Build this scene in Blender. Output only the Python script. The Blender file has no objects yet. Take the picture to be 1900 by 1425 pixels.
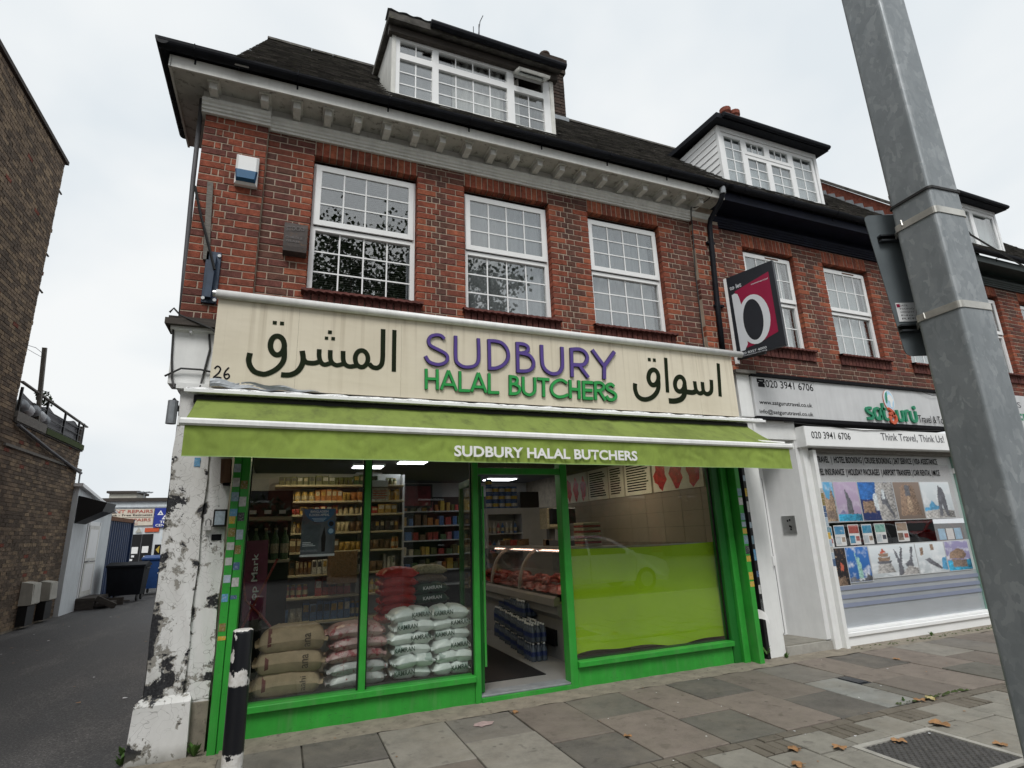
import bpy, math, random
from mathutils import Vector, Matrix, noise as mnoise
RND = random.Random(11)
SC = bpy.context.scene
COL = SC.collection

# ------------------------------------------------------------ camera, sky, sun, exposure
def setup_view():
    yaw, pitch, roll = [math.radians(a) for a in (22.486, 15.033, -2.053)]
    f = Vector((math.sin(yaw)*math.cos(pitch), math.cos(yaw)*math.cos(pitch), math.sin(pitch)))
    r = Vector((math.cos(yaw), -math.sin(yaw), 0)); u = r.cross(f)
    r, u = math.cos(roll)*r + math.sin(roll)*u, -math.sin(roll)*r + math.cos(roll)*u
    cd = bpy.data.cameras.new('camera'); cd.sensor_width = 36; cd.lens = 1023.8/1900*36
    cd.clip_start = .05; cd.clip_end = 400
    co = bpy.data.objects.new('camera', cd); COL.objects.link(co)
    m = Matrix((r, u, -f)).transposed().to_4x4(); m.translation = (0, -5.45, 1.53)
    co.matrix_world = m; SC.camera = co
    EL, AZ = math.radians(52), math.radians(206)          # soft daylight from behind the viewer
    w = bpy.data.worlds.new('World'); SC.world = w; w.use_nodes = True
    nt = w.node_tree; N, L = nt.nodes, nt.links
    bg = N['Background']
    sky = N.new('ShaderNodeTexSky'); sky.sky_type = 'NISHITA'; sky.sun_disc = False
    sky.sun_elevation = EL; sky.sun_rotation = AZ; sky.air_density = 2; sky.dust_density = 6
    hs = N.new('ShaderNodeHueSaturation'); hs.inputs['Saturation'].default_value = .12
    L.new(sky.outputs[0], hs.inputs['Color'])
    tc = N.new('ShaderNodeTexCoord')
    mp = N.new('ShaderNodeMapping'); mp.inputs['Scale'].default_value = (1, 1, 1.7)
    L.new(tc.outputs['Generated'], mp.inputs[0])
    nz = N.new('ShaderNodeTexNoise'); nz.inputs['Scale'].default_value = 2.1; nz.inputs['Detail'].default_value = 4
    nz.inputs['Distortion'].default_value = .3
    L.new(mp.outputs[0], nz.inputs['Vector'])
    rp = N.new('ShaderNodeValToRGB')                        # overcast cloud deck
    rp.color_ramp.elements[0].position = .36; rp.color_ramp.elements[0].color = (5.2, 5.6, 5.9, 1)
    rp.color_ramp.elements[1].position = .62; rp.color_ramp.elements[1].color = (6.3, 6.45, 6.5, 1)
    L.new(nz.outputs['Fac'], rp.inputs[0])
    mx = N.new('ShaderNodeMix'); mx.data_type = 'RGBA'; mx.inputs['Factor'].default_value = .93
    L.new(hs.outputs[0], mx.inputs['A']); L.new(rp.outputs[0], mx.inputs['B'])
    L.new(mx.outputs['Result'], bg.inputs['Color']); bg.inputs['Strength'].default_value = .1
    sd = bpy.data.lights.new('sun', 'SUN'); sd.energy = 1.5; sd.angle = math.radians(22); sd.color = (1, .975, .94)
    so = bpy.data.objects.new('sun', sd); COL.objects.link(so)
    # light travels from the sky towards the fronts: from azimuth AZ (clockwise from +Y)
    d = Vector((math.sin(AZ)*math.cos(EL), math.cos(AZ)*math.cos(EL), math.sin(EL)))
    so.rotation_euler = d.to_track_quat('Z', 'Y').to_euler()
    vs = SC.view_settings
    vs.view_transform = 'Standard'; vs.look = 'None'; vs.gamma = 1; vs.use_curve_mapping = False
    vs.exposure = 0.6
    SC.cycles.transparent_max_bounces = 24; SC.cycles.max_bounces = 8
    SC.cycles.use_denoising = True
    SC.cycles.sample_clamp_indirect = 4
setup_view()

# ------------------------------------------------------------ helpers
class MB:
    def __init__(s): s.v, s.f, s.m = [], [], []
    def add(s, vs, fs, mi=0):
        o = len(s.v); s.v.extend(tuple(p) for p in vs)
        for q in fs: s.f.append(tuple(o+i for i in q)); s.m.append(mi)
        return s
    def poly(s, pts, mi=0): return s.add(pts, [tuple(range(len(pts)))], mi)
    def box(s, x0, x1, y0, y1, z0, z1, mi=0):
        return s.add([(x0,y0,z0),(x1,y0,z0),(x1,y1,z0),(x0,y1,z0),(x0,y0,z1),(x1,y0,z1),(x1,y1,z1),(x0,y1,z1)],
                     [(3,2,1,0),(4,5,6,7),(0,1,5,4),(1,2,6,5),(2,3,7,6),(3,0,4,7)], mi)
    def cbox(s, x0, x1, y0, y1, z0, z1, b=.004, mi=0):
        # box with chamfered front (-y), top and side edges
        vs = []
        for (xa, xb, za, zb, y) in ((x0,x1,z0,z1,y1),(x0,x1,z0,z1,y0+b),(x0+b,x1-b,z0+b,z1-b,y0)):
            vs += [(xa,y,za),(xb,y,za),(xb,y,zb),(xa,y,zb)]
        fs = [(3,2,1,0),(8,9,10,11)]
        for k in (0,4):
            for i in range(4): j = (i+1) % 4; fs.append((k+i, k+j, k+4+j, k+4+i))
        return s.add(vs, [q[::-1] for q in fs], mi)
    def obox(s, c, ux, uy, uz, hx, hy, hz, mi=0):
        c, ux, uy, uz = Vector(c), Vector(ux).normalized(), Vector(uy).normalized(), Vector(uz).normalized()
        vs = [c+ux*a*hx+uy*b*hy+uz*d*hz for d in (-1,1) for a, b in ((-1,-1),(1,-1),(1,1),(-1,1))]
        return s.add(vs, [(3,2,1,0),(4,5,6,7),(0,1,5,4),(1,2,6,5),(2,3,7,6),(3,0,4,7)], mi)
    def bar(s, a, b, w, h, up=(0,0,1), mi=0):
        a, b = Vector(a), Vector(b); d = b-a; x = d.normalized(); u = Vector(up)
        y = u.cross(x)
        if y.length < 1e-4: y = Vector((0,1,0)).cross(x)
        y.normalize(); z = x.cross(y)
        return s.obox((a+b)/2, x, y, z, d.length/2, w/2, h/2, mi)
    def ext(s, prof, a, b, axis='x', mi=0):
        # closed profile swept along an axis; prof pairs are the other two coordinates
        n = len(prof)
        P = {'x': lambda t,p: (t,p[0],p[1]), 'y': lambda t,p: (p[0],t,p[1]), 'z': lambda t,p: (p[0],p[1],t)}[axis]
        vs = [P(a,p) for p in prof] + [P(b,p) for p in prof]
        fs = [(i,(i+1)%n,n+(i+1)%n,n+i) for i in range(n)] + [tuple(range(n))[::-1], tuple(range(n,2*n))]
        return s.add(vs, fs, mi)
    def tube(s, path, r, n=8, mi=0, cap=True):
        path = [Vector(p) for p in path]; rs = r if isinstance(r, (list,tuple)) else [r]*len(path)
        rings = []; prev = None
        for i, p in enumerate(path):
            t = (path[min(i+1,len(path)-1)] - path[max(i-1,0)]).normalized()
            if prev is None:
                a = Vector((0,0,1)) if abs(t.z) < .9 else Vector((1,0,0)); u = a.cross(t).normalized()
            else: u = (prev - t*prev.dot(t)).normalized()
            prev = u; w = t.cross(u)
            rings.append([p + (u*math.cos(2*math.pi*k/n) + w*math.sin(2*math.pi*k/n))*rs[i] for k in range(n)])
        vs = [q for g in rings for q in g]; fs = []
        for i in range(len(path)-1):
            for k in range(n): fs.append((i*n+k, i*n+(k+1)%n, (i+1)*n+(k+1)%n, (i+1)*n+k))
        if cap: fs += [tuple(range(n))[::-1], tuple((len(path)-1)*n+k for k in range(n))]
        return s.add(vs, fs, mi)
    def lathe(s, prof, c=(0,0,0), n=16, mi=0, axis='z'):
        vs = []
        for r, h in prof:
            for k in range(n):
                a = 2*math.pi*k/n
                p = (r*math.cos(a), r*math.sin(a), h)
                if axis == 'y': p = (p[0], p[2], p[1])
                if axis == 'x': p = (p[2], p[0], p[1])
                vs.append((c[0]+p[0], c[1]+p[1], c[2]+p[2]))
        m = len(prof); fs = [(i*n+k, i*n+(k+1)%n, (i+1)*n+(k+1)%n, (i+1)*n+k) for i in range(m-1) for k in range(n)]
        fs += [tuple(range(n))[::-1], tuple((m-1)*n+k for k in range(n))]
        return s.add(vs, fs, mi)
    def grid(s, fn, nu, nv, mi=0, flip=False):
        vs = [fn(i/nu, j/nv) for j in range(nv+1) for i in range(nu+1)]
        fs = []
        for j in range(nv):
            for i in range(nu):
                a = j*(nu+1)+i; q = (a, a+1, a+nu+2, a+nu+1); fs.append(q[::-1] if flip else q)
        return s.add(vs, fs, mi)
    def build(s, name, mats, parent=None, smooth=False):
        me = bpy.data.meshes.new(name); me.from_pydata(s.v, [], s.f)
        ms = mats if isinstance(mats, (list, tuple)) else [mats]
        for m in ms: me.materials.append(MAT[m] if isinstance(m, str) else m)
        if len(ms) > 1: me.polygons.foreach_set('material_index', s.m)
        if smooth: me.polygons.foreach_set('use_smooth', [True]*len(me.polygons))
        me.update()
        return put(name, me, parent)

def put(name, me, parent=None):
    o = bpy.data.objects.new(name, me); COL.objects.link(o)
    if parent is not None:
        o.parent = parent
        if parent.type == 'EMPTY': o.matrix_parent_inverse = Matrix.Translation(-parent.location)
    return o
def tag(o, label, cat, group=None):
    o['label'] = label; o['category'] = cat
    if group: o['group'] = group
    return o
def thing(name, label, cat, loc=(0,0,0), group=None):
    o = bpy.data.objects.new(name, None); COL.objects.link(o); o.location = loc; o.empty_display_size = .1
    return tag(o, label, cat, group)
def struct(o): o['kind'] = 'structure'; return o
def stuff(o): o['kind'] = 'stuff'; return o
def dup(root, delta, label=None):
    r = root.copy(); COL.objects.link(r); r.location = root.location + Vector(delta)
    if label: r['label'] = label
    for ch in list(root.children):
        c = ch.copy(); COL.objects.link(c); c.parent = r
        for g in list(ch.children):
            d = g.copy(); COL.objects.link(d); d.parent = c
    return r
def B(*a, **k): return MB().box(*a, **k)

def text(body, O, U, V, w, h, mat, parent, name='lettering', th=.002, bold=0., align='L'):
    """Lettering laid into a rectangle: O lower left corner, U reading direction, V up, w wide and h high."""
    cu = bpy.data.curves.new('t', 'FONT'); cu.body = body; cu.size = 1; cu.offset = bold; cu.resolution_u = 3
    ob = bpy.data.objects.new('t', cu)
    me = bpy.data.meshes.new_from_object(ob)
    bpy.data.objects.remove(ob); bpy.data.curves.remove(cu)
    xs = [v.co.x for v in me.vertices]; ys = [v.co.y for v in me.vertices]
    if not xs: return None
    x0, x1, y0, y1 = min(xs), max(xs), min(ys), max(ys)
    O, U, V = Vector(O), Vector(U).normalized(), Vector(V).normalized(); Nn = U.cross(V)
    sy = h/(y1-y0); sx = w/(x1-x0) if w else sy
    for v in me.vertices: v.co = O + U*((v.co.x-x0)*sx) + V*((v.co.y-y0)*sy) + Nn*th
    me.materials.clear(); me.materials.append(MAT[mat]); me.name = name
    return put(name, me, parent)

def stroke(mb, w, pts, y0, y1, curved=True, mi=0):
    """A pen stroke of width w through (x,z) points, from the plane y1 raised to y0."""
    P = [Vector((a, b)) for a, b in pts]
    if len(P) > 3 and curved:
        Q = []; closed = (P[0]-P[-1]).length < 1e-4
        for i in range(len(P)-1):
            p0 = P[i-1] if i else (P[-2] if closed else P[0]); p3 = P[i+2] if i+2 < len(P) else (P[1] if closed else P[-1])
            for k in range(4):
                t = k/4
                Q.append(.5*(2*P[i] + (P[i+1]-p0)*t + (2*p0-5*P[i]+4*P[i+1]-p3)*t*t + (3*P[i]-p0-3*P[i+1]+p3)*t**3))
        Q.append(P[-1]); P = Q
    closed = (P[0]-P[-1]).length < 1e-4
    n = len(P); Lf, Rt = [], []
    for i in range(n):
        a = P[i-1] if i else (P[-2] if closed else P[0]); b = P[i+1] if i+1 < n else (P[1] if closed else P[-1])
        t = (b-a).normalized(); nn = Vector((-t.y, t.x))*w/2
        Lf.append(P[i]+nn); Rt.append(P[i]-nn)
    vs = [(p.x, y, p.y) for y in (y0, y1) for s in (Lf, Rt) for p in s]
    fs = []
    for i in range(n-1):
        fs.append((i, n+i, n+i+1, i+1))
        fs.append((i, i+1, 2*n+i+1, 2*n+i)); fs.append((n+i, 3*n+i, 3*n+i+1, n+i+1))
    if not closed: fs += [(0, 2*n, 3*n, n), (n-1, 2*n-1, 4*n-1, 3*n-1)]
    return mb.add(vs, fs, mi)

# ------------------------------------------------------------ materials
MAT = {}
def nodes(name):
    m = bpy.data.materials.new(name); m.use_nodes = True; MAT[name] = m
    N, L = m.node_tree.nodes, m.node_tree.links
    return m, N, L, N['Principled BSDF']
def rgb(c): return (c[0], c[1], c[2], 1)
def noise(N, L, pos, scale, detail=4, rough=.6, dist=0.):
    n = N.new('ShaderNodeTexNoise'); n.inputs['Scale'].default_value = scale; n.inputs['Detail'].default_value = detail
    n.inputs['Roughness'].default_value = rough; n.inputs['Distortion'].default_value = dist
    L.new(pos, n.inputs['Vector']); return n.outputs['Fac']
def ramp(N, L, fac, stops):
    r = N.new('ShaderNodeValToRGB'); e = r.color_ramp.elements
    while len(e) < len(stops): e.new(.5)
    for k, (p, c) in enumerate(stops): e[k].position = p; e[k].color = rgb(c) if len(c) == 3 else c
    L.new(fac, r.inputs[0]); return r.outputs[0]
def mix(N, L, fac, a, b, mode='MIX'):
    m = N.new('ShaderNodeMix'); m.data_type = 'RGBA'; m.blend_type = mode
    for sk, v in (('Factor', fac), ('A', a), ('B', b)):
        if isinstance(v, (int, float)): m.inputs[sk].default_value = v
        elif isinstance(v, (tuple, list)): m.inputs[sk].default_value = rgb(v)
        else: L.new(v, m.inputs[sk])
    return m.outputs['Result']
def posn(N, L, scale=(1,1,1), obj=False):
    if obj: p = N.new('ShaderNodeTexCoord').outputs['Object']
    else: p = N.new('ShaderNodeNewGeometry').outputs['Position']
    if scale == (1,1,1): return p
    mp = N.new('ShaderNodeMapping'); mp.inputs['Scale'].default_value = scale
    L.new(p, mp.inputs[0]); return mp.outputs[0]
def bump(N, L, bs, height, strength=.3, dist=.01):
    b = N.new('ShaderNodeBump'); b.inputs['Strength'].default_value = strength; b.inputs['Distance'].default_value = dist
    L.new(height, b.inputs['Height']); L.new(b.outputs[0], bs.inputs['Normal'])
def mat(name, c, rough=.6, var=.18, scale=6, bmp=.15, bscale=60, metal=0., spec=.4, stretch=(1,1,1), c2=None, c2at=.62, dist=.004, grime=0., soot=0., scuff=0.):
    m, N, L, bs = nodes(name)
    p = posn(N, L, stretch)
    f = noise(N, L, p, scale, 5)
    lo = tuple(max(0, x*(1-var)) for x in c); hi = tuple(min(1, x*(1+var)) for x in c)
    out = ramp(N, L, f, [(.3, lo), (.7, hi)])
    if c2:
        g = noise(N, L, p, scale*2.3, 6, .7)
        out = mix(N, L, ramp(N, L, g, [(c2at-.03, (0,0,0)), (c2at+.05, (1,1,1))]), out, c2)
    if soot:
        g3 = noise(N, L, posn(N, L, (1.2,1.2,.7)), 1.5, 6, .65)
        out = mix(N, L, ramp(N, L, g3, [(.44, (0,0,0)), (.68, (soot,)*3)]), out, tuple(x*.42+.006 for x in c))
    if scuff:
        g4 = noise(N, L, posn(N, L, (1,1,2.2)), 46, 3, .55); g5 = noise(N, L, posn(N, L), 2.6, 3)
        k = mix(N, L, 1., ramp(N, L, g4, [(.64, (0,0,0)), (.67, (scuff,)*3)]), ramp(N, L, g5, [(.42, (0,0,0)), (.6, (1,1,1))]), 'MULTIPLY')
        out = mix(N, L, k, out, tuple(x*.25+.03 for x in c))
        g6 = noise(N, L, posn(N, L, (3,3,.5)), 3.2, 5, .7)
        out = mix(N, L, ramp(N, L, g6, [(.5, (0,0,0)), (.74, (.35,)*3)]), out, (.16,.24,.13))
    if grime:
        g2 = noise(N, L, posn(N, L, (7,7,.8)), 1.6, 5, .7)
        out = mix(N, L, ramp(N, L, g2, [(.42, (0,0,0)), (.75, (grime,)*3)]), out, tuple(x*.35 for x in c))
    L.new(out, bs.inputs['Base Color'])
    bs.inputs['Roughness'].default_value = rough; bs.inputs['Metallic'].default_value = metal
    bs.inputs['Specular IOR Level'].default_value = spec
    if bmp: bump(N, L, bs, noise(N, L, posn(N, L), bscale, 4), bmp, dist)
    return m
def emit(name, c, s):
    m, N, L, bs = nodes(name); bs.inputs['Base Color'].default_value = rgb(c)
    bs.inputs['Emission Color'].default_value = rgb(c); bs.inputs['Emission Strength'].default_value = s
def glass(name, r0, tint=(1,1,1), rough=0.):
    m, N, L, bs = nodes(name); N.remove(bs); out = N['Material Output']
    lw = N.new('ShaderNodeLayerWeight'); lw.inputs['Blend'].default_value = .5
    pw = N.new('ShaderNodeMath'); pw.operation = 'POWER'; pw.inputs[1].default_value = 4; L.new(lw.outputs['Facing'], pw.inputs[0])
    ma = N.new('ShaderNodeMath'); ma.operation = 'MULTIPLY_ADD'; ma.inputs[1].default_value = (1-r0)*.8; ma.inputs[2].default_value = r0
    L.new(pw.outputs[0], ma.inputs[0])
    tr = N.new('ShaderNodeBsdfTransparent'); tr.inputs[0].default_value = rgb(tint)
    gl = N.new('ShaderNodeBsdfGlossy'); gl.inputs['Roughness'].default_value = rough
    mx = N.new('ShaderNodeMixShader'); L.new(ma.outputs[0], mx.inputs[0]); L.new(tr.outputs[0], mx.inputs[1]); L.new(gl.outputs[0], mx.inputs[2])
    L.new(mx.outputs[0], out.inputs[0])

# brick tones
for nm, c in dict(brick_red=(.262,.076,.046), brick_orange=(.315,.100,.056), brick_rust=(.20,.065,.044), brick_dark=(.112,.056,.046),
                  brick_brown=(.132,.062,.047), brick_plum=(.145,.056,.046), brick_stock=(.20,.150,.106), brick_stock_dark=(.125,.096,.072),
                  brick_stock_pale=(.26,.195,.13), sill_brick=(.12,.046,.04)).items():
    mat(nm, c, .85, .38, 17, .7, 90, c2=tuple(x*.52 for x in c), c2at=.61, dist=.008, spec=.15, soot=.6)
mat('mortar', (.385,.315,.25), .95, .2, 9, .5, 120, spec=.1)
mat('mortar_dark', (.25,.22,.175), .95, .25, 9, .5, 120, spec=.1)
mat('roof_tile', (.088,.083,.077), .9, .5, 7, .5, 80, c2=(.115,.115,.088), c2at=.58, spec=.15)
mat('roof_tile_worn', (.14,.13,.118), .9, .4, 9, .5, 80, c2=(.17,.165,.14), c2at=.56, spec=.15)
mat('paint_white', (.76,.77,.76), .5, .05, 5, .06, 50, grime=.12)
mat('upvc', (.80,.81,.81), .35, .03, 5, 0)
mat('upvc_old', (.66,.66,.62), .5, .1, 9, .1, 40, grime=.4)
mat('cornice_white', (.68,.68,.65), .7, .10, 4, .2, 40, c2=(.50,.50,.47), c2at=.64, grime=.25)
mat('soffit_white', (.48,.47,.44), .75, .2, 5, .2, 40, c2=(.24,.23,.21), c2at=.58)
mat('fascia_white', (.66,.66,.63), .5, .06, 3, .05, 40, grime=.22)
mat('gutter_black', (.009,.010,.014), .6, .3, 8, .05, 30, spec=.15)
mat('cornice_navy', (.006,.008,.018), .6, .3, 5, .1, 40, spec=.15)
mat('cornice_green', (.010,.022,.020), .5, .3, 5, .1, 40)
mat('lead', (.26,.28,.30), .5, .2, 10, .1, 40, metal=.3)
mat('timber_dark', (.05,.042,.036), .8, .35, 6, .3, 30, stretch=(1,1,6))
mat('timber_grey', (.16,.15,.135), .85, .3, 8, .3, 40, stretch=(2,2,12))
mat('curtain', (.62,.60,.57), .9, .10, 14, .1, 60, stretch=(3,3,.25))
mat('curtain_grey', (.33,.33,.34), .9, .10, 9, .1, 60, stretch=(3,3,.2))
mat('blind_slat', (.10,.10,.095), .7, .1, 9, 0)
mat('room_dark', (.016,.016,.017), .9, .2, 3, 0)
mat('shop_green', (.030,.30,.036), .42, .14, 4, .10, 30, c2=(.018,.20,.022), c2at=.68, grime=.22, scuff=.8)
mat('shop_green_dark', (.010,.13,.018), .35, .12, 3, .05, 25)
mat('black', (.008,.008,.009), .5, .2, 8, .05, 40)
mat('dark_metal', (.03,.033,.04), .4, .2, 8, .1, 40, metal=.5)
mat('navy_bracket', (.03,.05,.085), .5, .25, 10, .1, 40)
mat('steel', (.45,.46,.46), .35, .15, 12, .05, 50, metal=.9)
mat('cable', (.02,.02,.02), .6, .2, 8, 0)
mat('purple', (.085,.05,.24), .38, .1, 5, .03, 30)
mat('purple_edge', (.03,.022,.075), .5, .1, 5, 0)
mat('letter_green', (.022,.30,.065), .38, .12, 5, .03, 30)
mat('letter_green_edge', (.006,.085,.03), .5, .1, 5, 0)
mat('ink_green', (.012,.018,.008), .7, .15, 8, 0, spec=.08)
mat('ink', (.010,.010,.012), .7, .1, 8, 0, spec=.08)
mat('ink_grey', (.10,.10,.11), .6, .1, 8, 0)
mat('white', (.80,.80,.79), .5, .05, 5, 0)
mat('paper', (.74,.75,.76), .7, .06, 9, 0)
mat('board_grey', (.56,.57,.58), .4, .05, 3, 0, grime=.18)
mat('travel_green', (.01,.22,.11), .4, .1, 8, 0)
mat('travel_red', (.55,.10,.04), .4, .1, 8, 0)
mat('globe_blue', (.42,.62,.78), .4, .15, 12, 0)
mat('rust', (.16,.075,.04), .9, .35, 14, .4, 60)
mat('cement', (.22,.195,.155), .95, .25, 7, .6, 70, c2=(.13,.11,.09), c2at=.6)
mat('concrete', (.33,.32,.29), .95, .2, 6, .5, 70, c2=(.22,.21,.19), c2at=.64)
mat('leaf_green', (.06,.13,.025), .6, .3, 20, .1, 60)
mat('leaf_dark', (.028,.05,.014), .6, .35, 20, 0)
mat('leaf_autumn', (.30,.165,.075), .8, .35, 24, .1, 60, c2=(.17,.085,.04))
mat('leaf_yellow', (.38,.32,.15), .7, .3, 24, .1, 60)
mat('bark', (.09,.075,.055), .9, .4, 6, .6, 30)
mat('moss', (.045,.065,.018), .95, .4, 20, .5, 80)
glass('glass', .06)
glass('glass_upper', .20, (.88,.90,.90))
glass('glass_shop', .07, (.92,.94,.93))
# special surfaces
def m_asphalt():
    m, N, L, bs = nodes('asphalt'); p = posn(N, L)
    a = noise(N, L, p, 55, 4, .85); b = noise(N, L, posn(N, L, (1.6,.5,1)), .9, 6, .7)
    c = ramp(N, L, a, [(.30, (.014,.014,.015)), (.56, (.046,.045,.045)), (.74, (.16,.155,.15))])
    d = ramp(N, L, b, [(.32, (1.0,1.0,1.02)), (.5, (1.75,1.74,1.72)), (.68, (3.0,2.96,2.88))])
    c = mix(N, L, 1., c, d, 'MULTIPLY')
    lt = noise(N, L, p, 11, 6, .8)
    c = mix(N, L, ramp(N, L, lt, [(.70, (0,0,0)), (.76, (.55,.55,.55))]), c, (.15,.135,.11))
    L.new(c, bs.inputs['Base Color'])
    L.new(ramp(N, L, b, [(.35, (.62,)*3), (.7, (.9,)*3)]), bs.inputs['Roughness'])
    bs.inputs['Specular IOR Level'].default_value = .35
    bump(N, L, bs, a, .55, .006)
m_asphalt()
def m_slab(name, c, speck=.3, chip=(.20,.17,.14)):
    m, N, L, bs = nodes(name); p = posn(N, L)
    a = noise(N, L, p, 70, 3, .8); b = noise(N, L, p, 4.2, 8, .78); s = noise(N, L, p, 150, 2, .7)
    base = ramp(N, L, b, [(.25, tuple(x*.60 for x in c)), (.5, c), (.78, tuple(x*1.32 for x in c))])
    base = mix(N, L, ramp(N, L, a, [(.52, (0,0,0)), (.72, (speck,)*3)]), base, chip)
    base = mix(N, L, ramp(N, L, s, [(.64, (0,0,0)), (.70, (.45,)*3)]), base, tuple(x*.35 for x in c))
    stn = noise(N, L, p, 6.5, 3, .5, .4)
    base = mix(N, L, ramp(N, L, stn, [(.64, (0,0,0)), (.70, (.55,)*3)]), base, tuple(x*.45 for x in c))
    vg = N.new('ShaderNodeTexVoronoi'); vg.inputs['Scale'].default_value = 5.5; vg.inputs['Randomness'].default_value = 1; L.new(p, vg.inputs['Vector'])
    base = mix(N, L, ramp(N, L, vg.outputs['Distance'], [(.075, (.75,)*3), (.10, (0,0,0))]), base, tuple(x*.48 for x in c))
    sc = noise(N, L, p, 1.1, 6, .72)
    base = mix(N, L, ramp(N, L, sc, [(.50, (0,0,0)), (.66, (.5,)*3)]), base, (.20,.178,.145))
    L.new(base, bs.inputs['Base Color']); bs.inputs['Roughness'].default_value = .8
    bs.inputs['Specular IOR Level'].default_value = .3
    bump(N, L, bs, a, .45, .004)
m_slab('slab_grey', (.162,.151,.134)); m_slab('slab_dark', (.108,.101,.090)); m_slab('slab_pink', (.185,.157,.133), .45, (.26,.22,.19))
m_slab('slab_light', (.225,.212,.184)); m_slab('slab_green', (.122,.117,.100)); m_slab('slab_brown', (.152,.131,.112), .4)
m_slab('paver', (.23,.22,.19), .25); m_slab('paver_brick', (.13,.115,.092)); m_slab('joint', (.030,.028,.022))
m_slab('patch_concrete', (.23,.235,.22), .2)

def m_peel():
    """White paint flaking off black bitumen paint and grey render, worst low down."""
    m, N, L, bs = nodes('peeling_paint'); g = posn(N, L)
    sx = N.new('ShaderNodeSeparateXYZ'); L.new(g, sx.inputs[0])
    hgt = math_node(N, L, 'SUBTRACT', ramp(N, L, math_node(N, L, 'MULTIPLY', sx.outputs['Z'], .30), [(.03, (.21,)*3), (.115, (.20,)*3), (.135, (.275,)*3), (.28, (.28,)*3), (.38, (.20,)*3), (.52, (.235,)*3), (.60, (.15,)*3), (.75, (.08,)*3)]), .2)
    n1 = noise(N, L, g, 4.6, 8, .66, .35)
    lft = math_node(N, L, 'SUBTRACT', ramp(N, L, math_node(N, L, 'ADD', sx.outputs['X'], 1.), [(.14, (.275,)*3), (.24, (.23,)*3), (.32, (.17,)*3), (.38, (.25,)*3), (.42, (.19,)*3)]), .2)
    f = math_node(N, L, 'ADD', math_node(N, L, 'ADD', n1, hgt), lft)
    blk = ramp(N, L, f, [(.628, (0,0,0)), (.640, (1,1,1))]); rim = ramp(N, L, f, [(.590, (0,0,0)), (.602, (1,1,1))])
    n2 = noise(N, L, g, 7.5, 6, .6); rend = ramp(N, L, math_node(N, L, 'ADD', n2, math_node(N, L, 'MULTIPLY', hgt, .5)), [(.655, (0,0,0)), (.67, (1,1,1))])
    n3 = noise(N, L, g, 60, 4)
    wht = ramp(N, L, noise(N, L, posn(N, L, (2,2,1)), 2.5, 5), [(.3, (.62,.62,.60)), (.7, (.78,.78,.77))])
    vor = N.new('ShaderNodeTexVoronoi'); vor.feature = 'DISTANCE_TO_EDGE'; vor.inputs['Scale'].default_value = 5.5
    wv = N.new('ShaderNodeVectorMath'); wv.operation = 'ADD'
    nn = N.new('ShaderNodeTexNoise'); nn.inputs['Scale'].default_value = 5; L.new(g, nn.inputs['Vector'])
    L.new(g, wv.inputs[0]); L.new(nn.outputs['Color'], wv.inputs[1]); L.new(wv.outputs[0], vor.inputs['Vector'])
    crk = ramp(N, L, vor.outputs['Distance'], [(.0, (1,1,1)), (.016, (0,0,0))])
    crk = mix(N, L, 1., crk, ramp(N, L, noise(N, L, g, 2.2, 3), [(.40, (0,0,0)), (.55, (.9,)*3)]), 'MULTIPLY')
    wht = mix(N, L, crk, wht, (.12,.11,.10))
    rend = mix(N, L, 1., rend, mix(N, L, 1., rim, ramp(N, L, n2, [(.46, (0,0,0)), (.48, (1,1,1))]), 'MULTIPLY'), 'LIGHTEN')
    c = mix(N, L, rend, wht, ramp(N, L, n3, [(.3, (.24,.23,.205)), (.7, (.36,.345,.31))]))
    c = mix(N, L, blk, c, ramp(N, L, n3, [(.4, (.007,.008,.011)), (.75, (.05,.05,.055))]))
    low = ramp(N, L, math_node(N, L, 'ADD', sx.outputs['Z'], math_node(N, L, 'MULTIPLY', n2, .12)), [(.03, (.75,)*3), (.16, (0,0,0))])
    c = mix(N, L, low, c, (.12,.115,.085))
    L.new(c, bs.inputs['Base Color']); bs.inputs['Roughness'].default_value = .65
    hg = mix(N, L, blk, (1,1,1), (0,0,0)); hg = mix(N, L, rend, hg, (.3,.3,.3)); hg = mix(N, L, .12, hg, n3)
    bump(N, L, bs, hg, .8, .006)
def math_node(N, L, op, a, b):
    n = N.new('ShaderNodeMath'); n.operation = op
    for k, v in enumerate((a, b)):
        if isinstance(v, (int, float)): n.inputs[k].default_value = v
        else: L.new(v, n.inputs[k])
    return n.outputs[0]
m_peel()
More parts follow.
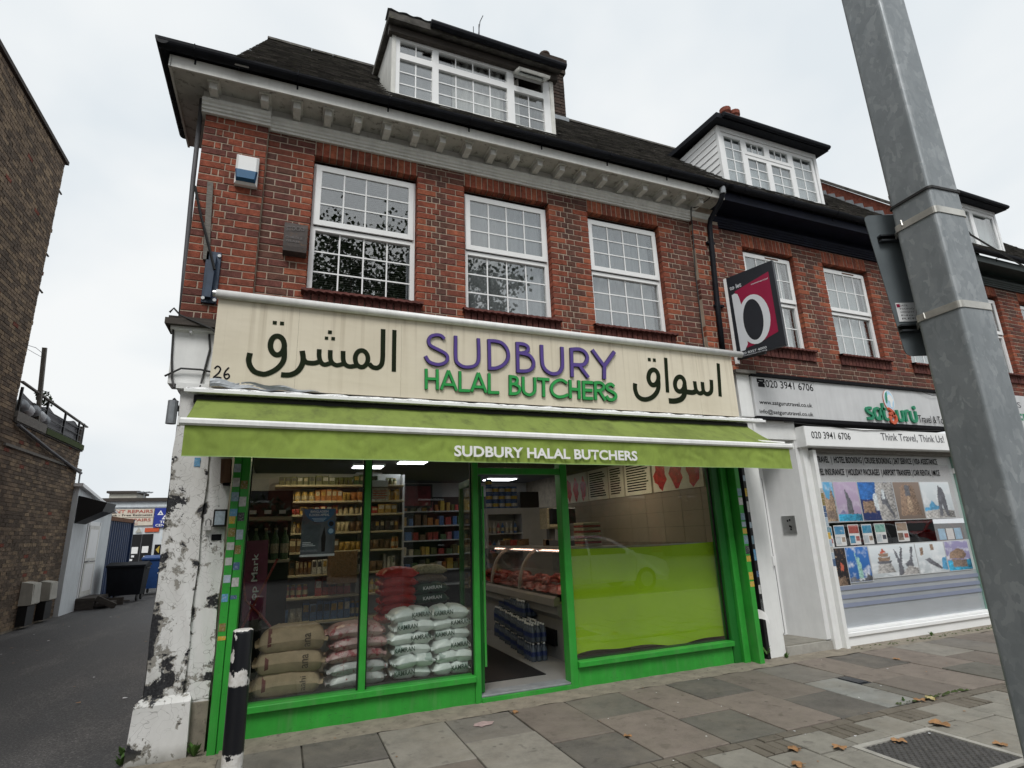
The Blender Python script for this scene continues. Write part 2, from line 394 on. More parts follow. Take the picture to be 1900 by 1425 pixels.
def m_bollard():
    m, N, L, bs = nodes('bollard_paint'); g = posn(N, L)
    sx = N.new('ShaderNodeSeparateXYZ'); L.new(g, sx.inputs[0])
    n1 = noise(N, L, posn(N, L, (1,1,.75)), 13, 5, .55, .3); n2 = noise(N, L, g, 60, 3)
    z = math_node(N, L, 'ADD', sx.outputs['Z'], math_node(N, L, 'MULTIPLY', math_node(N, L, 'SUBTRACT', n2, .5), .03))
    # the white band that shows above the black one, mostly flaked to black towards the top
    band = ramp(N, L, z, [(0, (1,1,1)), (.262, (1,1,1)), (.268, (0,0,0)), (.645, (0,0,0)), (.651, (1,1,1))])
    hz = math_node(N, L, 'SUBTRACT', ramp(N, L, z, [(.64, (.36,)*3), (.72, (.28,)*3), (.79, (.16,)*3), (.86, (.06,)*3), (.962, (.06,)*3), (.974, (.26,)*3)]), .2)
    wk = ramp(N, L, math_node(N, L, 'ADD', n1, hz), [(.50, (0,0,0)), (.515, (1,1,1))])
    lowk = ramp(N, L, z, [(.30, (1,1,1)), (.32, (0,0,0))])
    lo2 = ramp(N, L, n1, [(.36, (0,0,0)), (.375, (1,1,1))])
    wk = mix(N, L, lowk, wk, lo2)
    f = mix(N, L, 1., band, wk, 'MULTIPLY')
    wc = ramp(N, L, noise(N, L, g, 30, 4), [(.3, (.50,.48,.44)), (.6, (.68,.67,.65))])
    c = mix(N, L, f, (.006,.007,.010), wc)
    L.new(c, bs.inputs['Base Color']); bs.inputs['Roughness'].default_value = .38
    bump(N, L, bs, mix(N, L, .1, f, n2), .5, .003)
m_bollard()
def m_galv():
    m, N, L, bs = nodes('galvanised'); g = posn(N, L, (1,1,.6))
    v = N.new('ShaderNodeTexVoronoi'); v.inputs['Scale'].default_value = 55
    nn = N.new('ShaderNodeTexNoise'); nn.inputs['Scale'].default_value = 18; nn.inputs['Detail'].default_value = 3
    L.new(g, nn.inputs['Vector']); wv = N.new('ShaderNodeVectorMath'); wv.operation = 'MULTIPLY_ADD'
    L.new(nn.outputs['Color'], wv.inputs[0]); wv.inputs[1].default_value = (.08,.08,.08); L.new(g, wv.inputs[2]); L.new(wv.outputs[0], v.inputs['Vector'])
    sp = N.new('ShaderNodeSeparateColor'); L.new(v.outputs['Color'], sp.inputs[0])
    a = noise(N, L, g, 9, 5, .6); b = noise(N, L, g, 38, 4, .6)
    c = ramp(N, L, sp.outputs[0], [(.0, (.25,.275,.29)), (.75, (.29,.315,.33)), (1, (.35,.375,.39))])
    c = mix(N, L, ramp(N, L, a, [(.45, (0,0,0)), (.62, (.5,)*3)]), c, (.205,.23,.245))
    c = mix(N, L, ramp(N, L, b, [(.62, (0,0,0)), (.70, (.55,)*3)]), c, (.40,.43,.44))
    L.new(c, bs.inputs['Base Color']); bs.inputs['Metallic'].default_value = .35
    L.new(ramp(N, L, b, [(.3, (.42,)*3), (.7, (.6,)*3)]), bs.inputs['Roughness'])
    bump(N, L, bs, b, .06, .003)
m_galv()
def m_canvas(name, c, dirt):
    m, N, L, bs = nodes(name); g = posn(N, L)
    a = noise(N, L, posn(N, L, (1.6,1,1)), 1.5, 6, .7, .4); b = noise(N, L, posn(N, L, (2.2,1.2,1.2)), 3.1, 6, .7)
    w = noise(N, L, g, 400, 1)
    cc = ramp(N, L, a, [(.3, tuple(x*.70 for x in c)), (.52, c), (.75, tuple(x*1.18 for x in c))])
    cc = mix(N, L, ramp(N, L, b, [(.48, (0,0,0)), (.72, (dirt,)*3)]), cc, (c[0]*.45, c[1]*.42, c[2]*.6))
    L.new(cc, bs.inputs['Base Color']); bs.inputs['Roughness'].default_value = .75
    bs.inputs['Specular IOR Level'].default_value = .2
    bump(N, L, bs, w, .15, .001)
m_canvas('canvas', (.185,.240,.058), .7); m_canvas('canvas_valance', (.245,.335,.066), .35)
mat('canvas_edge', (.30,.44,.16), .8, .1, 9, 0)
mat('rail_white', (.80,.81,.80), .4, .06, 4, .05, 40, grime=.25)
def m_sign():
    m, N, L, bs = nodes('sign_cream'); g = posn(N, L)
    st = noise(N, L, posn(N, L, (14,1,.25)), 1.4, 5, .65); br = noise(N, L, g, 1.1, 4)
    sx = N.new('ShaderNodeSeparateXYZ'); L.new(g, sx.inputs[0])
    c = ramp(N, L, br, [(.3, (.60,.54,.42)), (.7, (.72,.66,.53))])
    run = ramp(N, L, math_node(N, L, 'MULTIPLY', sx.outputs['Z'], .25), [(.70, (.25,)*3), (.78, (.3,)*3), (.91, (1,1,1))])
    c = mix(N, L, mix(N, L, 1., ramp(N, L, st, [(.50, (0,0,0)), (.80, (.75,)*3)]), run, 'MULTIPLY'), c, (.33,.27,.18))
    L.new(c, bs.inputs['Base Color']); bs.inputs['Roughness'].default_value = .38
    bs.inputs['Specular IOR Level'].default_value = .4
    bump(N, L, bs, noise(N, L, posn(N, L, (1,1,3)), 2.4, 2), .12, .03)
m_sign()
def m_flake():
    m, N, L, bs = nodes('flaking_ledge'); g = posn(N, L, (1,3,3))
    a = noise(N, L, g, 14, 6, .7)
    L.new(ramp(N, L, a, [(.40, (.25,.25,.25)), (.46, (.78,.79,.80)), (.62, (.82,.83,.83)), (.66, (.36,.37,.38))]), bs.inputs['Base Color'])
    bs.inputs['Roughness'].default_value = .6; bump(N, L, bs, a, .8, .012)
m_flake()
def m_meat():
    m, N, L, bs = nodes('meat'); g = posn(N, L)
    v = noise(N, L, g, 22, 5, .7, .8)
    L.new(ramp(N, L, v, [(.36, (.10,.012,.010)), (.52, (.30,.045,.030)), (.66, (.42,.12,.08)), (.74, (.62,.42,.34))]), bs.inputs['Base Color'])
    bs.inputs['Roughness'].default_value = .3; bump(N, L, bs, v, .6, .02)
m_meat()
# ------------------------------------------------------------ ground
def ground():
    g = MB().grid(lambda u, v: (-160+320*u, -160+320*v, -.13), 4, 4).build('ground', 'asphalt'); struct(g)
    def az(u, v):
        x = -9 + 8.06*u; y = -6.4 + 46*v
        z = -.02 - .10*max(0, min(1, (-2.2-y)/4)) + .006*math.sin(x*2.1+y*.9) - .02*max(0, 1-abs(x+5)/1.2)
        return (x, y, z)
    a = MB().grid(az, 16, 60).build('alley_road', 'asphalt', smooth=True); struct(a)
    e = MB()   # dirt and broken concrete between the alley and the paving
    e.grid(lambda u, v: (-.98+.66*u, -3.2+3.2*v, -.012 + .010*math.sin(u*9+v*31)*math.sin(v*17) - .02*(u < .05)), 10, 30)
    struct(e.build('pavement_edge', 'cement', smooth=True))
    p = MB().box(-.33, 40, -6.2, .03, -.11, -.014).build('pavement', 'joint'); struct(p)
    k = MB()
    for i in range(26): pass
    kb = MB().cbox(-.33, 40, -6.36, -6.2, -.13, 0, .02).build('kerb', 'concrete'); struct(kb)
    xs = [-.33, .25, .83, 1.39, 1.975, 2.53, 3.12, 3.675, 4.265, 4.84, 5.44, 5.94, 6.5, 7.08, 7.66, 8.24, 8.82, 9.4, 9.98, 10.6, 11.2, 11.8, 12.4, 13.0, 13.6, 14.2]
    tone = {0: ('slab_grey','slab_grey'), 1: ('slab_dark','slab_light'), 2: ('slab_light','slab_brown'), 3: ('slab_grey','slab_light'),
            4: ('slab_brown','slab_dark'), 5: ('slab_green','slab_pink'), 6: ('slab_pink','slab_green'), 7: ('slab_dark','slab_pink'),
            8: ('slab_brown','slab_dark'), 9: ('slab_grey','patch_concrete'), 10: ('slab_pink','slab_brown'), 11: ('slab_dark','slab_pink'), 12: ('slab_pink','slab_green')}
    tl = list(tone.values())
    def slab(x0, x1, y0, y1, m, nm='paving_slab', g=.0062, dz=None):
        dz = RND.uniform(-.003, .003) if dz is None else dz
        tx, ty = RND.uniform(-.0022, .0022), RND.uniform(-.0022, .0022); b = .004
        j = lambda: RND.uniform(-.0015, .0015)
        a0, a1, b0, b1 = x0+g+j(), x1-g+j(), y0+g+j(), y1-g+j()
        cx, cy = (a0+a1)/2, (b0+b1)/2
        tz = lambda x, y: dz + tx*(x-cx)/.3 + ty*(y-cy)/.3
        v = [(a0,b0,-.02),(a1,b0,-.02),(a1,b1,-.02),(a0,b1,-.02)]
        v += [(x,y,tz(x,y)-b) for x,y in ((a0,b0),(a1,b0),(a1,b1),(a0,b1))]
        v += [(x,y,tz(x,y)) for x,y in ((a0+b,b0+b),(a1-b,b0+b),(a1-b,b1-b),(a0+b,b1-b))]
        f = [(8,9,10,11)]
        for k in (0,4):
            for i in range(4): f.append((k+i, k+(i+1)%4, k+4+(i+1)%4, k+4+i))
        return MB().add(v, f).build(nm, m, p)
    for i in range(len(xs)-1):
        a, c = tone.get(i, (RND.choice(tl)[0], RND.choice(tl)[1]))
        cut = -1.215 if i % 2 == 0 else -.90
        top = -.335 + .055*min(1, max(0, xs[i]/5))
        if i == 9:
            slab(xs[i], xs[i+1], -.93, top, a)
            slab(xs[i], xs[i]+.42, -1.79, -.945, 'patch_concrete')
            slab(xs[i]+.43, xs[i+1], -1.79, -1.225, 'slab_green')
            bx = MB().box(5.275, 5.435, -1.215, -.945, -.02, -.006)
            bx.build('stopcock_frame', 'dark_metal', p)
            MB().box(5.295, 5.415, -1.195, -.965, -.006, .001).build('stopcock_cover', 'dark_metal', p)
            continue
        slab(xs[i], xs[i+1], cut, top, a); slab(xs[i], xs[i+1], -1.815, cut, c)
    # a narrow row of bricks, then pale pavers set with bricks
    x = .9
    while x < 12:
        w = .188+RND.uniform(-.006,.006); slab(x, x+w, -1.912, -1.822, 'paver_brick', 'paving_brick', .0048); x += w
    k = 0; x = 1.68
    while x < 10.5:
        if k % 2 == 0:
            for q in range(4): slab(x+.0875*q, x+.0875*(q+1), -2.105, -1.918, 'paver_brick', 'paving_brick', .0048)
            ys = [-2.11, -2.50, -2.89, -3.28]
        else: ys = [-1.92, -2.31, -2.70, -3.09]
        w = .35 if k % 2 == 0 else .385
        for y in ys:
            if x+w > 3.79 and x < 4.63 and y-.39 < -2.24 and y > -2.92:
                if y > -2.26 and y-.39 < -2.24: slab(x, x+w, -2.238, y, 'paver')
                if x < 3.75: slab(x, 3.795, y-.39, min(y, -2.243), 'paver')
                if x+w > 4.66: slab(4.62, x+w, y-.39, min(y, -2.243), 'paver')
                continue
            slab(x, x+w, y-.39, y, 'paver')
        x += w; k += 1
    rest = MB().grid(lambda u, v: (1.2+34*u, -6.2+2.75*v, -.006), 4, 4).build('far_paving', 'paver', p)
    # cement strip along the shop fronts
    MB().grid(lambda u, v: (-.33+14*u, -.36+.37*v+.055*min(1,u*2.8)*(1-v) + (.008*math.sin(u*170) if v == 0 else 0), .002+.007*v+.0025*math.sin(u*240+v*7)), 200, 3).build('cement_strip', 'cement', p, smooth=True)
    # manhole
    mat('cover_iron', (.062,.060,.058), .75, .3, 14, .2, 60, c2=(.11,.10,.085), c2at=.62)
    mh = thing('manhole_cover', 'dark chequered metal manhole cover set into the pale pavers', 'manhole cover', (4.2,-2.57,0))
    fr = MB(); x0, x1, y0, y1 = 3.80, 4.615, -2.92, -2.245
    for a in ((x0,x1,y0,y0+.045),(x0,x1,y1-.045,y1),(x0,x0+.045,y0+.045,y1-.045),(x1-.045,x1,y0+.045,y1-.045)): fr.box(*a, -.02, .001)
    fr.build('frame', 'concrete', mh)
    MB().box(x0+.05, x1-.05, y0+.05, y1-.05, -.02, -.006).build('plate', 'cover_iron', mh)
    tr = MB(); n = 0
    for i in range(26):
        for j in range(22):
            if (i+j) % 2: continue
            cx, cy = x0+.07+i*.0265, y0+.07+j*.0258
            if cx > x1-.06 or cy > y1-.06: continue
            tr.add([(cx-.012,cy-.012,-.006),(cx+.012,cy-.012,-.006),(cx+.012,cy+.012,-.006),(cx-.012,cy+.012,-.006),
                    (cx-.008,cy-.008,.0),(cx+.008,cy-.008,.0),(cx+.008,cy+.008,.0),(cx-.008,cy+.008,.0)],
                   [(4,5,6,7),(0,1,5,4),(1,2,6,5),(2,3,7,6),(3,0,4,7)])
    stuff(tr.build('tread_studs', 'cover_iron', mh))
ground()
# ------------------------------------------------------------ brickwork
CAMP = Vector((0, -5.45, 1.53))
def brick_mesh(mb, x0, x1, z0, z1, y, d, mi=0, g=.0052):
    j = lambda s=.0014: RND.uniform(-s, s)
    x0 += g+j(); x1 -= g+j(); z0 += g+j(); z1 -= g+j(); y += j(.0022); b = .0035
    vs = []
    for (xa, xb, za, zb, yy) in ((x0,x1,z0,z1,y+d),(x0,x1,z0,z1,y+b),(x0+b,x1-b,z0+b,z1-b,y)):
        vs += [(xa,yy,za),(xb,yy,za),(xb,yy,zb),(xa,yy,zb)]
    fs = [(8,9,10,11)]
    for k in (0,4):
        for i in range(4): q = (i+1) % 4; fs.append((k+i, k+q, k+4+q, k+4+i))
    return mb.add(vs, fs, mi)
def row(x0, x1, par, ql, qr, red, dark):
    """One course from x0 to x1: quoins of red brick at the ends marked, darker bond between."""
    out = []; a, b = x0, x1; S, H, Q = .225, .1125, .062
    if x1-x0 < .24: return [(x0, x1, RND.choice(red))]
    if ql:
        if par == 0: out.append((a, a+S, RND.choice(red))); a += S
        else:
            out.append((a, a+H, RND.choice(red))); a += H
            if b-a > .3: out.append((a, a+Q, RND.choice(dark))); a += Q
    tail = []
    if qr:
        if par == 0: tail.append((b-S, b, RND.choice(red))); b -= S
        else:
            tail.append((b-H, b, RND.choice(red))); b -= H
            if b-a > .3: tail.append((b-Q, b, RND.choice(dark))); b -= Q
    w = b-a
    if w > .02:
        n = 0; seq = []; t = 0; k = par
        while t < w-.05:
            l = S if (k % 2 == 0) else H; seq.append(l); t += l; k += 1
        s = w/t if t else 1
        if s < .8 and len(seq) > 1: t -= seq.pop(); s = w/t
        for l in seq: out.append((a, a+l*s, RND.choice(dark))); a += l*s
    return out + tail
RED = ['brick_red','brick_red','brick_orange','brick_rust','brick_rust']
DARK = ['brick_dark','brick_brown','brick_plum','brick_brown','brick_rust']
MIXED = ['brick_red','brick_rust','brick_rust','brick_plum','brick_brown','brick_orange']
CO = .0754
def lay(bricks, x0, x1, z0, z1, ql, qr, red, dark, y=0., d=.10, off=0):
    n0 = math.ceil((z0-3.0)/CO - .3)
    n = max(1, round((z1-z0)/CO)); h = (z1-z0)/n
    for i in range(n):
        for a, b, t in row(x0, x1, (i+off) % 2, ql, qr, red, dark): bricks.append((a, b, z0+i*h, z0+(i+1)*h, y, d, t))
def place_bricks(bricks, wall, n_single=300, tones=None):
    def size(b):
        c = Vector(((b[0]+b[1])/2, b[4], (b[2]+b[3])/2)) - CAMP
        return (b[1]-b[0])*(b[3]-b[2])/c.length**2
    bs = sorted(bricks, key=size, reverse=True)
    for b in bs[:n_single]: brick_mesh(MB(), *b[:6]).build('brick', b[6], wall)
    if bs[n_single:]:
        names = sorted({b[6] for b in bs}); r = MB()
        for b in bs[n_single:]: brick_mesh(r, *b[:6], mi=names.index(b[6]))
        stuff(r.build('bricks', names, wall))
def wall_sheet(name, x0, x1, z0, z1, holes, y, mat_, parent, d=.3, reveal=.11):
    """Backing wall with real openings: boxes between the holes."""
    holes = [(h[0]-.016, h[1]+.016, h[2]-.01, h[3]+.016) for h in holes]
    m = MB(); xs = sorted({x0, x1, *[h[0] for h in holes], *[h[1] for h in holes]})
    for a, b in zip(xs, xs[1:]):
        hs = sorted([h for h in holes if h[0] <= a+1e-5 and h[1] >= b-1e-5], key=lambda h: h[2]); z = z0
        for h in hs:
            if h[2] > z: m.box(a, b, y, y+d, z, h[2])
            z = h[3]
        if z < z1: m.box(a, b, y, y+d, z, z1)
    return m.build(name, mat_, parent)

def sash_window(parent, x0, x1, z0, z1, zt, y, cols=4, rows=(3,3), backing='curtain_grey', frame='upvc', gmat='glass_upper', vent=False, slats=False, gap=.0):
    """Two-light window: outer frame, opening top sash set proud, georgian bars, glass, something behind."""
    m = MB(); t = .05
    m.box(x0, x0+t, y, y+.06, z0, z1).box(x1-t, x1, y, y+.06, z0, z1).box(x0+t, x1-t, y, y+.06, z1-t, z1).box(x0+t, x1-t, y, y+.06, z0, z0+t*.8)
    m.box(x0+t, x1-t, y, y+.06, zt-.028, zt+.028)
    w = m.build('window', frame, parent)
    s = MB(); a, b, c, d = x0+.022, x1-.022, zt+.03, z1-.024; k = .06
    for q in ((a,a+k,c,d),(b-k,b,c,d)): s.box(q[0], q[1], y-.022, y-.002, q[2], q[3])
    s.box(a+k, b-k, y-.022, y-.002, c, c+k).box(a+k, b-k, y-.022, y-.002, d-k, d)
    s.build('sash', frame, w)
    MB().box(a+.01, b-.01, y-.002, y+.0, c-.012, c-.001).build('gasket', 'black', w)
    for (ga, gb, gc, gd, n, yy) in ((a+k, b-k, c+k, d-k, rows[0], y-.010), (x0+t, x1-t, z0+t*.8, zt-.028, rows[1], y+.03)):
        MB().box(ga, gb, yy, yy+.006, gc, gd).build('pane', gmat, w)
        bw = .0075
        for i in range(1, cols): xx = ga+(gb-ga)*i/cols; MB().box(xx-bw, xx+bw, yy-.005, yy-.001, gc, gd).build('glazing_bar', frame, w)
        for i in range(1, n): zz = gc+(gd-gc)*i/n; MB().box(ga, gb, yy-.0062, yy-.0052, zz-bw, zz+bw).build('glazing_bar', frame, w)
    if vent: MB().box((x0+x1)/2-.02, (x0+x1)/2+.24, y-.03, y-.022, z1-.055, z1-.04).build('trickle_vent', 'rust', w)
    if backing:
        def cf(u, v): return (x0+.03+gap+(x1-x0-.06-gap*2.2)*u, y+.10+.018*math.sin(u*44)+.010*math.sin(u*17+1), z0+.02+(z1-z0-.04)*v)
        MB().grid(cf, 60, 1, flip=False).build('net_curtain', backing, w, smooth=True)
    if slats:
        q = MB(); zz = z0+.10
        while zz < z1-.04: q.obox(((x0+x1)/2, y+.10, zz), (1,0,0), (0,1,.6), (0,-.6,1), (x1-x0)/2-.06, .012, .0008); zz += .026
        q.build('venetian_blind', 'blind_slat', w)
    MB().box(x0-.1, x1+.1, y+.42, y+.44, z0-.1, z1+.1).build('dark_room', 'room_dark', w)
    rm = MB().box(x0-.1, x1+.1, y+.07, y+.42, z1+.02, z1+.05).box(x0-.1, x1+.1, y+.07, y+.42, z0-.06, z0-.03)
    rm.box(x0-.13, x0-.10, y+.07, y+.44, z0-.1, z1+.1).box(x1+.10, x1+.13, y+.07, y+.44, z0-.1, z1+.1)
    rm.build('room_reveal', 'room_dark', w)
    return w
def sill(parent, bricks, x0, x1, z, y=0.):
    """Creased tile sill with a wavy front edge over bricks laid on end."""
    n = 46; m = MB(); a, b = x0-.05, x1+.07
    top = [(a+(b-a)*i/n, y-.075, z+.012+.004*math.sin(i*2.1)) for i in range(n+1)]
    mid = [(p[0], y-.080, p[2]-.022-.010*abs(math.sin(i*1.05))) for i, p in enumerate(top)]
    back = [(p[0], y+.09, z+.035) for p in top]; bk2 = [(p[0], y+.02, z-.03) for p in top]
    vs = top+mid+back+bk2; k = n+1; fs = []
    for i in range(n): fs += [(i, k+i, k+i+1, i+1), (2*k+i, i, i+1, 2*k+i+1), (k+i, 3*k+i, 3*k+i+1, k+i+1)]
    m.add(vs, fs).build('sill', 'sill_brick', parent)
    q = a+.02
    while q < b-.05: bricks.append((q, q+.0745, z-.155, z-.014, y-.028, .12, RND.choice(['sill_brick','sill_brick','brick_plum']))); q += .0745
def soldiers(bricks, x0, x1, z0, z1, y=0.):
    n = round((x1-x0)/.0745); w = (x1-x0)/n
    for i in range(n): bricks.append((x0+i*w, x0+(i+1)*w, z0, z1, y, .10, RND.choice(['brick_red','brick_rust','brick_orange','brick_red'])))

def roof_tiles(parent, x0, x1, y0, z0, slope, length, skip=(), tw=.168, gauge=.105, name='roof_tiles', mats=('roof_tile','roof_tile_worn')):
    """Plain tiles lapped up a slope facing -y; skip holds (xa, xb, from, to) along the slope."""
    m = MB(); c, s = math.cos(slope), math.sin(slope); n = int(length/gauge)
    for i in range(n):
        off = (i % 2)*tw/2; x = x0 - off; d = i*gauge
        while x < x1:
            a, b = max(x, x0)+.002, min(x+tw, x1)-.002; x += tw
            if b-a < .02 or any(a < k[1] and b > k[0] and k[2] < d < k[3] for k in skip): continue
            e = RND.uniform(-.004, .004); lf = .016+RND.uniform(0, .007); L = gauge+.03
            y_, z_ = y0 + (d+e)*c - lf*s, z0 + (d+e)*s + lf*c
            y2, z2 = y0 + (d+L)*c - .002*s, z0 + (d+L)*s + .002*c; t = .011
            lo = RND.uniform(-.002, .002)
            v = [(a,y_,z_),(b,y_,z_+lo),(b,y2,z2),(a,y2,z2),(a,y_+t*s,z_-t*c),(b,y_+t*s,z_-t*c+lo)]
            m.add(v, [(0,1,2,3),(4,5,1,0),(4,0,3),(5,2,1)], 0 if RND.random() < .72 else 1)
    return stuff(m.build(name, list(mats), parent))
# ------------------------------------------------------------ the corner building
SL = math.atan(1.08)
def cornice(parent, x0, x1, y, mat_c, mat_s, mat_f, mat_g, blocks, step=None, gx0=None, gx1=None):
    pf = [(y+.02,5.68),(y-.03,5.68),(y-.03,5.705),(y-.045,5.712),(y-.045,5.735),(y-.06,5.745),(y-.06,5.77),(y-.075,5.785),(y-.08,5.815),(y-.03,5.822),(y-.03,5.925),(y+.02,5.925)]
    if step is not None:
        st = [(a-.06, b) for a, b in pf[1:-1]]; st = [pf[0]] + st + [pf[-1]]
        MB().ext(st, x0-.03, step, 'x').build('cornice', mat_c, parent)
        MB().ext(pf, step, x1, 'x').build('cornice', mat_c, parent)
    else: MB().ext(pf, x0, x1, 'x').build('cornice', mat_c, parent)
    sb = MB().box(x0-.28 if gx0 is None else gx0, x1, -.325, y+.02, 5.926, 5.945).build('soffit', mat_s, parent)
    for xb in blocks:
        m = MB(); m.cbox(xb-.036, xb+.036, -.25, y-.02, 5.838, 5.915, .004); m.box(xb-.056, xb+.056, -.268, y-.02, 5.9152, 5.9258)
        m.build('bracket', mat_c, parent)
    g0 = x0-.285 if gx0 is None else gx0
    MB().box(g0, x1, -.345, -.325, 5.905, 6.035).build('fascia', mat_f, parent)
    pr = []; n = 10
    for k in range(n+1):
        a = math.pi + math.pi*k/n; pr.append((-.405+.06*math.cos(a), 6.10+.065*math.sin(a)))
    for k in range(n+1):
        a = 2*math.pi - math.pi*k/n; pr.append((-.405+.053*math.cos(a), 6.10+.058*math.sin(a)))
    e = g0-.10 if gx0 is None else gx0
    MB().ext(pr, e, x1 if gx1 is None else gx1, 'x').build('gutter', mat_g, parent, smooth=False)
    x = e+.3
    while x < x1:
        m = MB().tube([(x,-.345,6.045),(x,-.40,6.028),(x,-.462,6.06),(x,-.468,6.11)], .006, 5); m.box(x-.008, x+.008, -.352, -.345, 5.985, 6.04)
        m.build('gutter_clip', mat_g, parent); x += .92
def main_building():
    b = thing('corner_building', 'red brick corner building with white eaves and a dormer above the butcher shop', 'building', (2.2,2,0))
    wn = [(.07,1.17),(1.74,2.83),(3.40,4.50)]; z0, z1 = 3.93, 5.505
    wall = wall_sheet('wall', -.42, 5.06, 2.72, 6.0, [(a, c, z0, z1) for a, c in wn], .0055, 'mortar', b, .12)
    br = []
    lay(br, -.40, 5.05, 3.40, 3.775, False, False, DARK, DARK)
    segs = [(-.40, .07, False, True), (1.17, 1.74, True, True), (2.83, 3.40, True, True), (4.50, 5.05, True, False)]
    for a, c, l, r in segs: lay(br, a, c, 3.775, z1, l, r, RED, DARK); lay(br, a, c, z1, z1+CO*3, False, False, MIXED, DARK, off=1)
    for a, c in wn:
        soldiers(br, a, c, z1, z1+.215); sill(b, br, a, c, z0-.01)
    MB().box(-.981, -.405, -.0495, .3, 3.4, 5.95).build('pilaster_core', 'mortar', b); MB().box(5.055, 5.525, -.0495, .3, 3.4, 5.95).build('pilaster_core', 'mortar', b)
    pb = []
    lay(pb, -.985, -.40, 3.42, 5.69, True, True, ['brick_red','brick_rust','brick_red','brick_plum'], ['brick_red','brick_rust','brick_plum','brick_red'], y=-.055)
    lay(pb, 5.05, 5.53, 3.42, 5.69, True, True, MIXED, MIXED, y=-.055)
    place_bricks(br + pb, wall, 300)
    zt = 4.69
    for i, (a, c) in enumerate(wn):
        if i == 0: sash_window(b, a, c, z0, z1-.045, zt, .08, backing=None, slats=True)
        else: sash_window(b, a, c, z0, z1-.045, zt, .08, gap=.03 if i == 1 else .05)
    # flank and rear
    MB().box(-.884, -.80, .05, 9, 0, 2.9).box(-.98, -.90, .3, 9, 2.9, 6.0).box(-.9, 5.5, 8.8, 9, 0, 6).box(-.9, 5.5, .132, 8.8, 5.93, 6.0).build('flank_wall', 'brick_rust', b)
    MB().box(-.88, 5.45, .135, 8.7, 2.74, 2.84).build('upper_floor', 'room_dark', b)
    bl = [-.913, -.449, -.142, .167, .471, .788, 1.104, 1.41, 1.72, 2.024, 2.325, 2.628, 2.934, 3.235, 3.545, 3.86, 4.162, 4.476, 4.791, 5.09]
    cornice(b, -.985, 5.42, 0., 'cornice_white', 'soffit_white', 'fascia_white', 'gutter_black', bl, step=-.385, gx1=5.50)
    # eaves turn the corner and stop at the flank
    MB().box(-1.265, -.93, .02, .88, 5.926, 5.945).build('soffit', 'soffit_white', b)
    MB().box(-1.285, -1.265, -.345, .88, 5.905, 6.035).build('fascia', 'fascia_white', b)
    pr = [(-1.335+.06*math.cos(math.pi+math.pi*k/8), 6.10+.065*math.sin(math.pi+math.pi*k/8)) for k in range(9)] + [(-1.275,6.11),(-1.395,6.11)]
    MB().ext(pr, -.46, .92, 'y').build('gutter', 'gutter_black', b)
    MB().poly([(-1.39,-.46,6.112),(-.6,-.46,6.112),(-.6,.92,6.16),(-1.39,.92,6.14)]).build('lead_flat', 'gutter_black', b)
    for x, y in ((-1.39,.3),(-1.39,.75)): MB().tube([(x+.12,y,6.03),(x+.02,y,6.04),(x-.006,y,6.11)], .007, 5).build('gutter_clip', 'gutter_black', b)
    # roof
    Lr = 2.92/math.cos(SL)
    rf = MB().ext([(-.43,6.02),(-.43,6.09),(2.5,9.24),(6.5,5.0),(6.5,4.9),(2.5,9.1)], -.725, -.60, 'x').poly([(-.70,-.40,6.07),(5.5,-.40,6.07),(5.5,2.5,9.2),(-.70,2.5,9.2)]).poly([(-.70,2.5,9.2),(5.5,2.5,9.2),(5.5,6.5,5.0),(-.70,6.5,5.0)]).poly([(-.70,-.40,6.07),(-.70,2.5,9.2),(-.70,6.5,5.0)]).build('roof', 'roof_tile', b)
    dz = lambda z: (z-6.11)/math.sin(SL)
    roof_tiles(rf, -.72, 5.62, -.455, 6.085, SL, Lr+.03, skip=[(.84, 3.01, .42, 2.05)])
    rt = MB(); x = -.72
    while x < 5.5:
        pr = [(2.49+.11*math.cos(math.pi*k/6), 9.20+.10*math.sin(math.pi*k/6)+RND.uniform(-.003,.003)) for k in range(7)]
        rt.ext(pr, x, x+.325, 'x'); x += .33
    stuff(rt.build('ridge_tiles', ['roof_tile'], rf))
    # dormer
    d = MB()
    d.add([(.845,.0,6.50),(.845,1.42,7.98),(.845,0,7.5),(.845,1.42,7.99),(.885,0,6.50),(.885,1.42,7.98),(.885,0,7.5),(.885,1.42,7.99)],
          [(0,2,3,1),(4,5,7,6),(0,4,6,2)], 0)
    d.box(.846, .895, -.012, .03, 6.50, 7.42, 0)
    d.add([(3.01,.0,6.50),(3.01,1.42,7.98),(3.01,0,7.5),(3.01,1.42,7.99),(2.97,0,6.50),(2.97,1.42,7.98),(2.97,0,7.5),(2.97,1.42,7.99)],
          [(0,1,3,2),(4,6,7,5),(0,2,6,4)], 0)
    d.box(2.955, 3.008, -.012, .03, 6.52, 7.42, 0)
    dm = d.build('dormer', 'upvc_old', b)
    MB().box(.80, 3.06, -.06, .03, 7.405, 7.50).build('dormer_fascia', 'timber_dark', dm)
    MB().add([(.78,-.15,7.50),(3.09,-.15,7.50),(3.09,1.5,8.02),(.78,1.5,8.02),(.78,-.15,7.60),(3.09,-.15,7.60),(3.09,1.5,8.12),(.78,1.5,8.12)],
             [(3,2,1,0),(4,5,6,7),(0,1,5,4),(1,2,6,5),(2,3,7,6),(3,0,4,7)]).build('dormer_roof', 'roof_tile', dm)
    MB().tube([(.92+.36,-.19,7.56),(3.12,-.19,7.53)], .045, 10).build('dormer_gutter', 'gutter_black', dm)
    MB().grid(lambda u, v: (.76+.62*u, -.165+.20*v, 7.615+.012*math.sin(u*23)+.02*v), 14, 2).build('lead_apron', 'lead', dm)
    MB().box(.90, 2.97, -.05, .01, 6.50, 6.535).build('dormer_sill', 'upvc_old', dm)
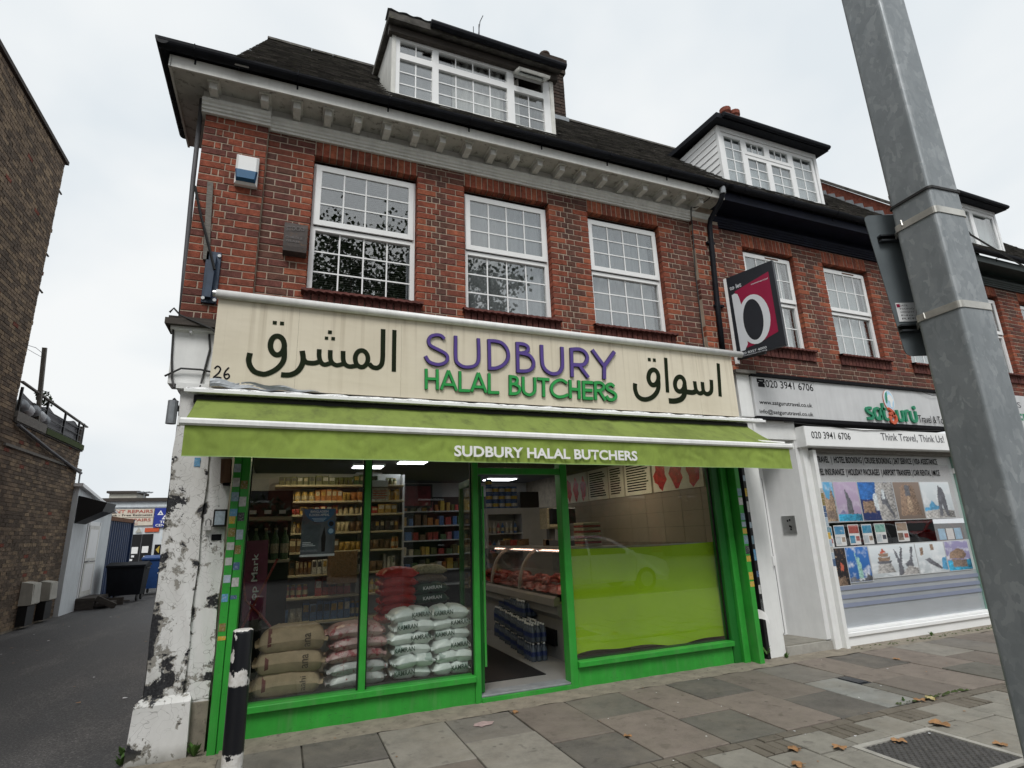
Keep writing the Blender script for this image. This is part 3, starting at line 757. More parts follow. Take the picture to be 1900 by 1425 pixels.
    f = MB(); F = lambda xa, xb, za, zb, y0=0., y1=.05: f.box(xa, xb, y0, y1, za, zb)
    F(.895,.945,6.535,7.405); F(1.345,1.425,6.535,7.405); F(2.335,2.435,6.535,7.405); F(2.86,2.955,6.535,7.405)
    for xa, xb in ((.945,1.345),(1.425,2.335),(2.435,2.86)): F(xa,xb,6.535,6.585); F(xa,xb,7.365,7.405); F(xa,xb,7.10,7.185)
    f.build('dormer_window', 'upvc', dm)
    def light(xa, xb, za, zb, nx, nz, y=.03):
        MB().box(xa, xb, y, y+.006, za, zb).build('pane', 'glass_upper', dm)
        for i in range(1, nx): x = xa+(xb-xa)*i/nx; MB().box(x-.0075, x+.0075, y-.005, y-.001, za, zb).build('glazing_bar', 'upvc', dm)
        for i in range(1, nz): z = za+(zb-za)*i/nz; MB().box(xa, xb, y-.0065, y-.0052, z-.0075, z+.0075).build('glazing_bar', 'upvc', dm)
    light(.945,1.345,6.585,7.10,2,3); light(.945,1.345,7.185,7.365,2,1); light(1.425,2.335,6.585,7.10,4,3); light(1.425,2.335,7.185,7.365,4,1); light(2.435,2.86,6.585,7.10,2,3)
    # open top light on the right, hinged at its head
    o = MB(); an = math.radians(62); dv = Vector((0,-math.sin(an),-math.cos(an))); nv = Vector((0,-math.cos(an),math.sin(an)))
    for t, h in ((.015,.03),(.205,.03)): o.obox(Vector((2.65,-.005,7.375))+dv*t, (1,0,0), dv, nv, .215, h/2, .018)
    for x in (2.447, 2.853): o.obox(Vector((x,-.005,7.375))+dv*.11, (1,0,0), dv, nv, .018, .11, .018)
    o.build('open_light', 'upvc_old', dm)
    MB().obox(Vector((2.65,-.005,7.375))+dv*.11, (1,0,0), dv, nv, .20, .09, .003).build('pane', 'glass_upper', dm)
    cu = MB().grid(lambda u, v: (1.62+.70*u, .10+.02*math.sin(u*40)+.012*math.sin(u*13), 6.55+.84*v), 50, 1)
    cu.grid(lambda u, v: (2.44+.10*u, .10+.02*math.sin(u*12), 6.55+.84*v), 8, 1)
    cu.build('curtain', 'curtain', dm, smooth=True)
    MB().grid(lambda u, v: (.90+.72*u, .14, 6.55+.84*v), 1, 1).build('net_curtain', 'curtain_grey', dm)
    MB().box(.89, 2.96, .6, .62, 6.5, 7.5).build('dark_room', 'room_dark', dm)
    # chimney stack on the ridge
    ch = MB(); ch.box(4.10, 4.52, 2.3, 2.85, 8.6, 10.15).box(4.06, 4.56, 2.26, 2.89, 10.15, 10.25).box(4.11, 4.51, 2.31, 2.84, 10.25, 10.36).box(4.03, 4.59, 2.23, 2.92, 10.36, 10.46).box(4.07,4.55,2.27,2.88,10.46,10.52)
    mat('brick_soot', (.045,.036,.031), .9, .4, 14, .6, 60, spec=.1); mat('brick_soot_brown', (.07,.05,.041), .9, .4, 14, .6, 60, spec=.1)
    ck = ch.build('chimney', 'brick_soot', b)
    cb = []
    for i in range(20):
        zz = 8.7+i*.072
        for a, c, t in row(4.09, 4.53, i % 2, True, True, ['brick_soot','brick_soot_brown'], ['brick_soot','brick_soot_brown']): brick_mesh(MB(), a, c, zz, zz+.072, 2.288, .02).build('brick', t, ck)
    MB().lathe([(.10,10.52),(.095,10.68),(.11,10.70),(.11,10.74),(.08,10.76)], (4.25,2.5,0), 12).build('chimney_pot', 'brick_soot_brown', ck, smooth=False)
    MB().box(4.08, 4.56, 2.25, 2.287, 9.02, 9.12).build('flashing', 'lead', ck)
    ae = thing('roof_aerial', 'thin metal television aerial on the roof behind the left dormer', 'aerial', (2.5,1.5,8.1))
    MB().tube([(2.49,1.5,8.1),(2.51,1.5,9.78)], .011, 6).build('mast', 'dark_metal', ae)
    MB().tube([(2.45,1.5,9.2),(2.53,1.5,9.85)], .008, 5).tube([(2.40,1.48,9.05),(2.41,1.5,9.7)], .007, 5).tube([(2.53,1.5,9.85),(2.55,1.4,9.88)], .007, 5).build('element', 'dark_metal', ae)
    # fittings on the front
    MB().tube([(-1.05,.05,5.93),(-1.035,.05,5.0),(-1.005,.05,4.0),(-.985,.05,3.5)], .022, 8).build('corner_pipe', 'ink_grey', b, smooth=True)
    dp = thing('black_downpipe', 'black downpipe with a swan neck running down the party pilaster', 'downpipe', (5.3,-.1,3.5))
    MB().tube([(5.35,-.40,6.02),(5.35,-.38,5.93),(5.345,-.33,5.86),(5.33,-.12,5.70),(5.325,-.095,5.60),(5.27,-.09,4.4),(5.245,-.09,3.62)], .036, 10).build('pipe', 'gutter_black', dp, smooth=True)
    MB().tube([(5.35,-.40,6.05),(5.35,-.395,5.95)], .041, 10).tube([(5.245,-.09,3.72),(5.245,-.09,3.60)], .044, 10).build('collar', 'lead', dp)
    for z in (5.35, 4.4): MB().box(5.22+.02*(z-4), 5.38, -.10, -.055, z-.015, z+.015).build('clip', 'gutter_black', dp)
    cb = MB().tube([(5.12,-.35,6.02),(5.20,-.36,5.98),(5.19,-.30,5.90),(5.10,-.16,5.84),(5.06,-.13,5.83),(5.035,-.10,5.86),(5.04,-.075,5.75),(5.045,-.065,5.6),(5.03,-.02,4.9),(5.01,-.02,3.7)], .008, 5).build('loose_cable', 'cable', b)
    al = thing('alarm_box', 'white burglar alarm box with a blue lower half on the brick pilaster', 'alarm box', (-.56,-.06,5.1))
    MB().cbox(-.66, -.455, -.125, -.058, 4.93, 5.26, .022).build('case', 'upvc', al)
    mat('alarm_blue', (.012,.10,.22), .35, .1, 5, 0)
    MB().add([(-.645,-.128,4.95),(-.47,-.128,4.95),(-.455,-.128,5.08),(-.66,-.128,5.08),(-.635,-.165,4.97),(-.48,-.165,4.97),(-.47,-.165,5.06),(-.645,-.165,5.06)],
             [(4,5,6,7),(0,1,5,4),(1,2,6,5),(2,3,7,6),(3,0,4,7)]).build('strobe', 'alarm_blue', al)
    st = thing('old_alarm_box', 'rusted dark old alarm box with worn raised words beside the first window', 'alarm box', (-.06,0,4.3))
    mat('old_metal', (.055,.045,.042), .7, .35, 14, .3, 60, c2=(.12,.065,.03), c2at=.62)
    pr = [(0,4.28),(-.10,4.29),(-.105,4.34),(-.095,4.56),(-.06,4.62),(0,4.655)]
    MB().ext(pr, -.175, .045, 'x').build('case', 'old_metal', st)
    mat('worn_letter', (.13,.12,.12), .7, .25, 30, 0)
    text('STOCKS', (-.155,-.101,4.505), (1,0,.15), (0,.04,1), .17, .05, 'worn_letter', st, bold=.01)
    text('CHROLE', (-.16,-.106,4.425), (1,0,0), (0,.04,1), .16, .024, 'worn_letter', st, bold=.01)
    text('GLASE', (-.15,-.107,4.385), (1,0,0), (0,.04,1), .13, .022, 'worn_letter', st, bold=.01)
    pl = thing('blue_wall_bracket', 'dark blue steel bracket plate with a black stay on the corner pilaster', 'bracket', (-.76,-.08,3.72))
    MB().cbox(-.825, -.70, -.078, -.056, 3.66, 4.18, .004).build('plate', 'navy_bracket', pl)
    MB().bar((-.77,-.10,3.7), (-.76,-.10,4.12), .05, .05).build('arm_socket', 'navy_bracket', pl)
    for x, z in ((-.81,3.70),(-.715,3.69),(-.715,4.14)): MB().lathe([(.016,-.09),(.016,-.076)], (x,0,z), 8, axis='y').build('bolt', 'steel', pl)
    MB().tube([(-.99,-.07,4.84),(-.90,-.11,4.50),(-.82,-.13,4.25),(-.735,-.14,3.97)], .013, 6).build('stay', 'black', pl)
    MB().bar((-.865,-.067,4.91), (-.825,-.067,4.09), .022, .05, up=(1,0,0)).build('batten', 'timber_grey', pl)
    # rendered pier and its capital at street level
    pr = thing('rendered_pier', 'white painted corner pier with paint flaking to black beside the shop', 'pier', (-.66,-.1,0))
    def pf(z): return -.888 + .004*math.sin(z*3)
    m = MB(); n = 24
    for (xa, xb, ya, za, zb) in ((-.888,-.62,-.10,.40,2.85),(-.62,-.44,-.075,.36,2.85)):
        m.grid(lambda u, v, xa=xa, xb=xb, ya=ya, za=za, zb=zb: (xa+(xb-xa)*u+.006*math.sin(v*23+u*5), ya+.004*math.sin(v*31+u*11), za+(zb-za)*v), 14, 60)
    m.box(-.886, -.445, -.07, .30, 0, 2.85); m.poly([(-.888,-.10,.4),(-.888,-.10,2.85),(-.888,.3,2.85),(-.888,.3,.4)]); m.poly([(-.62,-.10,.36),(-.62,-.07,.36),(-.62,-.07,2.85),(-.62,-.10,2.85)])
    m.build('shaft', 'peeling_paint', pr, smooth=False)
    q = MB()
    q.add([(-.95,-.16,-.05),(-.55,-.16,-.05),(-.56,-.16,.37),(-.93,-.16,.37),(-.93,-.14,.39),(-.56,-.14,.39),(-.90,-.09,.42),(-.58,-.09,.42),(-.95,.25,-.05),(-.93,.25,.37),(-.90,.25,.42),(-.55,-.03,-.05),(-.56,-.03,.37),(-.58,-.03,.42)],
          [(0,1,2,3),(3,2,5,4),(4,5,7,6),(0,3,9,8),(3,4,6,10,9),(1,11,12,2),(2,12,13,7,5)])
    q.build('plinth', 'peeling_paint', pr)
    MB().box(-.57, -.44, -.10, .1, -.05, .34).build('render_patch', 'cement', pr)
    cp = MB(); cp.box(-.92, -.45, -.16, .1, 2.82, 2.87); cp.box(-.995, -.44, -.115, .1, 2.87, 3.34)
    cp.ext([(.1,3.34),(-.115,3.34),(-.15,3.36),(-.15,3.385),(.1,3.385)], -1.02, -.40, 'x')
    cp.build('capital', 'paint_white', pr)
    MB().box(-1.06, -.40, -.20, .1, 3.385, 3.44).box(-1.04, -.40, -.17, .1, 3.44, 3.47).build('cap_slab', 'timber_dark', pr)
    for pts in ([(-1.0,-.13,3.36),(-.985,-.13,3.1),(-.96,-.14,2.9),(-.93,-.17,2.82)], [(-1.02,-.12,2.93),(-.9,-.15,3.0),(-.75,-.15,3.0),(-.66,-.13,2.99)], [(-.72,-.125,3.34),(-.70,-.13,3.2),(-.73,-.13,2.95),(-.74,-.16,2.83)],
                [(-1.03,-.21,3.48),(-1.0,-.22,3.52),(-.95,-.20,3.47),(-.7,-.21,3.37),(-.62,-.2,3.30)]):
        MB().tube(pts, .009, 5).build('cable', 'cable', pr)
    MB().lathe([(.012,-.16),(.018,-.13),(.018,-.12)], (-.86,0,3.34), 8, axis='y').build('clip', 'paper', pr)
    wl = thing('bulkhead_light', 'small grey cylindrical light on the left side of the white pier', 'lamp', (-.94,-.05,2.6))
    MB().tube([(-.935,-.10,2.72),(-.935,-.10,2.52)], .04, 12).build('body', 'lead', wl, smooth=False)
    MB().tube([(-.89,-.06,2.64),(-.92,-.10,2.72),(-.935,-.10,2.74)], .012, 6).build('arm', 'black', wl)
main_building()
# ------------------------------------------------------------ green shopfront
def rect_frame(name, mat_, parent, boxes):
    m = MB()
    for a in boxes: m.cbox(*a, .004)
    return m.build(name, mat_, parent)
def shopfront():
    s = thing('green_shopfront', 'bright green painted shopfront with glass panes and an open doorway', 'shopfront', (2.3,0,0))
    # left shutter guide post, stickered
    MB().cbox(-.415, -.355, -.19, .02, -.06, 2.46, .004).build('post', 'shop_green', s)
    MB().cbox(-.353, -.285, -.175, .02, -.06, 2.46, .004).build('post', 'shop_green', s)
    MB().cbox(.705, .763, -.012, .07, .235, 2.46, .004).build('mullion', 'shop_green', s)
    MB().cbox(1.772, 1.832, -.022, .08, 0, 2.46, .004).build('door_post', 'shop_green', s)
    MB().cbox(2.772, 2.857, -.022, .10, 0, 2.46, .006).build('door_post', 'shop_green', s)
    MB().cbox(4.86, 4.97, -.02, .10, 0, 2.46, .006).build('post', 'shop_green_dark', s)
    MB().cbox(4.972, 5.06, -.06, .10, 0, 2.46, .006).build('post', 'shop_green', s)
    MB().cbox(5.085, 5.155, -.17, .02, -.01, 2.46, .005).build('post', 'shop_green', s)
    for a, b in ((-.285, 1.772), (2.857, 4.86)):
        MB().cbox(a, b, -.006, .09, 0, .192, .003).build('stall_riser', 'shop_green', s)
        MB().cbox(a, b, -.055, .10, .194, .246, .005).build('cill', 'shop_green', s)
    MB().cbox(1.832, 2.772, -.012, .08, 2.125, 2.185, .004).build('door_head', 'shop_green', s)
    MB().cbox(1.832, 2.772, -.03, .03, -.005, .048, .003).build('door_threshold', 'shop_green', s)
    MB().cbox(1.832, 2.772, -.015, .16, .048, .066, .004).build('threshold_step', 'lead', s)
    MB().box(1.832, 2.772, .0, .02, 2.19, 2.44).build('transom_panel', 'glass_shop', s)
    MB().box(-.44, 5.16, -.05, .11, 2.46, 2.78).build('head_board', 'timber_dark', s)
    MB().box(-.285, .705, .035, .043, .246, 2.46).build('pane', 'glass_shop', s)
    MB().box(.763, 1.772, .035, .043, .246, 2.46).build('pane', 'glass_shop', s)
    MB().box(2.857, 4.86, .035, .043, .246, 2.46).build('pane', 'glass_shop', s)
    for x in (-.28, .697, .77, 1.765, 2.865, 4.852): MB().box(x-.006, x+.006, .025, .05, .246, 2.46).build('glazing_bead', 'black', s)
    # door leaf folded inwards against the left post
    d = thing('open_shop_door', 'green framed glass shop door standing open inside the doorway', 'door', (1.87,.1,.06))
    u = Vector((.07,1,0)).normalized(); v = Vector((u.y,-u.x,0)); c0 = Vector((1.868,.06,0))
    def leaf(t0, t1, z0, z1, nm, mt, th=.022): MB().obox(c0+u*((t0+t1)/2)+Vector((0,0,(z0+z1)/2)), u, v, (0,0,1), (t1-t0)/2, th, (z1-z0)/2).build(nm, mt, d)
    leaf(0,.06,.075,2.11,'stile','shop_green_dark'); leaf(.80,.86,.075,2.11,'stile','shop_green_dark'); leaf(.06,.80,2.04,2.11,'rail','shop_green_dark'); leaf(.06,.80,.075,.18,'rail','shop_green_dark'); leaf(.06,.80,.18,2.04,'pane','glass_shop',.003)
    MB().tube([c0+u*-.03+Vector((.03,0,.3)), c0+u*-.03+Vector((.03,0,2.0))], .012, 6).build('handle', 'shop_green', d)
    # stickers and notices on the posts
    cols = [(.34,.42,.50),(.46,.46,.45),(.16,.26,.32),(.50,.33,.03),(.03,.035,.035),(.10,.28,.46),(.42,.42,.40),(.20,.15,.035),(.05,.10,.20),(.34,.42,.48)]
    for k, c in enumerate(cols): mat('sticker%d' % k, c, .5, .28, 40, 0, c2=tuple(min(1, x*.45+.25) for x in c), c2at=.56)
    r = random.Random(5)
    for k, (z, side, h, ci) in enumerate([(2.14,0,.07,0),(2.02,0,.075,1),(2.0,1,.07,7),(1.90,0,.075,2),(1.86,1,.08,1),(1.77,0,.06,5),(1.71,0,.06,3),(1.735,1,.07,4),(1.61,0,.07,7),(1.59,1,.08,9),(1.50,0,.06,6),(1.47,1,.07,7),(1.38,0,.06,6),(1.34,1,.06,8),(1.245,0,.06,0),(1.215,1,.07,6),(1.10,0,.06,5),(1.10,1,.03,8),(.88,0,.06,7),(.80,0,.03,3)]):
        xa = -.411 if side == 0 else -.350; w = .045+.012*r.random(); y = -.1915 if side == 0 else -.1765
        MB().box(xa, xa+w, y, y+.0005, z-h/2, z+h/2).build('sticker', 'sticker%d' % ci, s)
    zz = 1.95
    for k in range(12):
        h = .05+.05*r.random()
        if k not in (2, 9): MB().box(5.09, 5.152, -.1715, -.171, zz-h, zz).build('sticker', 'sticker%d' % r.randrange(10), s)
        zz -= h+.02
    # fuse box, lock and notice on the pier
    mb_ = thing('wall_key_box', 'small black framed keypad box with a padlock beside the green post', 'box', (-.50,-.12,1.7))
    MB().cbox(-.535, -.437, -.15, -.075, 1.66, 1.80, .006).build('case', 'black', mb_)
    MB().box(-.522, -.448, -.1515, -.150, 1.675, 1.785).build('front', 'sticker9', mb_)
    MB().cbox(-.60, -.54, -.13, -.10, 1.63, 1.67, .004).build('padlock', 'sticker1', mb_)
    MB().tube([(-.588,-.115,1.67),(-.588,-.115,1.71),(-.57,-.115,1.725),(-.552,-.115,1.71),(-.552,-.115,1.67)], .006, 6).build('shackle', 'steel', mb_)
    tb = thing('timber_offcut', 'brown weathered timber block fixed at the head of the white pier', 'timber', (-.48,-.1,2.1))
    mat('timber_brown', (.12,.065,.04), .85, .35, 5, .3, 40, stretch=(6,6,1))
    MB().obox((-.475,-.13,2.12), (1,0,.05), (0,1,0), (-.05,0,1), .038, .045, .10).build('block', 'timber_brown', tb)
    MB().box(-.49, -.44, -.15, -.08, 2.00, 2.03).build('foot', 'ink', tb)
    np_ = MB().box(-.54, -.465, -.0815, -.08, 1.55, 1.60).build('name_plate', 'ink'); tag(np_, 'small black name plate on the white pier below the key box', 'plate')
    bn = MB().box(-.725, -.68, -.1085, -.106, 2.16, 2.235).build('blue_notice', 'sticker5'); tag(bn, 'small blue notice stuck high on the white pier', 'notice')
    # dark gap with cables between the shops
    gp = thing('service_gap', 'dark gap full of cables and stickers between the two shopfronts', 'recess', (5.25,.2,0))
    MB().box(5.16, 5.36, .10, .14, 0, 2.9).build('back_panel', 'black', gp)
    MB().cbox(5.165, 5.20, -.12, .08, .0, 2.8, .003).build('white_batten', 'paint_white', gp)
    MB().cbox(5.315, 5.36, -.06, .10, .0, 2.8, .003).build('black_batten', 'black', gp)
    for k in range(4):
        pts = [(5.215+.03*k+.012*math.sin(z*3+k), .02+.02*math.sin(z*2.2+k*2), z) for z in [.5+.12*i for i in range(17)]]
        MB().tube(pts, .006, 5).build('cable', 'cable' if k else 'lead', gp)
    for k in range(9): MB().box(5.318, 5.352, -.0612, -.0605, 2.05-.19*k, 2.12-.19*k+.03*(k%3)).build('sticker', 'sticker%d' % ((k*3)%10), gp)
    MB().obox((5.23,.0,.75), (1,0,0), (0,1,0), (0,0,1), .02, .06, .12).build('brick_stub', 'brick_rust', gp)
    pa = MB().grid(lambda u, v: (5.165+.14*u-.05*v+.02*u*v, -.15-.03*math.sin(u*2.5), .47+.12*v-.07*u*u+.015*math.sin(v*4)), 8, 6).build('loose_paper', 'white', smooth=True)
    tag(pa, 'loose white paper sheets hanging beside the green right post', 'paper')

    # ------------------------------------------------ interior
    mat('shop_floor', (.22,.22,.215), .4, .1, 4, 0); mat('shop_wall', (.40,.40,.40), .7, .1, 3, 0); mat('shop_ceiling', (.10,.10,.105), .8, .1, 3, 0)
    mat('tile_wall', (.36,.30,.235), .35, .07, 3, 0)
    MB().box(-.5, 5.2, .09, 6.5, -.02, .06).build('shop_floor', 'shop_floor', s)
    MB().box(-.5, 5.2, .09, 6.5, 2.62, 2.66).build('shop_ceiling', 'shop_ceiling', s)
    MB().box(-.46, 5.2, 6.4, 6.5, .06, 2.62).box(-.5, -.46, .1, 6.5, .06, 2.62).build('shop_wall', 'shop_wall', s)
    tw = MB().box(5.165, 5.2, .1, 6.4, .06, 2.62).build('shop_side_wall', 'mortar_dark', s)
    for j in range(6):
        for i in range(10): MB().box(5.157, 5.166, .14+.42*i, .14+.42*i+.412, 1.32+.21*j, 1.32+.21*j+.205).build('wall_tile', 'tile_wall', tw)
    emit('lamp_warm', (1,.82,.50), 8); emit('lamp_cool', (.92,.96,1), 7); emit('lamp_counter', (1,.86,.64), 8); emit('lamp_spot', (1,.92,.8), 25); emit('lamp_pink', (1,.62,.48), 5)
    for k, (x, y, w, l, mt, lab) in enumerate([(.28,2.0,.30,.22,'lamp_warm','warm ceiling light panel behind the left window'),(1.18,3.4,.22,.16,'lamp_cool','cool ceiling light panel deep inside behind the middle pane'),(1.75,2.8,.2,.14,'lamp_cool','cool ceiling light panel just left of the doorway'),(2.65,1.0,.26,.10,'lamp_warm','warm ceiling light panel over the doorway'),(1.35,4.6,.2,.14,'lamp_warm','far warm ceiling light panel at the back of the shop'),(4.35,1.9,.30,.16,'lamp_counter','warm ceiling light panel above the meat counter'),(4.1,5.3,.3,.2,'lamp_cool','added cool light panel lightening the back wall beyond the cabinet')]):  # the last panel, beyond the cabinet, is added to lighten the back wall
        t = thing('ceiling_light', lab, 'ceiling light', (x,y,2.6), 'shop ceiling lights')
        MB().box(x-w-.02, x+w+.02, y-l-.02, y+l+.02, 2.59, 2.621).build('frame', 'white', t); MB().box(x-w, x+w, y-l, y+l, 2.583, 2.589).build('diffuser', mt, t)
    for x, y, lab in ((1.98,.55,'round spotlight at the top left of the doorway'),(3.35,1.2,'round spotlight above the menu boards')):
        t = thing('ceiling_spotlight', lab, 'spotlight', (x,y,2.6), 'shop spotlights')
        MB().lathe([(.06,2.60),(.06,2.621)], (x,y,0), 14).build('ring', 'steel', t); MB().lathe([(.045,2.594),(.045,2.599)], (x,y,0), 12).build('bulb', 'lamp_spot', t)
shopfront()

def interior():
    r = random.Random(3)
    def ordw(k):
        u = ['first','second','third','fourth','fifth','sixth','seventh','eighth','ninth']; tn = {2:'twenty',3:'thirty',4:'forty',5:'fifty',6:'sixty',7:'seventy'}; k += 1
        if k < 10: return u[k-1]
        if k < 20: return ['tenth','eleventh','twelfth','thirteenth','fourteenth','fifteenth','sixteenth','seventeenth','eighteenth','nineteenth'][k-10]
        return (tn[k//10][:-1]+'ieth') if k % 10 == 0 else tn[k//10]+' '+u[k % 10-1]
    pal = {'orange': (.42,.16,.035), 'red': (.30,.03,.025), 'gold': (.42,.27,.06), 'cream': (.46,.40,.27), 'brown': (.14,.08,.04), 'green': (.06,.13,.05), 'olive': (.10,.11,.03), 'pink': (.38,.12,.14), 'white': (.5,.5,.48), 'blue': (.05,.13,.32), 'yellow': (.5,.36,.05), 'dark': (.03,.03,.035)}
    for k, c in pal.items(): mat('pack_'+k, tuple(x*.9 for x in c), .45, .45, 46, 0, c2=tuple(min(1, .45*x+.14) for x in c), c2at=.57)
    mat('shelf_cream', (.42,.38,.28), .5, .08, 4, 0); mat('shelf_grey', (.40,.41,.42), .5, .08, 4, 0)
    def box_pack(x, y, z, w, d, h, mt, label, group, yaw=0):
        o = MB().cbox(x-w/2, x+w/2, y, y+d, z, z+h, .006)
        tag(o.build('food_packet', 'pack_'+mt), label, 'packet', group)
    def bottle(x, y, z, rad, h, mt, cap, label, group):
        t = thing('bottle', label, 'bottle', (x,y,z), group)
        MB().lathe([(rad*.9,z),(rad,z+.01),(rad,z+h*.58),(rad*.85,z+h*.68),(rad*.36,z+h*.82),(rad*.34,z+h*.93)], (x,y,0), 10).build('body', 'pack_'+mt, t, smooth=True)
        MB().lathe([(rad*.42,z+h*.93),(rad*.42,z+h)], (x,y,0), 10).build('cap', 'pack_'+cap, t)
        MB().lathe([(rad*1.02,z+h*.2),(rad*1.02,z+h*.5)], (x,y,0), 10).build('label', 'pack_cream' , t)
    # shelving facing the street
    sh = thing('shop_shelving', 'cream metal shop shelving stacked with packets behind the left window', 'shelving', (.7,2.9,.06))
    zs = [2.26, 2.04, 1.86, 1.62, 1.37, 1.08, .80, .5]
    zr = random.Random(9)
    for z in zs: MB().cbox(-.12 if z > 1.6 else -.40, 1.62, 2.72, 3.1, z-.028, z, .004).build('shelf', 'shelf_cream', sh)
    MB().box(-.44, 1.64, 3.1, 3.14, .06, 2.45).build('back_panel', 'shelf_grey', sh)
    for x in (.58, 1.0, 1.63): MB().box(x, x+.03, 2.9, 3.1, .06, 2.42).build('upright', 'shelf_grey', sh)
    rows = {2.26: ['olive','green','olive'], 2.04: ['orange','red','gold','orange','gold'], 1.86: ['cream','red','red','gold'], 1.62: ['cream','gold','brown','red','dark'], 1.37: ['brown','pink','orange','gold','brown'], 1.08: ['cream','olive','brown','white'], .80: ['gold','red','brown','yellow'], .5: ['blue','white','red']}
    word = {'olive':'olive','green':'green','orange':'orange','red':'red','gold':'golden','cream':'cream','brown':'brown','dark':'black','pink':'pink','white':'white','yellow':'yellow','blue':'blue'}
    shn = {2.26:'the top', 2.04:'the second', 1.86:'the third', 1.62:'the fourth', 1.37:'the fifth', 1.08:'the sixth', .80:'the seventh', .5:'the lowest'}
    ORD = ['first','second','third','fourth','fifth','sixth','seventh','eighth','ninth','tenth','eleventh','twelfth','thirteenth','fourteenth','fifteenth','sixteenth','seventeenth','eighteenth','nineteenth','twentieth'] + ['twenty '+k for k in ('first','second','third','fourth','fifth','sixth','seventh','eighth','ninth')] + ['thirtieth'] + ['thirty '+k for k in ('first','second','third','fourth','fifth','sixth','seventh','eighth','ninth')]
    for z in zs:
        x = -.08 if z > 1.6 else -.25; top = min([q for q in zs if q > z] + [2.46]) - z - .045; n = 0
        while x < 1.54:
            kind = r.choice(['box','box','jar','bag']); mt = r.choice(rows[z]); w = r.uniform(.05, .10); h = min(top, r.uniform(.68, 1.)*top); run = r.randint(2, 5)
            if r.random() < (.05 if z > 1.2 else .22): x += r.uniform(.06, .2); continue
            for _ in range(run):
                if x+w > 1.58: break
                lab = '%s food %s, %s from the left on %s shelf behind the left window' % (word[mt], {'box':'packet','jar':'jar','bag':'bag'}[kind], ORD[min(n,38)], shn[z]); n += 1
                y = 2.74+r.uniform(0,.09); gp = 'packets on the street facing shelves'
                if kind == 'box':
                    o = MB().cbox(x+.003, x+w-.003, y, y+.2, z, z+h*r.uniform(.84,1), .006).build('food_packet', 'pack_'+mt); MB().box(x+.012, x+w-.012, y-.002, y-.0005, z+h*.45, z+h*.8).build('front_label', 'pack_'+r.choice(['cream','white','gold','dark']), o)
                elif kind == 'jar':
                    rd = w*.46; o = MB().lathe([(rd*.95,z),(rd,z+.01),(rd,z+h*.7),(rd*.7,z+h*.8),(rd*.7,z+h*.84)], (x+w/2,y+.06,0), 10).build('food_jar', 'pack_'+mt, smooth=True); MB().lathe([(rd*.76,z+h*.84),(rd*.76,z+h*.95)], (x+w/2,y+.06,0), 10).build('lid', 'pack_gold', o); MB().lathe([(rd*1.02,z+h*.2),(rd*1.02,z+h*.55)], (x+w/2,y+.06,0), 10).build('front_label', 'pack_cream', o)
                else:
                    hh = h*.8; o = MB().grid(lambda u, v: (x+w*(.5+(u-.5)*(1-.12*math.sin(math.pi*v))), y+.02-.035*math.sin(math.pi*u)*math.sin(math.pi*min(1,v*1.1))-.004*math.sin(u*9+v*7), z+hh*v), 6, 7).box(x+.004, x+w-.004, y+.02, y+.08, z, z+hh*.95).build('food_bag', 'pack_'+mt, smooth=True)
                tag(o, lab, {'box':'packet','jar':'jar','bag':'bag'}[kind], gp); x += w
    ct = MB().cbox(.60, .98, 2.62, 2.72, .95, 1.36, .005).build('cardboard_carton', 'pack_brown'); tag(ct, 'brown cardboard carton leaning before the lower shelves', 'carton')
    # bottles on a low stand at the far left
    st = thing('bottle_stand', 'low stand holding dark green bottles at the far left of the window', 'stand', (-.3,1.4,.06))
    MB().cbox(-.44, .10, 1.35, 1.75, 1.30, 1.33, .004).build('shelf', 'shelf_cream', st); MB().cbox(-.44, .10, 1.35, 1.75, 1.75, 1.79, .004).build('shelf', 'shelf_cream', st)
    MB().box(-.44, .10, 1.72, 1.75, .06, 2.1).build('back', 'room_dark', st)
    for k in range(5): bottle(-.36+.10*k, 1.46, 1.33, .042, .34, 'green', 'cream', '%s dark green bottle from the left on the low stand' % ordw(k), 'green bottles on the stand')
    cr = thing('black_crate', 'black plastic crate with white tags on the upper stand', 'crate', (-.2,1.5,1.79))
    MB().box(-.40, .08, 1.37, 1.70, 1.79, 1.80).box(-.40, .08, 1.37, 1.385, 1.80, 1.96).box(-.40, .08, 1.685, 1.70, 1.80, 1.96).box(-.40, -.385, 1.385, 1.685, 1.80, 1.96).box(.065, .08, 1.385, 1.685, 1.80, 1.96).build('body', 'black', cr)
    for k in range(3): MB().box(-.34+.15*k, -.27+.15*k, 1.364, 1.369, 1.82, 1.86).build('tag', 'paper', cr)
    # poster on the glass
    po = thing('flood_appeal_poster', 'grey and blue appeal poster stuck inside the left pane', 'poster', (.33,.06,1.4))
    mat('poster_grey', (.10,.115,.13), .5, .3, 8, 0); mat('poster_blue', (.02,.12,.26), .5, .15, 6, 0)
    MB().box(.165, .46, .046, .049, 1.38, 1.80).build('sheet', 'poster_grey', po)
    n = 20; MB().add([(.315+.135*math.cos(math.pi*k/n), .0455, 1.80-.12*math.sin(math.pi*k/n)) for k in range(n+1)], [tuple(range(n+1))]).build('banner', 'poster_blue', po)
    text('BANGLADESH', (.235,.0455,1.765), (1,0,0), (0,0,1), .155, .022, 'white', po, bold=.01); text('FLOODS APPEAL', (.225,.0455,1.735), (1,0,0), (0,0,1), .175, .022, 'white', po, bold=.01)
    for k in range(3): MB().box(.25+.01*k, .375-.01*k, .0448, .0453, 1.712-.012*k, 1.718-.012*k).build('print_line', 'globe_blue', po)
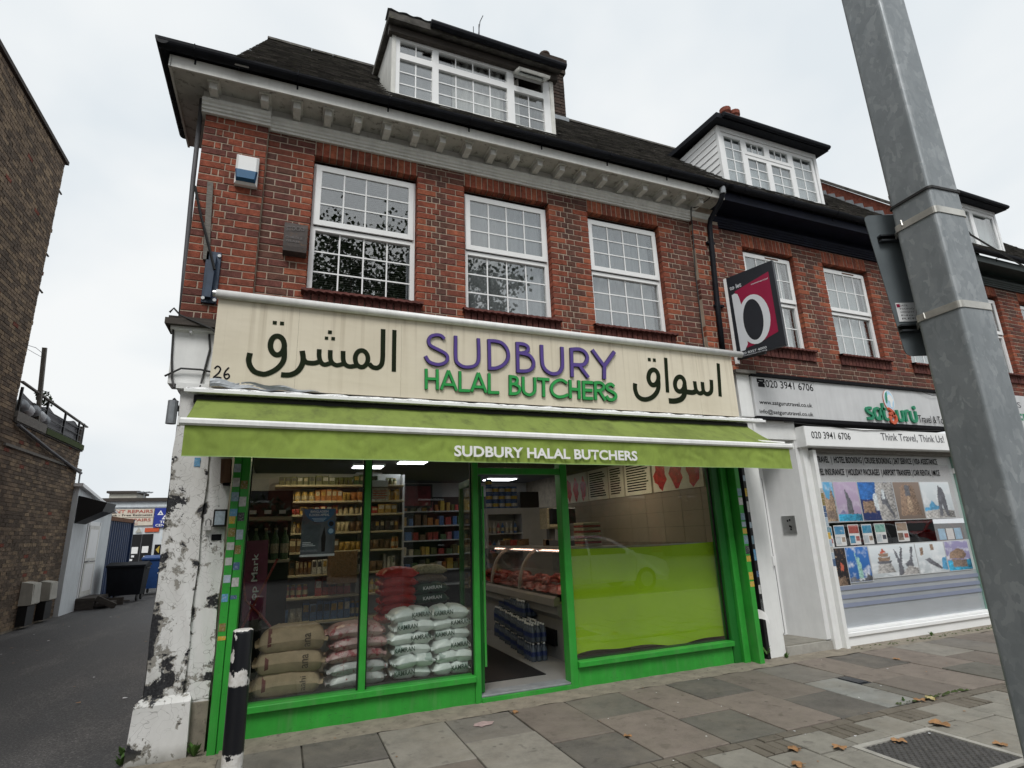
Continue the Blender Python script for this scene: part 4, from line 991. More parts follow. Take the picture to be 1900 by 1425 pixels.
    for z in (1.665, 1.60): MB().lathe([(.032,.0448),(.032,.0453)], (.42,0,z), 16, axis='y').build('badge', 'poster_blue', po); MB().lathe([(.022,.0442),(.022,.0447)], (.42,0,z), 16, axis='y').build('badge_face', 'globe_blue' if z < 1.62 else 'ink', po)
    MB().add([(.345,.0453,1.42),(.375,.0453,1.42),(.378,.0453,1.55),(.368,.0453,1.60),(.362,.0453,1.64),(.352,.0453,1.60),(.338,.0453,1.54)], [tuple(range(7))]).build('figure_print', 'ink', po)
    MB().box(.165, .46, .0452, .0457, 1.38, 1.40).build('footer', 'paper', po)
    for k in range(3): MB().box(.18, .25+.02*k, .0452, .0457, 1.50-.014*k, 1.507-.014*k).build('print_line', 'paper', po)
    n2 = thing('price_notice', 'small white price notice taped inside the second pane', 'notice', (.85,.06,1.9))
    MB().box(.775, .94, .046, .049, 1.86, 1.99).build('sheet', 'pack_cream', n2); MB().box(.775, .93, .046, .049, 2.0, 2.06).build('upper_sheet', 'paper', n2)
    for k in range(4): MB().box(.79, .925-.015*(k%2), .0448, .0453, 1.955-.022*k, 1.963-.022*k).build('print_line', 'travel_red', n2)
    # pink banner leaning at the left
    bn = thing('pink_banner', 'tall pink printed banner leaning at the left edge of the window', 'banner', (-.2,.6,.06))
    mat('banner_pink', (.19,.025,.075), .5, .2, 5, 0)
    MB().obox((-.20,.62,1.18), (1,0,.03), (0,1,0), (-.03,0,1), .10, .004, .36).build('sheet', 'banner_pink', bn)
    text('Top Mark', (-.16,.612,.92), (-.03,0,1), (-1,0,-.03), .50, .07, 'white', bn, bold=.01)
    MB().bar((-.30,.60,.72), (-.02,.62,1.36), .02, .02).build('strut', 'pack_red', bn); MB().tube([(-.33,.6,1.3),(-.27,.6,1.0),(-.12,.6,.85),(.02,.6,.68)], .012, 6).build('strap', 'pack_red', bn)
    # sacks
    mat('sack_brown', (.33,.245,.155), .8, .2, 7, .5, 40); mat('sack_red', (.50,.035,.035), .4, .3, 9, .2, 30, c2=(.5,.4,.36), c2at=.66)
    mat('sack_pink', (.42,.27,.26), .35, .25, 8, .2, 30, c2=(.30,.06,.07), c2at=.54); mat('sack_white', (.66,.70,.68), .28, .12, 8, .4, 30); mat('sack_check', (.46,.46,.46), .3, .2, 10, .2, 30, c2=(.28,.08,.08), c2at=.60)
    mat('sack_stripe', (.13,.035,.03), .7, .15, 9, 0); mat('sack_print', (.07,.05,.035), .8, .2, 20, 0); mat('sack_band', (.40,.47,.44), .3, .12, 8, .3, 30); mat('sack_green', (.02,.06,.04), .45, .15, 8, .2, 30)
    def pillow(cx, cy, cz, L, W, T, mt, seed, axis=0, sag=.02, crease=False):
        q = random.Random(seed); ph = [q.uniform(0, 6) for _ in range(6)]; off = Vector((q.uniform(0,50), q.uniform(0,50), q.uniform(0,50)))
        yaw = q.uniform(-.05, .05); tilt = q.uniform(-.04, .04); bias = q.uniform(-.12, .12); fl = .90
        def pt(u, v, s):
            a, b = 2*u-1, 2*v-1; ia = min(1, abs(a)/fl); ib = abs(b)
            e = max(0, 1-ia**4.2)**.46*max(0, 1-ib**4.6)**.42
            P = Vector((a*L/2, b*W/2, s*.1))
            w1 = mnoise.noise(P*9+off); w2 = 1-abs(mnoise.noise(P*17+off*1.3))*2; w3 = 1-abs(mnoise.noise(Vector((P.x*30, P.y*12, P.z))+off))*2
            if crease: e *= 1-.36*math.exp(-((a-bias)/.09)**2)
            z = s*T/2*e*(1+.16*w1+.10*w2*(.4+ia)+.06*w3) + .003*s*(ia >= 1) - sag*ia**2*(1+.5*w1) + tilt*a*L*.25
            x = a*L/2*(1-.05*ib**2)+.006*w2; y = b*W/2*(1-.07*ia**3)+.007*w1
            if ia >= 1: z += .012*math.sin(b*14+ph[0]); y *= .94
            x, y = x*math.cos(yaw)-y*math.sin(yaw), x*math.sin(yaw)+y*math.cos(yaw)
            if axis: x, y = y, x
            return (cx+x, cy+y, cz+z)
        m = MB(); m.grid(lambda u, v: pt(u, v, 1), 44, 26, flip=bool(axis)); m.grid(lambda u, v: pt(u, v, -1), 44, 26, flip=not axis)
        return m
    def sack(cx, cy, cz, L, W, T, mt, seed, label, group, axis=0, tx=None, txm='ink', band=None, tw=.2, thh=.035, tx0=0., vert=False):
        t = thing('sack', label, 'sack', (cx,cy,cz-T/2), group)
        pillow(cx, cy, cz, L, W, T, mt, seed, axis, crease=(mt in ('sack_white','sack_green'))).build('bag', mt, t, smooth=True)
        fy = cy - (L if axis else W)/2
        # curved printed face towards the street
        def face(x, zz, off=.004):
            b = 1
            for k in range(40):
                yy = cy - W/2*(1-k/40)
            return None
        if band:
            for bx, bw, bm in band:
                def strip(u, v, bx=bx, bw=bw):
                    ang = -math.pi*.47 + math.pi*.94*v
                    return (cx+bx+bw*u, cy - W/2*(.93*math.cos(ang))**1. - .002 if False else cy - W*.47*max(.05, math.cos(ang))**.55 - .006, cz + T*.46*math.sin(ang))
                MB().grid(strip, 2, 10).build('band', bm, t, smooth=True)
        if tx:
            y = cy - (L if axis else W)*.5 - .006
            if vert: text(tx, (cx+tx0+thh, y, cz-T*.28), (0,0,1), (-1,0,0), T*.55, thh, txm, t, bold=.004)
            else: text(tx, (cx+tx0-tw/2, y, cz-thh*.5), (1,0,.04), (0,0,1), tw, thh, txm, t, bold=.02)
        return t
    for k, z in enumerate((.335, .51, .68)):
        sack(.14+.012*(k-1), .34, z, .62, .40, .205, 'sack_brown', 20+k, ['brown paper sack at the bottom of the left pile','brown paper sack in the middle of the left pile','brown paper sack on top of the left pile'][k], 'brown paper sacks', tx=['aahi','ana','ana'][k], tx0=.10, thh=.05, vert=True, txm='sack_print', band=[(-.20,.03,'sack_stripe')])
    for k, z in enumerate((.30, .40, .505, .60, .70)):
        mt = 'sack_check' if k < 2 else 'sack_pink'
        sack(.72+zr.uniform(-.02,.02), .36, z, .56, .40, .122, mt, 30+k, ['lowest clear wrapped striped bag in the second pile','second clear wrapped striped bag from the bottom','middle pink wrapped bag in the second pile','fourth pink wrapped bag in the second pile','topmost pink wrapped bag in the second pile'][k], 'clear wrapped bags', band=[(-.1,.02,'pack_red'),(.12,.025,'pack_white')] if k < 2 else None)
    for c, x in enumerate((1.22, 1.61)):
        for k in range(6):
            z = .305+.099*k
            sack(x+zr.uniform(-.03,.03), .30+zr.uniform(-.02,.035), z, .41+zr.uniform(-.02,.035), .34, .120, 'sack_white', 50+c*10+k, '%s white rice bag with dark green lettering, %s from the bottom, beside the doorway' % (['left pile','right pile'][c], ['first','second','third','fourth','fifth','sixth'][k]), 'white rice bags', tx='KAMRAN' if zr.random() < .62 else None, txm='sack_green', tw=.19, thh=.042, tx0=(.09 if (k+c) % 2 else -.08), band=[((.015 if (k+c) % 2 else -.165), .15, 'sack_band')])
    for k in range(6): sack(1.16+zr.uniform(-.012,.012), .74, .74+.085*k, .42, .34, .100, 'sack_red', 80+k, 'glossy red rice bag in the stack behind the white bags, %s from the bottom' % ['first','second','third','fourth','fifth','sixth'][k], 'red rice bags')
    for k in range(2): sack(1.50, .70, .90+.10*k, .40, .30, .11, 'sack_green', 90+k, ['lower dark green rice bag behind the white bags','upper dark green rice bag behind the white bags'][k], 'green rice bags', tx='KAMRAN', txm='white', tw=.2, thh=.035)
    for k in range(2): sack(1.50, .78, 1.09+.09*k, .40, .30, .09, ('pack_brown','pack_cream')[k], 95+k, ['brown rice bag near the top of the back pile','cream rice bag on top of the back pile'][k], 'back pile bags')
    MB_pl = MB().box(-.25, 1.75, .10, .95, .06, .245); tag(MB_pl.build('window_platform', 'room_dark'), 'dark low platform under the sacks in the window', 'platform')
    # aisle shelving at the back
    sb = thing('back_shelving', 'dark shelving along the back wall seen through the middle pane', 'shelving', (2.6,5.6,.06))
    for z in (2.0, 1.72, 1.44, 1.16, .88, .6): MB().cbox(1.7, 4.9, 5.65, 6.1, z-.025, z, .004).build('shelf', 'shelf_grey', sb)
    MB().box(1.7, 4.9, 6.1, 6.15, .06, 2.3).build('back_panel', 'room_dark', sb)
    for zi, z in enumerate((2.0, 1.72, 1.44, 1.16, .88)):
        x = 1.75; n = 0
        while x < 3.5:
            w = r.uniform(.07,.14); mt = r.choice(list(pal)); box_pack(x+w/2, 5.7, z, w-.008, .2, r.uniform(.10,.22), mt, '%s packet, %s from the left on the %s dark back shelf' % (word[mt], ordw(n), ['top','second','third','fourth','lowest'][zi]), 'packets on the back shelves'); x += w+r.uniform(0,.05); n += 1
    bp = thing('dark_red_picture', 'dark red framed picture hung high on the back wall', 'picture', (2.2,5.6,2.1))
    mat('picture_red', (.12,.012,.02), .5, .5, 5, 0); MB().box(1.75, 2.75, 5.56, 5.60, 2.06, 2.52).build('frame', 'black', bp); MB().box(1.79, 2.71, 5.552, 5.559, 2.1, 2.48).build('print', 'picture_red', bp)
    # white cabinet with tins on top
    cb = thing('white_cabinet', 'white shop cabinet with an open shelf seen through the doorway', 'cabinet', (3.4,4.3,.06))
    MB().box(3.45, 4.75, 4.35, 4.75, 1.86, 1.97).box(4.15, 4.75, 4.33, 4.75, .06, 1.86).box(3.45, 3.49, 4.35, 4.75, .06, 1.86).box(3.49, 4.15, 4.72, 4.75, .06, 1.86).build('carcass', 'shelf_grey', cb)
    for z in (1.52, 1.2, .88): MB().box(3.49, 4.15, 4.36, 4.72, z-.02, z).build('shelf', 'shelf_grey', cb)
    for z in (1.52, 1.2):
        for k in range(7): bottle(3.55+.085*k, 4.45, z, .032, .2, r.choice(['white','pink','blue']), 'white', '%s small bottle from the left on the %s cabinet shelf' % (ORD[k], 'upper' if z > 1.4 else 'lower'), 'bottles in the white cabinet')
    for j in range(4):
        for k in range(5):
            if j == 3 and k > 0: continue
            x, y, z = 3.54+.125*k, 4.42, 1.97+.135*j; t = thing('tin', '%s and white tin, %s from the left in the %s row of tins' % (['blue','yellow'][(j+k)%2], ordw(k), ['lowest','second','third','top'][j]), 'tin', (x,y,z), 'tins on the cabinet')
            MB().lathe([(.058,z),(.06,z+.005),(.06,z+.125),(.058,z+.13)], (x,y,0), 14).build('can', 'pack_blue', t); MB().lathe([(.0605,z+.03),(.0605,z+.09)], (x,y,0), 14).build('wrapper', ['pack_white','pack_yellow'][(j+k)%2], t)
    bx = MB().cbox(4.16, 4.55, 4.4, 4.7, 1.975, 2.27, .006).build('black_carton', 'black'); tag(bx, 'black carton on the white cabinet in the doorway', 'carton')
    # meat counter running back from the window
    mc = thing('meat_counter', 'long refrigerated meat counter with curved glass inside the doorway', 'counter', (3.5,2.4,.06))
    mat('counter_white', (.26,.255,.25), .35, .08, 5, 0); mat('counter_trim', (.34,.32,.30), .3, .08, 5, 0, metal=.3)
    MB().ext([(3.14,.06),(4.0,.06),(4.0,.70),(3.02,.70),(3.04,.58),(3.14,.50)], .75, 4.0, 'y').build('body', 'counter_white', mc)
    MB().ext([(2.98,.68),(3.06,.68),(3.06,.775),(3.02,.785),(2.985,.76)], .73, 4.02, 'y').build('bumper', 'counter_trim', mc)
    MB().ext([(3.06,.70),(3.95,.70),(3.95,.80),(3.06,.72)], .76, 3.99, 'y').build('tray', 'steel', mc)
    gp = [(3.04+.34*(1-math.cos(a))*1.0, .78+.52*math.sin(a)) for a in [math.pi/2*k/8 for k in range(9)]]
    MB().ext(gp + [(p[0]+.006, p[1]-.006) for p in gp[::-1]], .76, 3.99, 'y').build('curved_glass', 'glass_shop', mc)
    MB().box(3.36, 4.0, .75, 4.0, 1.29, 1.32).build('top_shelf', 'counter_trim', mc)
    for yy in (1.9, 3.0): MB().ext([(p[0]-.006, p[1]+.004) for p in gp] + [(p[0]+.03, p[1]-.02) for p in gp[::-1]], yy, yy+.03, 'y').build('glass_rib', 'counter_trim', mc)
    MB().tube([(3.45,.9,1.275),(3.45,3.9,1.275)], .014, 6).build('strip_light', 'lamp_pink', mc)
    MB().box(3.1, 3.14, 1.0, 1.3, .2, .38).build('grille', 'ink', mc)
    bed = MB().grid(lambda u, v: (3.08+.86*u, .80+3.15*v, .775+.06*math.sin(math.pi*min(1,u*1.3+.15))+.03*mnoise.noise(Vector((u*9,v*30,1)))+.03*mnoise.noise(Vector((u*17,v*60,4)))), 30, 110).build('meat_heap', 'meat', smooth=True); tag(bed, 'long heap of red minced meat filling the glass counter', 'meat')
    for k in range(70):
        x, y, z = 3.12+r.random()*.75, .85+k*.043+r.uniform(-.03,.03), .83+r.uniform(0,.07); a = r.uniform(0, 3.1)
        t = MB(); L = r.uniform(.07,.14); rr = r.uniform(.022,.045)
        t.tube([(x-math.cos(a)*L, y-math.sin(a)*L, z+.01), (x-math.cos(a)*L*.4, y-math.sin(a)*L*.4, z+.03), (x+math.cos(a)*L*.4, y+math.sin(a)*L*.4, z+.035), (x+math.cos(a)*L, y+math.sin(a)*L, z)], [rr*.6, rr, rr*1.1, rr*.5], 7)
        tag(t.build('meat_cut', 'meat', smooth=True), 'raw red meat cut, %s from the doorway in the glass counter' % ordw(k), 'meat', 'meat in the counter')
    # egg trays, scale and till on the counter
    eg = thing('egg_tray_stack', 'tall stack of egg trays on the counter behind the green blind', 'egg trays', (3.72,1.15,1.32))
    for k in range(9): MB().cbox(3.60, 3.86, 1.02, 1.28, 1.322+.034*k, 1.348+.034*k, .008).build('tray', 'pack_red' if k % 2 else 'pack_cream', eg)
    sc = thing('counter_scale', 'grey weighing scale with a raised display on the meat counter', 'scale', (3.7,1.8,1.32))
    MB().cbox(3.55, 3.9, 1.65, 1.95, 1.32, 1.40, .01).build('base', 'ink_grey', sc); MB().box(3.70, 3.74, 1.80, 1.83, 1.40, 1.66).build('stem', 'ink_grey', sc); MB().cbox(3.52, 3.90, 1.75, 1.85, 1.62, 1.84, .01).build('display', 'dark_metal', sc)
    tl = thing('cream_till', 'cream till machine on the counter inside the doorway', 'till', (3.95,2.7,1.32))
    MB().cbox(3.86, 4.14, 2.6, 2.9, 1.56, 1.88, .03).build('case', 'pack_cream', tl); MB().box(4.15, 4.18, 2.5, 2.64, 1.56, 1.88).build('screen', 'black', tl); MB().box(3.92, 4.02, 2.7, 2.8, 1.32, 1.56).build('stand', 'ink_grey', tl)
    for k in range(14): 
        y = 3.0+.07*k if k < 12 else 2.2; box_pack(3.5+r.uniform(0,.2), y, 1.32, .12, .05, r.uniform(.05,.11), r.choice(['brown','gold','cream','red']), 'small snack packet piled along the counter top, %s from the doorway' % ORD[k], 'snack packets on the counter')
    # water packs along the foot of the counter
    mat('water_clear', (.09,.11,.14), .15, .15, 20, 0); mat('water_label', (.02,.035,.12), .35, .2, 20, 0)
    def wpack(x, y, z, lab):
        t = thing('water_pack', lab, 'water bottles', (x,y,z), 'packs of bottled water')
        for i in range(3):
            for j in range(4):
                cx, cy = x+.035+.07*i, y+.035+.07*j
                b = MB().lathe([(.031,z),(.034,z+.01),(.034,z+.135),(.014,z+.17),(.014,z+.185)], (cx,cy,0), 8).build('bottle', 'water_clear', t, smooth=True)
                MB().lathe([(.0345,z+.055),(.0345,z+.105)], (cx,cy,0), 8).build('label', 'water_label', b); MB().lathe([(.015,z+.182),(.015,z+.2)], (cx,cy,0), 8).build('cap', 'white', b)
    k = 0
    for j in range(2):
        for i in range(6):
            x, y = 2.80+.05*i*.9, 1.0+.33*i; wpack(x, y, .062+.205*j, ['lower','upper'][j]+' water pack in the row by the counter, %s from the doorway' % ['first','second','third','fourth','fifth','sixth'][i])
    for i in range(4): wpack(2.86+.045*(i+1.6), 1.55+.33*i, .472, 'topmost water pack in the row by the counter, %s from the doorway' % ['first','second','third','fourth'][i])
    mtm = MB().box(1.93, 2.70, .42, 3.2, .0605, .068).build('black_doormat', 'black'); tag(mtm, 'long black mat on the pale floor inside the doorway', 'mat')
    # menu boards on the tiled side wall
    mat('menu_cream', (.80,.75,.60), .5, .08, 6, 0); mat('menu_red', (.55,.03,.025), .4, .5, 14, 0, c2=(.75,.45,.38), c2at=.66); mat('menu_gold', (.36,.22,.06), .5, .2, 6, 0)
    y = .55
    def board(y0, y1, lab, kind):
        t = thing('menu_board', lab, 'menu board', (5.15,(y0+y1)/2,2.03), 'menu boards')
        MB().box(5.14, 5.157, y0, y1, 2.03, 2.56).build('panel', 'menu_cream' if kind != 'gold' else 'menu_gold', t)
        if kind == 'list':
            for k in range(11): MB().box(5.136, 5.1395, y0+.05+.10*r.random(), y1-.06, 2.5-.04*k-.012, 2.5-.04*k+.008).build('print_line', 'ink', t)
        else:
            n = 3
            for k in range(n):
                a = y0+(y1-y0)*k/n+.02; b = y0+(y1-y0)*(k+1)/n-.02; q = [(5.138, (a+b)/2+(b-a)*.5*math.cos(6.283*j/14)*(.85+.2*math.sin(j*2.3+k)), 2.27+.24*math.sin(6.283*j/14)*(.85+.15*math.cos(j*1.7+k))) for j in range(14)]
                MB().add(q, [tuple(range(14))]).build('meat_print', 'menu_red', t)
    board(.45, 1.55, 'meat photograph board nearest the street on the tiled wall', 'pic'); board(1.6, 2.3, 'printed price list board beside the meat photographs', 'list'); board(2.35, 2.8, 'narrow printed price list board in the middle of the row', 'list'); board(2.85, 3.5, 'printed price list board furthest along the wall', 'list'); board(3.55, 4.4, 'meat photograph board at the inner end of the wall', 'pic')
    # green roller blind behind the right pane
    mat('blind_green', (.33,.52,.010), .42, .08, 2.2, .05, 8, spec=.35)
    bl = thing('green_window_blind', 'lime green fabric screen covering the lower half of the right pane', 'blind', (3.9,.14,.28))
    def bf(u, v):
        x = 2.90+2.0*u; z0 = .275+.02*math.sin(u*7)+.012*math.sin(u*17); z1 = 1.335-.02*math.sin(u*3.1)
        return (x, .13+.010*math.sin(u*5+v*4)+.006*math.sin(v*9+u*2), z0+(z1-z0)*v)
    MB().grid(bf, 40, 20).build('fabric', 'blind_green', bl, smooth=True)
    MB().tube([(2.9,.14,1.33),(4.86,.14,1.33)], .006, 6).build('wire', 'steel', bl)
    MB().box(2.86, 4.86, .05, .20, .245, .25).build('ledge', 'black', bl)
interior()
# ------------------------------------------------------------ fascia sign, awning, agent's board
STROKES = {"ar1":[[0.037,[[0.912,3.522],[0.913,3.301],[0.915,3.088]]],[0.04,[[0.801,3.519],[0.803,3.347],[0.804,3.216],[0.793,3.15],[0.763,3.118],[0.738,3.113],[0.707,3.12],[0.676,3.15]]],[0.039,[[0.664,3.199],[0.66,3.166],[0.648,3.138],[0.629,3.118],[0.607,3.11],[0.584,3.115],[0.564,3.131],[0.551,3.157],[0.545,3.189],[0.548,3.221],[0.56,3.25],[0.578,3.27],[0.601,3.278],[0.624,3.274],[0.644,3.257],[0.658,3.231],[0.664,3.199]]],[0.038,[[0.571,3.123],[0.538,3.115],[0.496,3.107],[0.458,3.122],[0.436,3.166],[0.43,3.256]]],[0.037,[[0.441,3.13],[0.38,3.11],[0.338,3.13],[0.318,3.173],[0.314,3.254]]],[0.037,[[0.33,3.13],[0.271,3.107],[0.235,3.13],[0.218,3.182],[0.215,3.254]]],[0.039,[[0.233,3.139],[0.186,3.116],[0.138,3.112],[0.102,3.119],[0.085,3.144]]],[0.042,[[0.066,3.224],[0.079,3.152],[0.073,3.09],[0.041,3.027],[-0.01,2.99],[-0.056,2.981],[-0.099,2.982]]],[0.041,[[-0.09,3.262],[-0.092,3.227],[-0.103,3.196],[-0.121,3.175],[-0.142,3.166],[-0.165,3.171],[-0.185,3.189],[-0.2,3.216],[-0.207,3.25],[-0.205,3.285],[-0.195,3.316],[-0.177,3.338],[-0.155,3.347],[-0.132,3.342],[-0.112,3.325],[-0.097,3.296],[-0.09,3.262]]],[0.04,[[-0.09,3.243],[-0.085,3.19],[-0.085,3.129],[-0.108,3.071],[-0.157,3.016],[-0.222,2.979],[-0.266,2.977],[-0.319,2.994],[-0.356,3.038],[-0.373,3.087],[-0.373,3.121],[-0.368,3.163]]]],"ar2":[[0.044,[[5.011,3.515],[4.992,3.296],[4.972,3.079]]],[0.047,[[4.864,3.287],[4.854,3.185],[4.834,3.129],[4.783,3.099],[4.74,3.107],[4.716,3.149],[4.718,3.249]]],[0.046,[[4.727,3.132],[4.673,3.101],[4.631,3.109],[4.603,3.151],[4.6,3.25]]],[0.054,[[4.613,3.133],[4.555,3.105],[4.469,3.106],[4.395,3.106]]],[0.049,[[4.441,3.203],[4.43,3.167],[4.41,3.135],[4.383,3.113],[4.355,3.105],[4.328,3.11],[4.307,3.129],[4.296,3.158],[4.295,3.193],[4.306,3.229],[4.326,3.261],[4.352,3.283],[4.381,3.292],[4.408,3.287],[4.429,3.268],[4.44,3.239],[4.441,3.203]]],[0.057,[[4.437,3.194],[4.434,3.122],[4.411,3.059],[4.36,3.01],[4.273,2.982],[4.177,2.979]]],[0.042,[[4.2,3.518],[4.185,3.292],[4.172,3.081]]],[0.049,[[4.062,3.26],[4.052,3.223],[4.032,3.191],[4.006,3.169],[3.978,3.16],[3.952,3.165],[3.931,3.184],[3.919,3.214],[3.918,3.25],[3.928,3.287],[3.947,3.319],[3.973,3.342],[4.001,3.351],[4.028,3.346],[4.049,3.327],[4.061,3.297],[4.062,3.26]]],[0.048,[[4.057,3.238],[4.052,3.159],[4.025,3.087],[3.961,3.021],[3.876,2.982],[3.797,2.979],[3.737,3.014],[3.715,3.076],[3.714,3.119],[3.721,3.162]]]],"d1":[[0.032,[[-0.186,3.474]]],[0.032,[[-0.124,3.474]]],[0.033,[[0.302,3.433]]],[0.029,[[0.274,3.37]]],[0.031,[[0.334,3.371]]]],"d2":[[0.039,[[3.956,3.475]]],[0.039,[[4.029,3.474]]]],"sud":[["S",[[0.037,[[1.421,3.473],[1.388,3.504],[1.335,3.508],[1.281,3.486],[1.256,3.441],[1.27,3.393],[1.317,3.367],[1.376,3.343],[1.436,3.311],[1.454,3.27],[1.436,3.226],[1.376,3.195],[1.317,3.195],[1.259,3.217],[1.224,3.271]]]]],["U",[[0.038,[[1.542,3.52],[1.54,3.284],[1.562,3.225],[1.616,3.193],[1.677,3.191],[1.739,3.209],[1.777,3.249],[1.791,3.318],[1.791,3.517]]]]],["D",[[0.039,[[1.909,3.519],[1.907,3.179]]],[0.041,[[1.901,3.197],[1.977,3.203],[2.055,3.241],[2.109,3.302],[2.125,3.367],[2.107,3.436],[2.057,3.489],[1.986,3.505],[1.902,3.501]]]]],["B",[[0.041,[[2.235,3.52],[2.229,3.176]]],[0.042,[[2.229,3.502],[2.302,3.503],[2.349,3.485],[2.361,3.454],[2.339,3.419],[2.285,3.4],[2.231,3.395]]],[0.042,[[2.271,3.397],[2.364,3.382],[2.409,3.334],[2.418,3.283],[2.391,3.23],[2.329,3.199],[2.223,3.191]]]]],["U2",[[0.043,[[2.525,3.515],[2.522,3.318],[2.548,3.242],[2.607,3.199],[2.669,3.193],[2.726,3.217],[2.762,3.272],[2.771,3.326],[2.778,3.516]]]]],["R",[[0.044,[[2.896,3.516],[2.882,3.176]]],[0.046,[[2.887,3.496],[2.99,3.509],[3.061,3.485],[3.094,3.427],[3.074,3.365],[3.02,3.326],[2.889,3.317]]],[0.045,[[2.976,3.323],[3.032,3.252],[3.089,3.182]]]]],["Y",[[0.047,[[3.165,3.52],[3.236,3.427],[3.309,3.333]]],[0.048,[[3.464,3.523],[3.386,3.429],[3.309,3.333]]],[0.047,[[3.311,3.35],[3.303,3.264],[3.295,3.18]]]]]],"hal":[["H",[[0.031,[[1.234,3.138],[1.235,2.929]]],[0.031,[[1.347,3.141],[1.347,2.931]]],[0.031,[[1.235,3.035],[1.347,3.04]]]]],["A",[[0.032,[[1.388,2.934],[1.463,3.138]]],[0.032,[[1.463,3.138],[1.547,2.932]]],[0.032,[[1.411,2.989],[1.518,2.99]]]]],["L",[[0.032,[[1.585,3.141],[1.583,2.922]]],[0.033,[[1.567,2.936],[1.688,2.94]]]]],["A2",[[0.034,[[1.706,2.933],[1.783,3.138]]],[0.034,[[1.783,3.138],[1.863,2.931]]],[0.034,[[1.729,2.985],[1.836,2.987]]]]],["L2",[[0.034,[[1.902,3.141],[1.897,2.921]]],[0.034,[[1.882,2.935],[2.008,2.94]]]]],["B",[[0.035,[[2.14,3.141],[2.132,2.92]]],[0.035,[[2.132,3.124],[2.201,3.12],[2.219,3.087],[2.191,3.05],[2.133,3.043]]],[0.035,[[2.178,3.046],[2.236,3.016],[2.238,2.972],[2.2,2.943],[2.125,2.936]]]]],["U",[[0.036,[[2.288,3.135],[2.284,2.994],[2.305,2.952],[2.35,2.936],[2.398,2.958],[2.42,3.003],[2.424,3.136]]]]],["T",[[0.037,[[2.453,3.123],[2.599,3.123]]],[0.037,[[2.528,3.125],[2.52,2.927]]]]],["C",[[0.037,[[2.814,3.096],[2.756,3.128],[2.692,3.117],[2.634,3.068],[2.617,3.016],[2.635,2.966],[2.688,2.937],[2.751,2.941],[2.818,2.968]]]]],["H2",[[0.038,[[2.855,3.138],[2.845,2.93]]],[0.039,[[2.965,3.14],[2.954,2.927]]],[0.039,[[2.848,3.033],[2.961,3.033]]]]],["E",[[0.039,[[3.024,3.14],[3.013,2.924]]],[0.04,[[3.023,3.123],[3.143,3.126]]],[0.04,[[3.019,3.032],[3.128,3.035]]],[0.039,[[3.009,2.939],[3.127,2.941]]]]],["R",[[0.04,[[3.173,3.142],[3.163,2.93]]],[0.04,[[3.165,3.126],[3.239,3.132],[3.281,3.105],[3.27,3.064],[3.224,3.041],[3.165,3.038]]],[0.04,[[3.216,3.041],[3.288,2.93]]]]],["S",[[0.041,[[3.419,3.098],[3.381,3.125],[3.334,3.109],[3.323,3.068],[3.365,3.044],[3.423,3.014],[3.427,2.974],[3.386,2.943],[3.334,2.945],[3.305,2.983]]]]]]}
